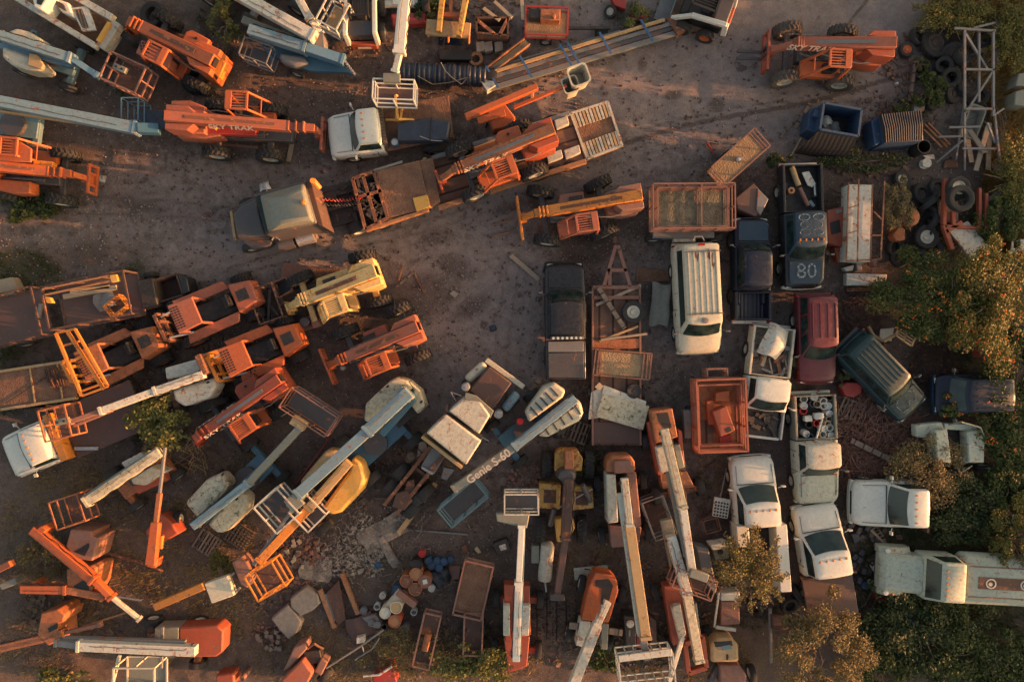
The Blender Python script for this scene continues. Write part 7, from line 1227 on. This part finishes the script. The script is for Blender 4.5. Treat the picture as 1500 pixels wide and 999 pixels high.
for i,(x,y,c,h,r_,lab) in enumerate(((618,811,'bucket_red',.35,.16,'red round can on the dirt above the blue cans'),(628,822,'bucket_blue',.4,.16,'blue-rimmed can, leftmost of the blue group'),(640,822,'bucket_blue',.4,.16,'blue can second from the left of the blue group'),(632,829,'bucket_blue',.4,.15,'light blue can, lowest of the blue group'),(650,823,'drum_blue',.4,.16,'dark blue can, third along the top of the blue group'),(660,820,'bucket_blue',.35,.13,'small blue can at the right end of the blue group'),(643,832,'drum_blue',.35,.16,'dark can behind the lowest light blue one'),(632,862,'bucket_white',.35,.15,'white pail right of the diamond of rusty drums'),(560,873,'dirty_white',.3,.14,'bent white tin beside a reddish can'),(552,889,'bucket_white',.35,.14,'white-lidded pail left of the sunlit drums'),(606,897,'bucket_white',.35,.14,'white-lidded pail right of the sunlit drums'),(553,915,'grey_metal',.7,.14,'grey milk-can shaped cylinder under the sunlit drums'),(544,913,'grey_metal',.6,.15,'short grey can left of the milk-can shaped one'),(562,918,'engine',.6,.15,'dark open can between the milk can and the orange-red drum'),(593,921,'grey_metal',.5,.17,'dull grey can right of the orange-red drum'),(532,895,'grey_metal',.3,.16,'grey pail in the shade beside the rusty angles'),(524,928,'bucket_white',.4,.15,'cream jug-like pail on the dark tarp'),(553,828,'drum_blue',.3,.14,'small dark blue pot at the edge of the rag heap'),(515,932,'dark_grey',.3,.15,'dark pail next to the cream one on the tarp'))): drum(lab,x,y,h,r_,c,cat='can',name='can',open_=i in (9,10,13),group='cans and pails around the drums')
polything('box','cream square box on the dark tarp by the pails','box',[(522,933),(533,932),(534,941),(522,943)],0,.35,'dirty_white',z=.4); sheet('tarpaulin','dark red-brown tarp with pails on it, below the drums','tarpaulin',528,920,.5,20,1.3,1.0,'brown_steel',sag=.15,wr=.08); polything('plate','grey bent metal sheet left of the cream drum','sheet metal',[(530,905),(550,900),(562,916),(548,920)],.2,.5,'grey_metal'); t=T('oil_drum','long pale drum lying on its side in a steel cradle above the sunlit drums','drum',580,880,.6,50); t.part('shell',MB().lathe([(.001,-.6),(.28,-.58),(.28,.5),(.001,.52)],(0,0,.45),ax='x',n=18),'cream'); t.seg('cradle',(583,866,.7),(609,886,.7),.3,.3,'pink_rust')
one('rag','crumpled black plastic heap right of the rusty drums','plastic heap',646,850,.3,0,branchpile(1,.1),'black') if False else sheet('plastic_heap','crumpled black plastic heap right of the rusty drums','plastic',645,848,.4,30,.9,.8,'tarp_black',wr=.16,sag=.2)
for i,(x,y,a,lx,ly) in enumerate(((560,780,30,2.2,1.1),(530,810,-20,2.4,1.0),(495,830,10,2.2,1.0),(462,838,-10,1.5,.8),(525,770,50,1.4,.8),(548,826,70,1.5,.5),(568,808,-60,1.6,.4),(480,815,60,.9,.6),(576,762,15,1.2,.5))):
    sheet('cloth',('broad fold','second broad fold','flat fold','tattered left end','upper fold','hanging strip','long looped strip','small clump','far right strip')[i]+' of the pale netting heap spread over the dirt','netting',x,y,.14,a,lx,ly,'net_cloth' if i%3 else 'fabric_rag',wr=.09,sag=.03,group='pale netting heap',th=.015)
mb=MB()
for k in range(64):
    x,y=random.gauss(530,48),random.gauss(800,26); a=random.uniform(0,6.28); pts=[]
    for i in range(9): pts.append(((P(x,y).x-P(530,800).x)+.13*i*math.cos(a)+.06*math.sin(i*2+k),(P(x,y).y-P(530,800).y)+.13*i*math.sin(a)+.06*math.cos(i*1.7+k),.08+.06*math.sin(i+k))); a+=random.uniform(-.2,.2)
    for i in range(8):
        a_=random.uniform(0,1); 
    mb.pline(pts,.018,4)
one('net_ropes','loose pale ropes tangled through the netting heap','ropes',530,800,.1,0,mb,'fabric_rag',kind='stuff')
for lab,pts in (('cracked tan stone slab, upper right one of the pair',[(423,876),(447,858),(466,870),(470,884),(458,896),(440,904),(424,890)]),('cracked tan stone slab, lower left one of the pair',[(395,906),(421,884),(444,910),(438,926),(422,938),(408,924)])): polything('stone_slab',lab,'stone slab',pts,0,.35,'concrete','stone slabs',bev=.06,ins=.06)
for i in range(16): x,y=random.uniform(375,412),random.uniform(922,950); one('stone','small broken stone in the pile left of the slabs','stone',x,y,.1,random.uniform(0,90),MB().loft([rrect(-.16,.16,-.12,.12,.05,0),rrect(-.12,.12,-.09,.09,.04,random.uniform(.1,.2))]),'planks_grey','broken stones left of the slabs',bev=.02)
for i in range(30): x,y=random.uniform(410,470),random.uniform(790,832); one('brick','broken reddish brick in the heap beside the netting','brick',x,y,.1,random.uniform(0,180),MB().box(-.12,.12,-.08,.08,0,random.uniform(.06,.16)),random.choice(['pink_rust','rust','concrete','cardboard']),'broken bricks beside the netting',bev=.02)
for lab,p,q in (('thick rusty angle iron left of a steel trough, by the slabs',(468,864),(490,920)),('thick rusty angle iron right of a steel trough, by the slabs',(500,840),(524,900))): plank(lab,p,q,.2,.2,.1,'rust_lit',cat='angle iron',name='angle_iron')
polything('trough','dark rusty steel trough between two angle irons','trough',[(478,868),(496,850),(506,908),(494,916)],.0,.3,'dark_rust',bev=.03); plank('bundle of grey pipe pieces lying beside the left angle iron',(476,870),(490,910),.25,.15,.1,'grey_metal',cat='pipes',name='pipe_bundle')
t=T('long_pole','long thin white pole with a lattice bracket, slanting over the weeds','pole',520,950,.8,35); t.pipe('pole',[(478,978,1.0),(528,946,1.0),(562,922,1.0)],.045,'grey_metal'); t.pipe('brace',[(520,966,.8),(545,950,.9),(556,934,1.0)],.03,'grey_metal'); t.pipe('brace',[(530,945,1.0),(534,958,.8)],.03,'grey_metal')
pallet('dark pallet, left of the two below the light blue boom lift',303,796,-32,1.1,1.0,'planks_grey'); pallet('dark pallet, right of the two below the light blue boom lift',350,785,-32,1.1,1.0,'timber_dark'); pallet('broken grey pallet under the slotted cream cover of the lettered boom lift',845,632,-20,1.2,1.0,'planks_grey'); 
t=T('motor_box','small grey box motor with a white label beside the lettered lift cage','motor',735,802,.5,20); t.part('box_body',MB().box(-.35,.35,-.3,.3,0,.4),'engine',bev=.04); t.part('cover_plate',MB().box(-.1,.2,-.15,.1,.4,.42),'dirty_white')
polything('board','reddish square board left of the pair near the box motor','board',[(675,801),(683,797),(685,807),(678,811)],0,.04,'rust'); polything('board','pale board slip near the box motor','board',[(694,804),(699,800),(705,809),(700,811)],0,.04,'cardboard'); polything('board','square reddish sheet between the cans and the narrow rusty deck','sheet metal',[(657,829),(675,828),(672,848),(657,850)],0,.05,'pink_rust')
# right side small things
polything('rag','white crumpled cloth on the leaves below the off-road body','cloth',[(1388,766),(1402,756),(1412,758),(1427,768),(1416,769),(1402,762),(1392,772)],.0,.15,'bucket_white',z=.7,bev=.03); t=T('shelf','small white shelf unit standing in the vines at right','shelf',1470,752,1,3); t.part('shelf_frame',MB().cage(-.35,.35,-.4,.4,.6,1.1,1,2,.05,0),'dirty_white'); t.part('shelf_board',MB().box(-.33,.33,-.2,.38,.9,.94),'pink_rust')
drum('blue drum tipped among the vines at the lower right',1330,911,.7,.3,'drum_blue','pink_rust',tilt=(25,20),z=.3); drum('white cylinder tank lying in the vines at the lower right',1432,918,.5,.16,'bucket_white',tilt=(60,30),z=.4,cat='cylinder',name='gas_cylinder'); drum('white pail below the pale tank truck nose',1280,856,.35,.15,'bucket_white',cat='bucket',name='bucket'); drum('white tilted pail between the pallets and the tank truck',1283,830,.35,.14,'bucket_white',cat='bucket',name='bucket',tilt=(30,10)); drum('dark blue pail under the brown flatbed corner',1268,858,.3,.15,'drum_blue',cat='bucket',name='bucket'); polything('machine_part','faded red bent fender lying below the tank truck nose','fender',[(1282,868),(1296,864),(1308,880),(1300,886),(1284,880)],0,.35,'red_paint',bev=.05); polything('stone','cluster of grey rocks right of the white flatbed cab','rocks',[(1247,782),(1258,780),(1262,792),(1252,798)],0,.3,'dark_grey',bev=.06)
tyre_flat('black tyre half hidden by the brown flatbed, below the amber tree',1158,888,.45,.28,tilt=(20,0)); tyre_flat('black tyre between the amber tree and the pink seat machine',1108,890,.45,.3,tilt=(-60,0)); tyre_flat('second black tyre right of the service truck boxes',1172,870,.45,.3,tilt=(70,0))
for i in range(22): x,y=random.uniform(1245,1285),random.uniform(765,850); one('stone','dark rock in the gap right of the white flatbed cab','stone',x,y,.1,random.uniform(0,90),MB().loft([rrect(-.2,.2,-.15,.15,.06,0),rrect(-.14,.14,-.1,.1,.05,random.uniform(.12,.3))]),'dark_grey','dark rocks',bev=.02)
# ================================================================== trees, bushes, twigs
one('twig_pile','red-brown heap of dry twigs left of the grey shrub','twig pile',1288,630,.3,0,branchpile(1100,2.0,.6,.35,.02),'pink_rust'); o=one('twig_pile','smaller heap of dry twigs below the pale grey plank','twig pile',1262,685,.3,0,branchpile(420,1.2,.5,.3,.02),'pink_rust'); one('twig_pile','fan of grey dry branches beside the small leafy tree','twig pile',272,668,.3,20,branchpile(70,.9,.7,.4,.016),'tan'); one('twig_pile','tangle of grey twigs and wire left of the orange-nosed lift','twig pile',812,908,.3,0,branchpile(420,1.0,.6,.35,.013),'planks_grey'); one('twig_pile','dead grey branches under the blue drum at the lower right','twig pile',1275,920,.4,60,branchpile(90,1.1,.9,.6,.018),'planks_grey'); one('twig_pile','brown twigs beside the red estate car and flower bush','twig pile',1262,455,.3,10,branchpile(260,1.1,.7,.3,.016),'dark_rust'); one('twig_pile','brown brush heap right of the dark green car','twig pile',1372,540,.3,10,branchpile(500,1.2,.7,.3,.016),'dark_rust')
tree('leafy_tree','small palm-like green tree growing among the lifts at the left','tree',232,618,1.45,2.2,3600,'leaf_olive',size=.15,trunk=.08,rays=40)
tree('bush','brushy green-gold bush at the top right corner above the tyres','bush',1395,22,1.5,1.2,5200,'leaf_yellow',size=.10,part='foliage',rays=46,ell=(1.2,.7)); tree('bush','gold feathery brush at the right edge of the top corner','bush',1482,55,1.6,1.3,5200,'leaf_yellow',size=.10,part='foliage',rays=50,ell=(.7,1.2)); tree('bush','gold-green brush beside the lower pipe frame at the right edge','bush',1488,265,1.5,1.4,5600,'leaf_yellow',size=.10,part='foliage',rays=50,ell=(.6,1.5))
tree('flower_bush','broad green bush with orange flowers below the tyres at the right','bush',1398,440,2.8,2.5,16000,'leaf_green',k=64,size=.115,spread=.2,flowers=('flower',70,.10),part='foliage',ell=(1.1,.85),rays=0); tree('flower_bush','sunlit yellow-green bush with orange flowers at the right edge','bush',1462,440,2.3,3.2,13000,'leaf_yellow',k=54,size=.11,spread=.24,flowers=('flower',90,.10),part='foliage',ell=(.9,1.3))
tree('vine_bush','green vine mass with orange flowers right of the dark blue car','bush',1490,590,2.2,2.0,8000,'leaf_green',k=40,size=.15,spread=.25,flowers=('flower',60,.10),part='foliage',ell=(.8,1.6)); tree('vine_bush','orange-flowered vine creeping over the dark blue car','bush',1432,592,1.1,1.9,4200,'leaf_green',k=26,size=.14,spread=.25,flowers=('flower',40,.09),part='foliage',ell=(1.6,.6))
tree('grey_shrub','olive-grey feathery shrub left of the stripped off-road body','shrub',1360,690,1.8,1.9,9000,'leaf_tan',k=40,size=.085,spread=.24,part='foliage',ell=(1.1,1)); tree('vine_bush','dark green vines below the stripped off-road body','bush',1420,745,2.3,1.5,9000,'leaf_dark',k=44,size=.14,spread=.24,part='foliage',ell=(1.3,.75)); tree('vine_bush','dark vines at the right edge above the tank truck','bush',1490,700,1.6,1.9,6000,'leaf_green',k=30,size=.14,spread=.26,part='foliage',ell=(.8,1.5))
tree('amber_tree','amber-leaved tree over the service truck at the lower right','tree',1098,832,1.75,3.2,5600,'leaf_tan',size=.10,trunk=.1,rays=44,flowers=('leaf_yellow',300,.1)); tree('amber_tree','large amber and grey tree at the bottom, left of the dark vines','tree',1212,955,2.3,3.4,15000,'leaf_tan',k=54,size=.095,spread=.22,trunk=.12); tree('straw_tree','sunlit straw-coloured tree over the tank truck tail','tree',1500,800,1.5,3.0,7000,'leaf_yellow',k=34,size=.11,spread=.26,ell=(.9,1.3)); 
tree('vine_bush','dark green vines spread below the tank truck','bush',1350,920,2.6,1.3,10000,'leaf_dark',k=50,size=.15,spread=.22,part='foliage',ell=(1.2,.8)); tree('vine_bush','mixed green vines in the bottom right corner','bush',1450,960,2.6,1.5,11000,'leaf_green',k=50,size=.15,spread=.22,part='foliage',ell=(1.0,.9)); tree('vine_bush','leafy green vines at the bottom, right of the big amber tree','bush',1300,985,1.6,1.2,5000,'leaf_green',k=30,size=.15,spread=.24,part='foliage')
tree('bush','yellowing bush at the bottom below the oblong trailer frame','bush',690,972,1.5,1.6,4600,'leaf_olive',k=30,size=.13,spread=.26,part='foliage',ell=(1.5,.7)); tree('bush','grey-olive scrub at the bottom beside the long thin pole','bush',600,955,1.7,1.0,4200,'leaf_tan',k=34,size=.08,spread=.22,part='foliage',ell=(1.2,.8)); tree('weed','leafy green weed under the cut-off orange telehandler','weed',38,300,1.1,.8,3000,'leaf_dark',k=26,size=.14,spread=.25,part='foliage',ell=(1.1,.7)); tree('weed','small weed beside the cut-off orange telehandler wheel','weed',104,296,.45,.5,700,'leaf_dark',k=10,size=.12,part='foliage')
tree('weed','yellow-green weed growing through the truck frames at the top','weed',328,30,.9,1.2,1500,'leaf_olive',k=18,size=.13,spread=.24,part='foliage',ell=(.9,1.3)); tree('weed','small bright weed in the rust-brown work cage','weed',182,128,.45,.8,600,'leaf_green',k=10,size=.12,part='foliage'); tree('weed','sunlit dry bush at the lower left beside the orange arm','bush',62,818,1.1,1.0,2800,'leaf_tan',k=24,size=.09,spread=.28,part='foliage'); tree('weed','sunlit weed behind the square cream plate','weed',322,832,.7,.9,1200,'leaf_yellow',k=14,size=.12,spread=.28,part='foliage')
tree('weed','green weed between the concrete blocks and the top edge','weed',622,8,.8,.8,1300,'leaf_dark',k=16,size=.13,part='foliage'); tree('weed','bright green weed beside the grey skid steer bucket','weed',934,24,.6,1.0,1300,'leaf_olive',k=14,size=.13,part='foliage'); tree('weed','green leafy weed among the tyres, left of the pipe frame','weed',1366,130,.75,1.0,1800,'leaf_green',k=18,size=.14,part='foliage'); tree('weed','smaller leafy weed above the closed blue dumpster','weed',1322,157,.4,.6,600,'leaf_green',k=8,size=.12,part='foliage'); tree('weed','weed growing at the rim of the big tyre','weed',1350,95,.4,.7,500,'leaf_green',k=8,size=.12,part='foliage')
tree('dry_bush','feathery dry bush between the pale trough and the tyre column','bush',1318,295,1.0,1.4,3600,'leaf_tan',k=24,size=.09,spread=.25,part='foliage',ell=(.8,1.4)); tree('weed','dark weeds under the dumpsters','weed',1262,236,.9,.6,2000,'leaf_dark',k=20,size=.12,part='foliage',ell=(2.2,.6)); tree('weed','dark weed at the corner left of the open dumpster','weed',1140,236,.6,.7,900,'leaf_dark',k=12,size=.12,part='foliage'); tree('weed','leafy weed beside the old yellow loader hopper','weed',860,685,.5,1.0,700,'leaf_olive',k=10,size=.13,part='foliage'); tree('weed','bright leafy weed under the square white cage','weed',880,960,.8,.9,1500,'leaf_green',k=16,size=.14,part='foliage'); tree('weed','green weed in the bottom left corner','weed',95,992,.9,.7,1400,'leaf_olive',k=16,size=.13,part='foliage',ell=(1.6,.6)); tree('vine_bush','green vines left of the off-road body','bush',1475,640,.9,1.7,2000,'leaf_green',k=16,size=.14,part='foliage')
tree('weed','spiky tuft beside the faded red tub','weed',1235,556,.35,.6,500,'leaf_olive',k=8,size=.12,part='foliage'); tree('vine_bush','leaves hanging over the orange loader frame','bush',1470,330,1.3,1.5,3600,'leaf_green',k=26,size=.14,part='foliage',ell=(.8,1.3)); tree('weed','low weeds by the pink-red telehandler carriage','weed',300,40,.3,.5,200,'leaf_olive',k=5,size=.1,part='foliage') if False else None
# unseen trees added beyond the right edge; heights and gaps shape the low sun
for i,(y,h_) in enumerate(((-170,5),(-60,5.2),(50,4.8),(150,5.0),(318,5.2),(405,4.4),(590,4.2),(690,5.0),(790,4.6),(900,5.2),(1010,4.8),(1120,5.2),(1230,5))):
    tree('unseen_shade_tree','unseen leafy tree added beyond the right edge to shade the yard','tree',1830+14*(i%3),y,1.9,h_,3600,'leaf_green',k=34,size=.4,spread=.4,trunk=.15,group='unseen trees added to shade the yard',low=.12,power=.6)
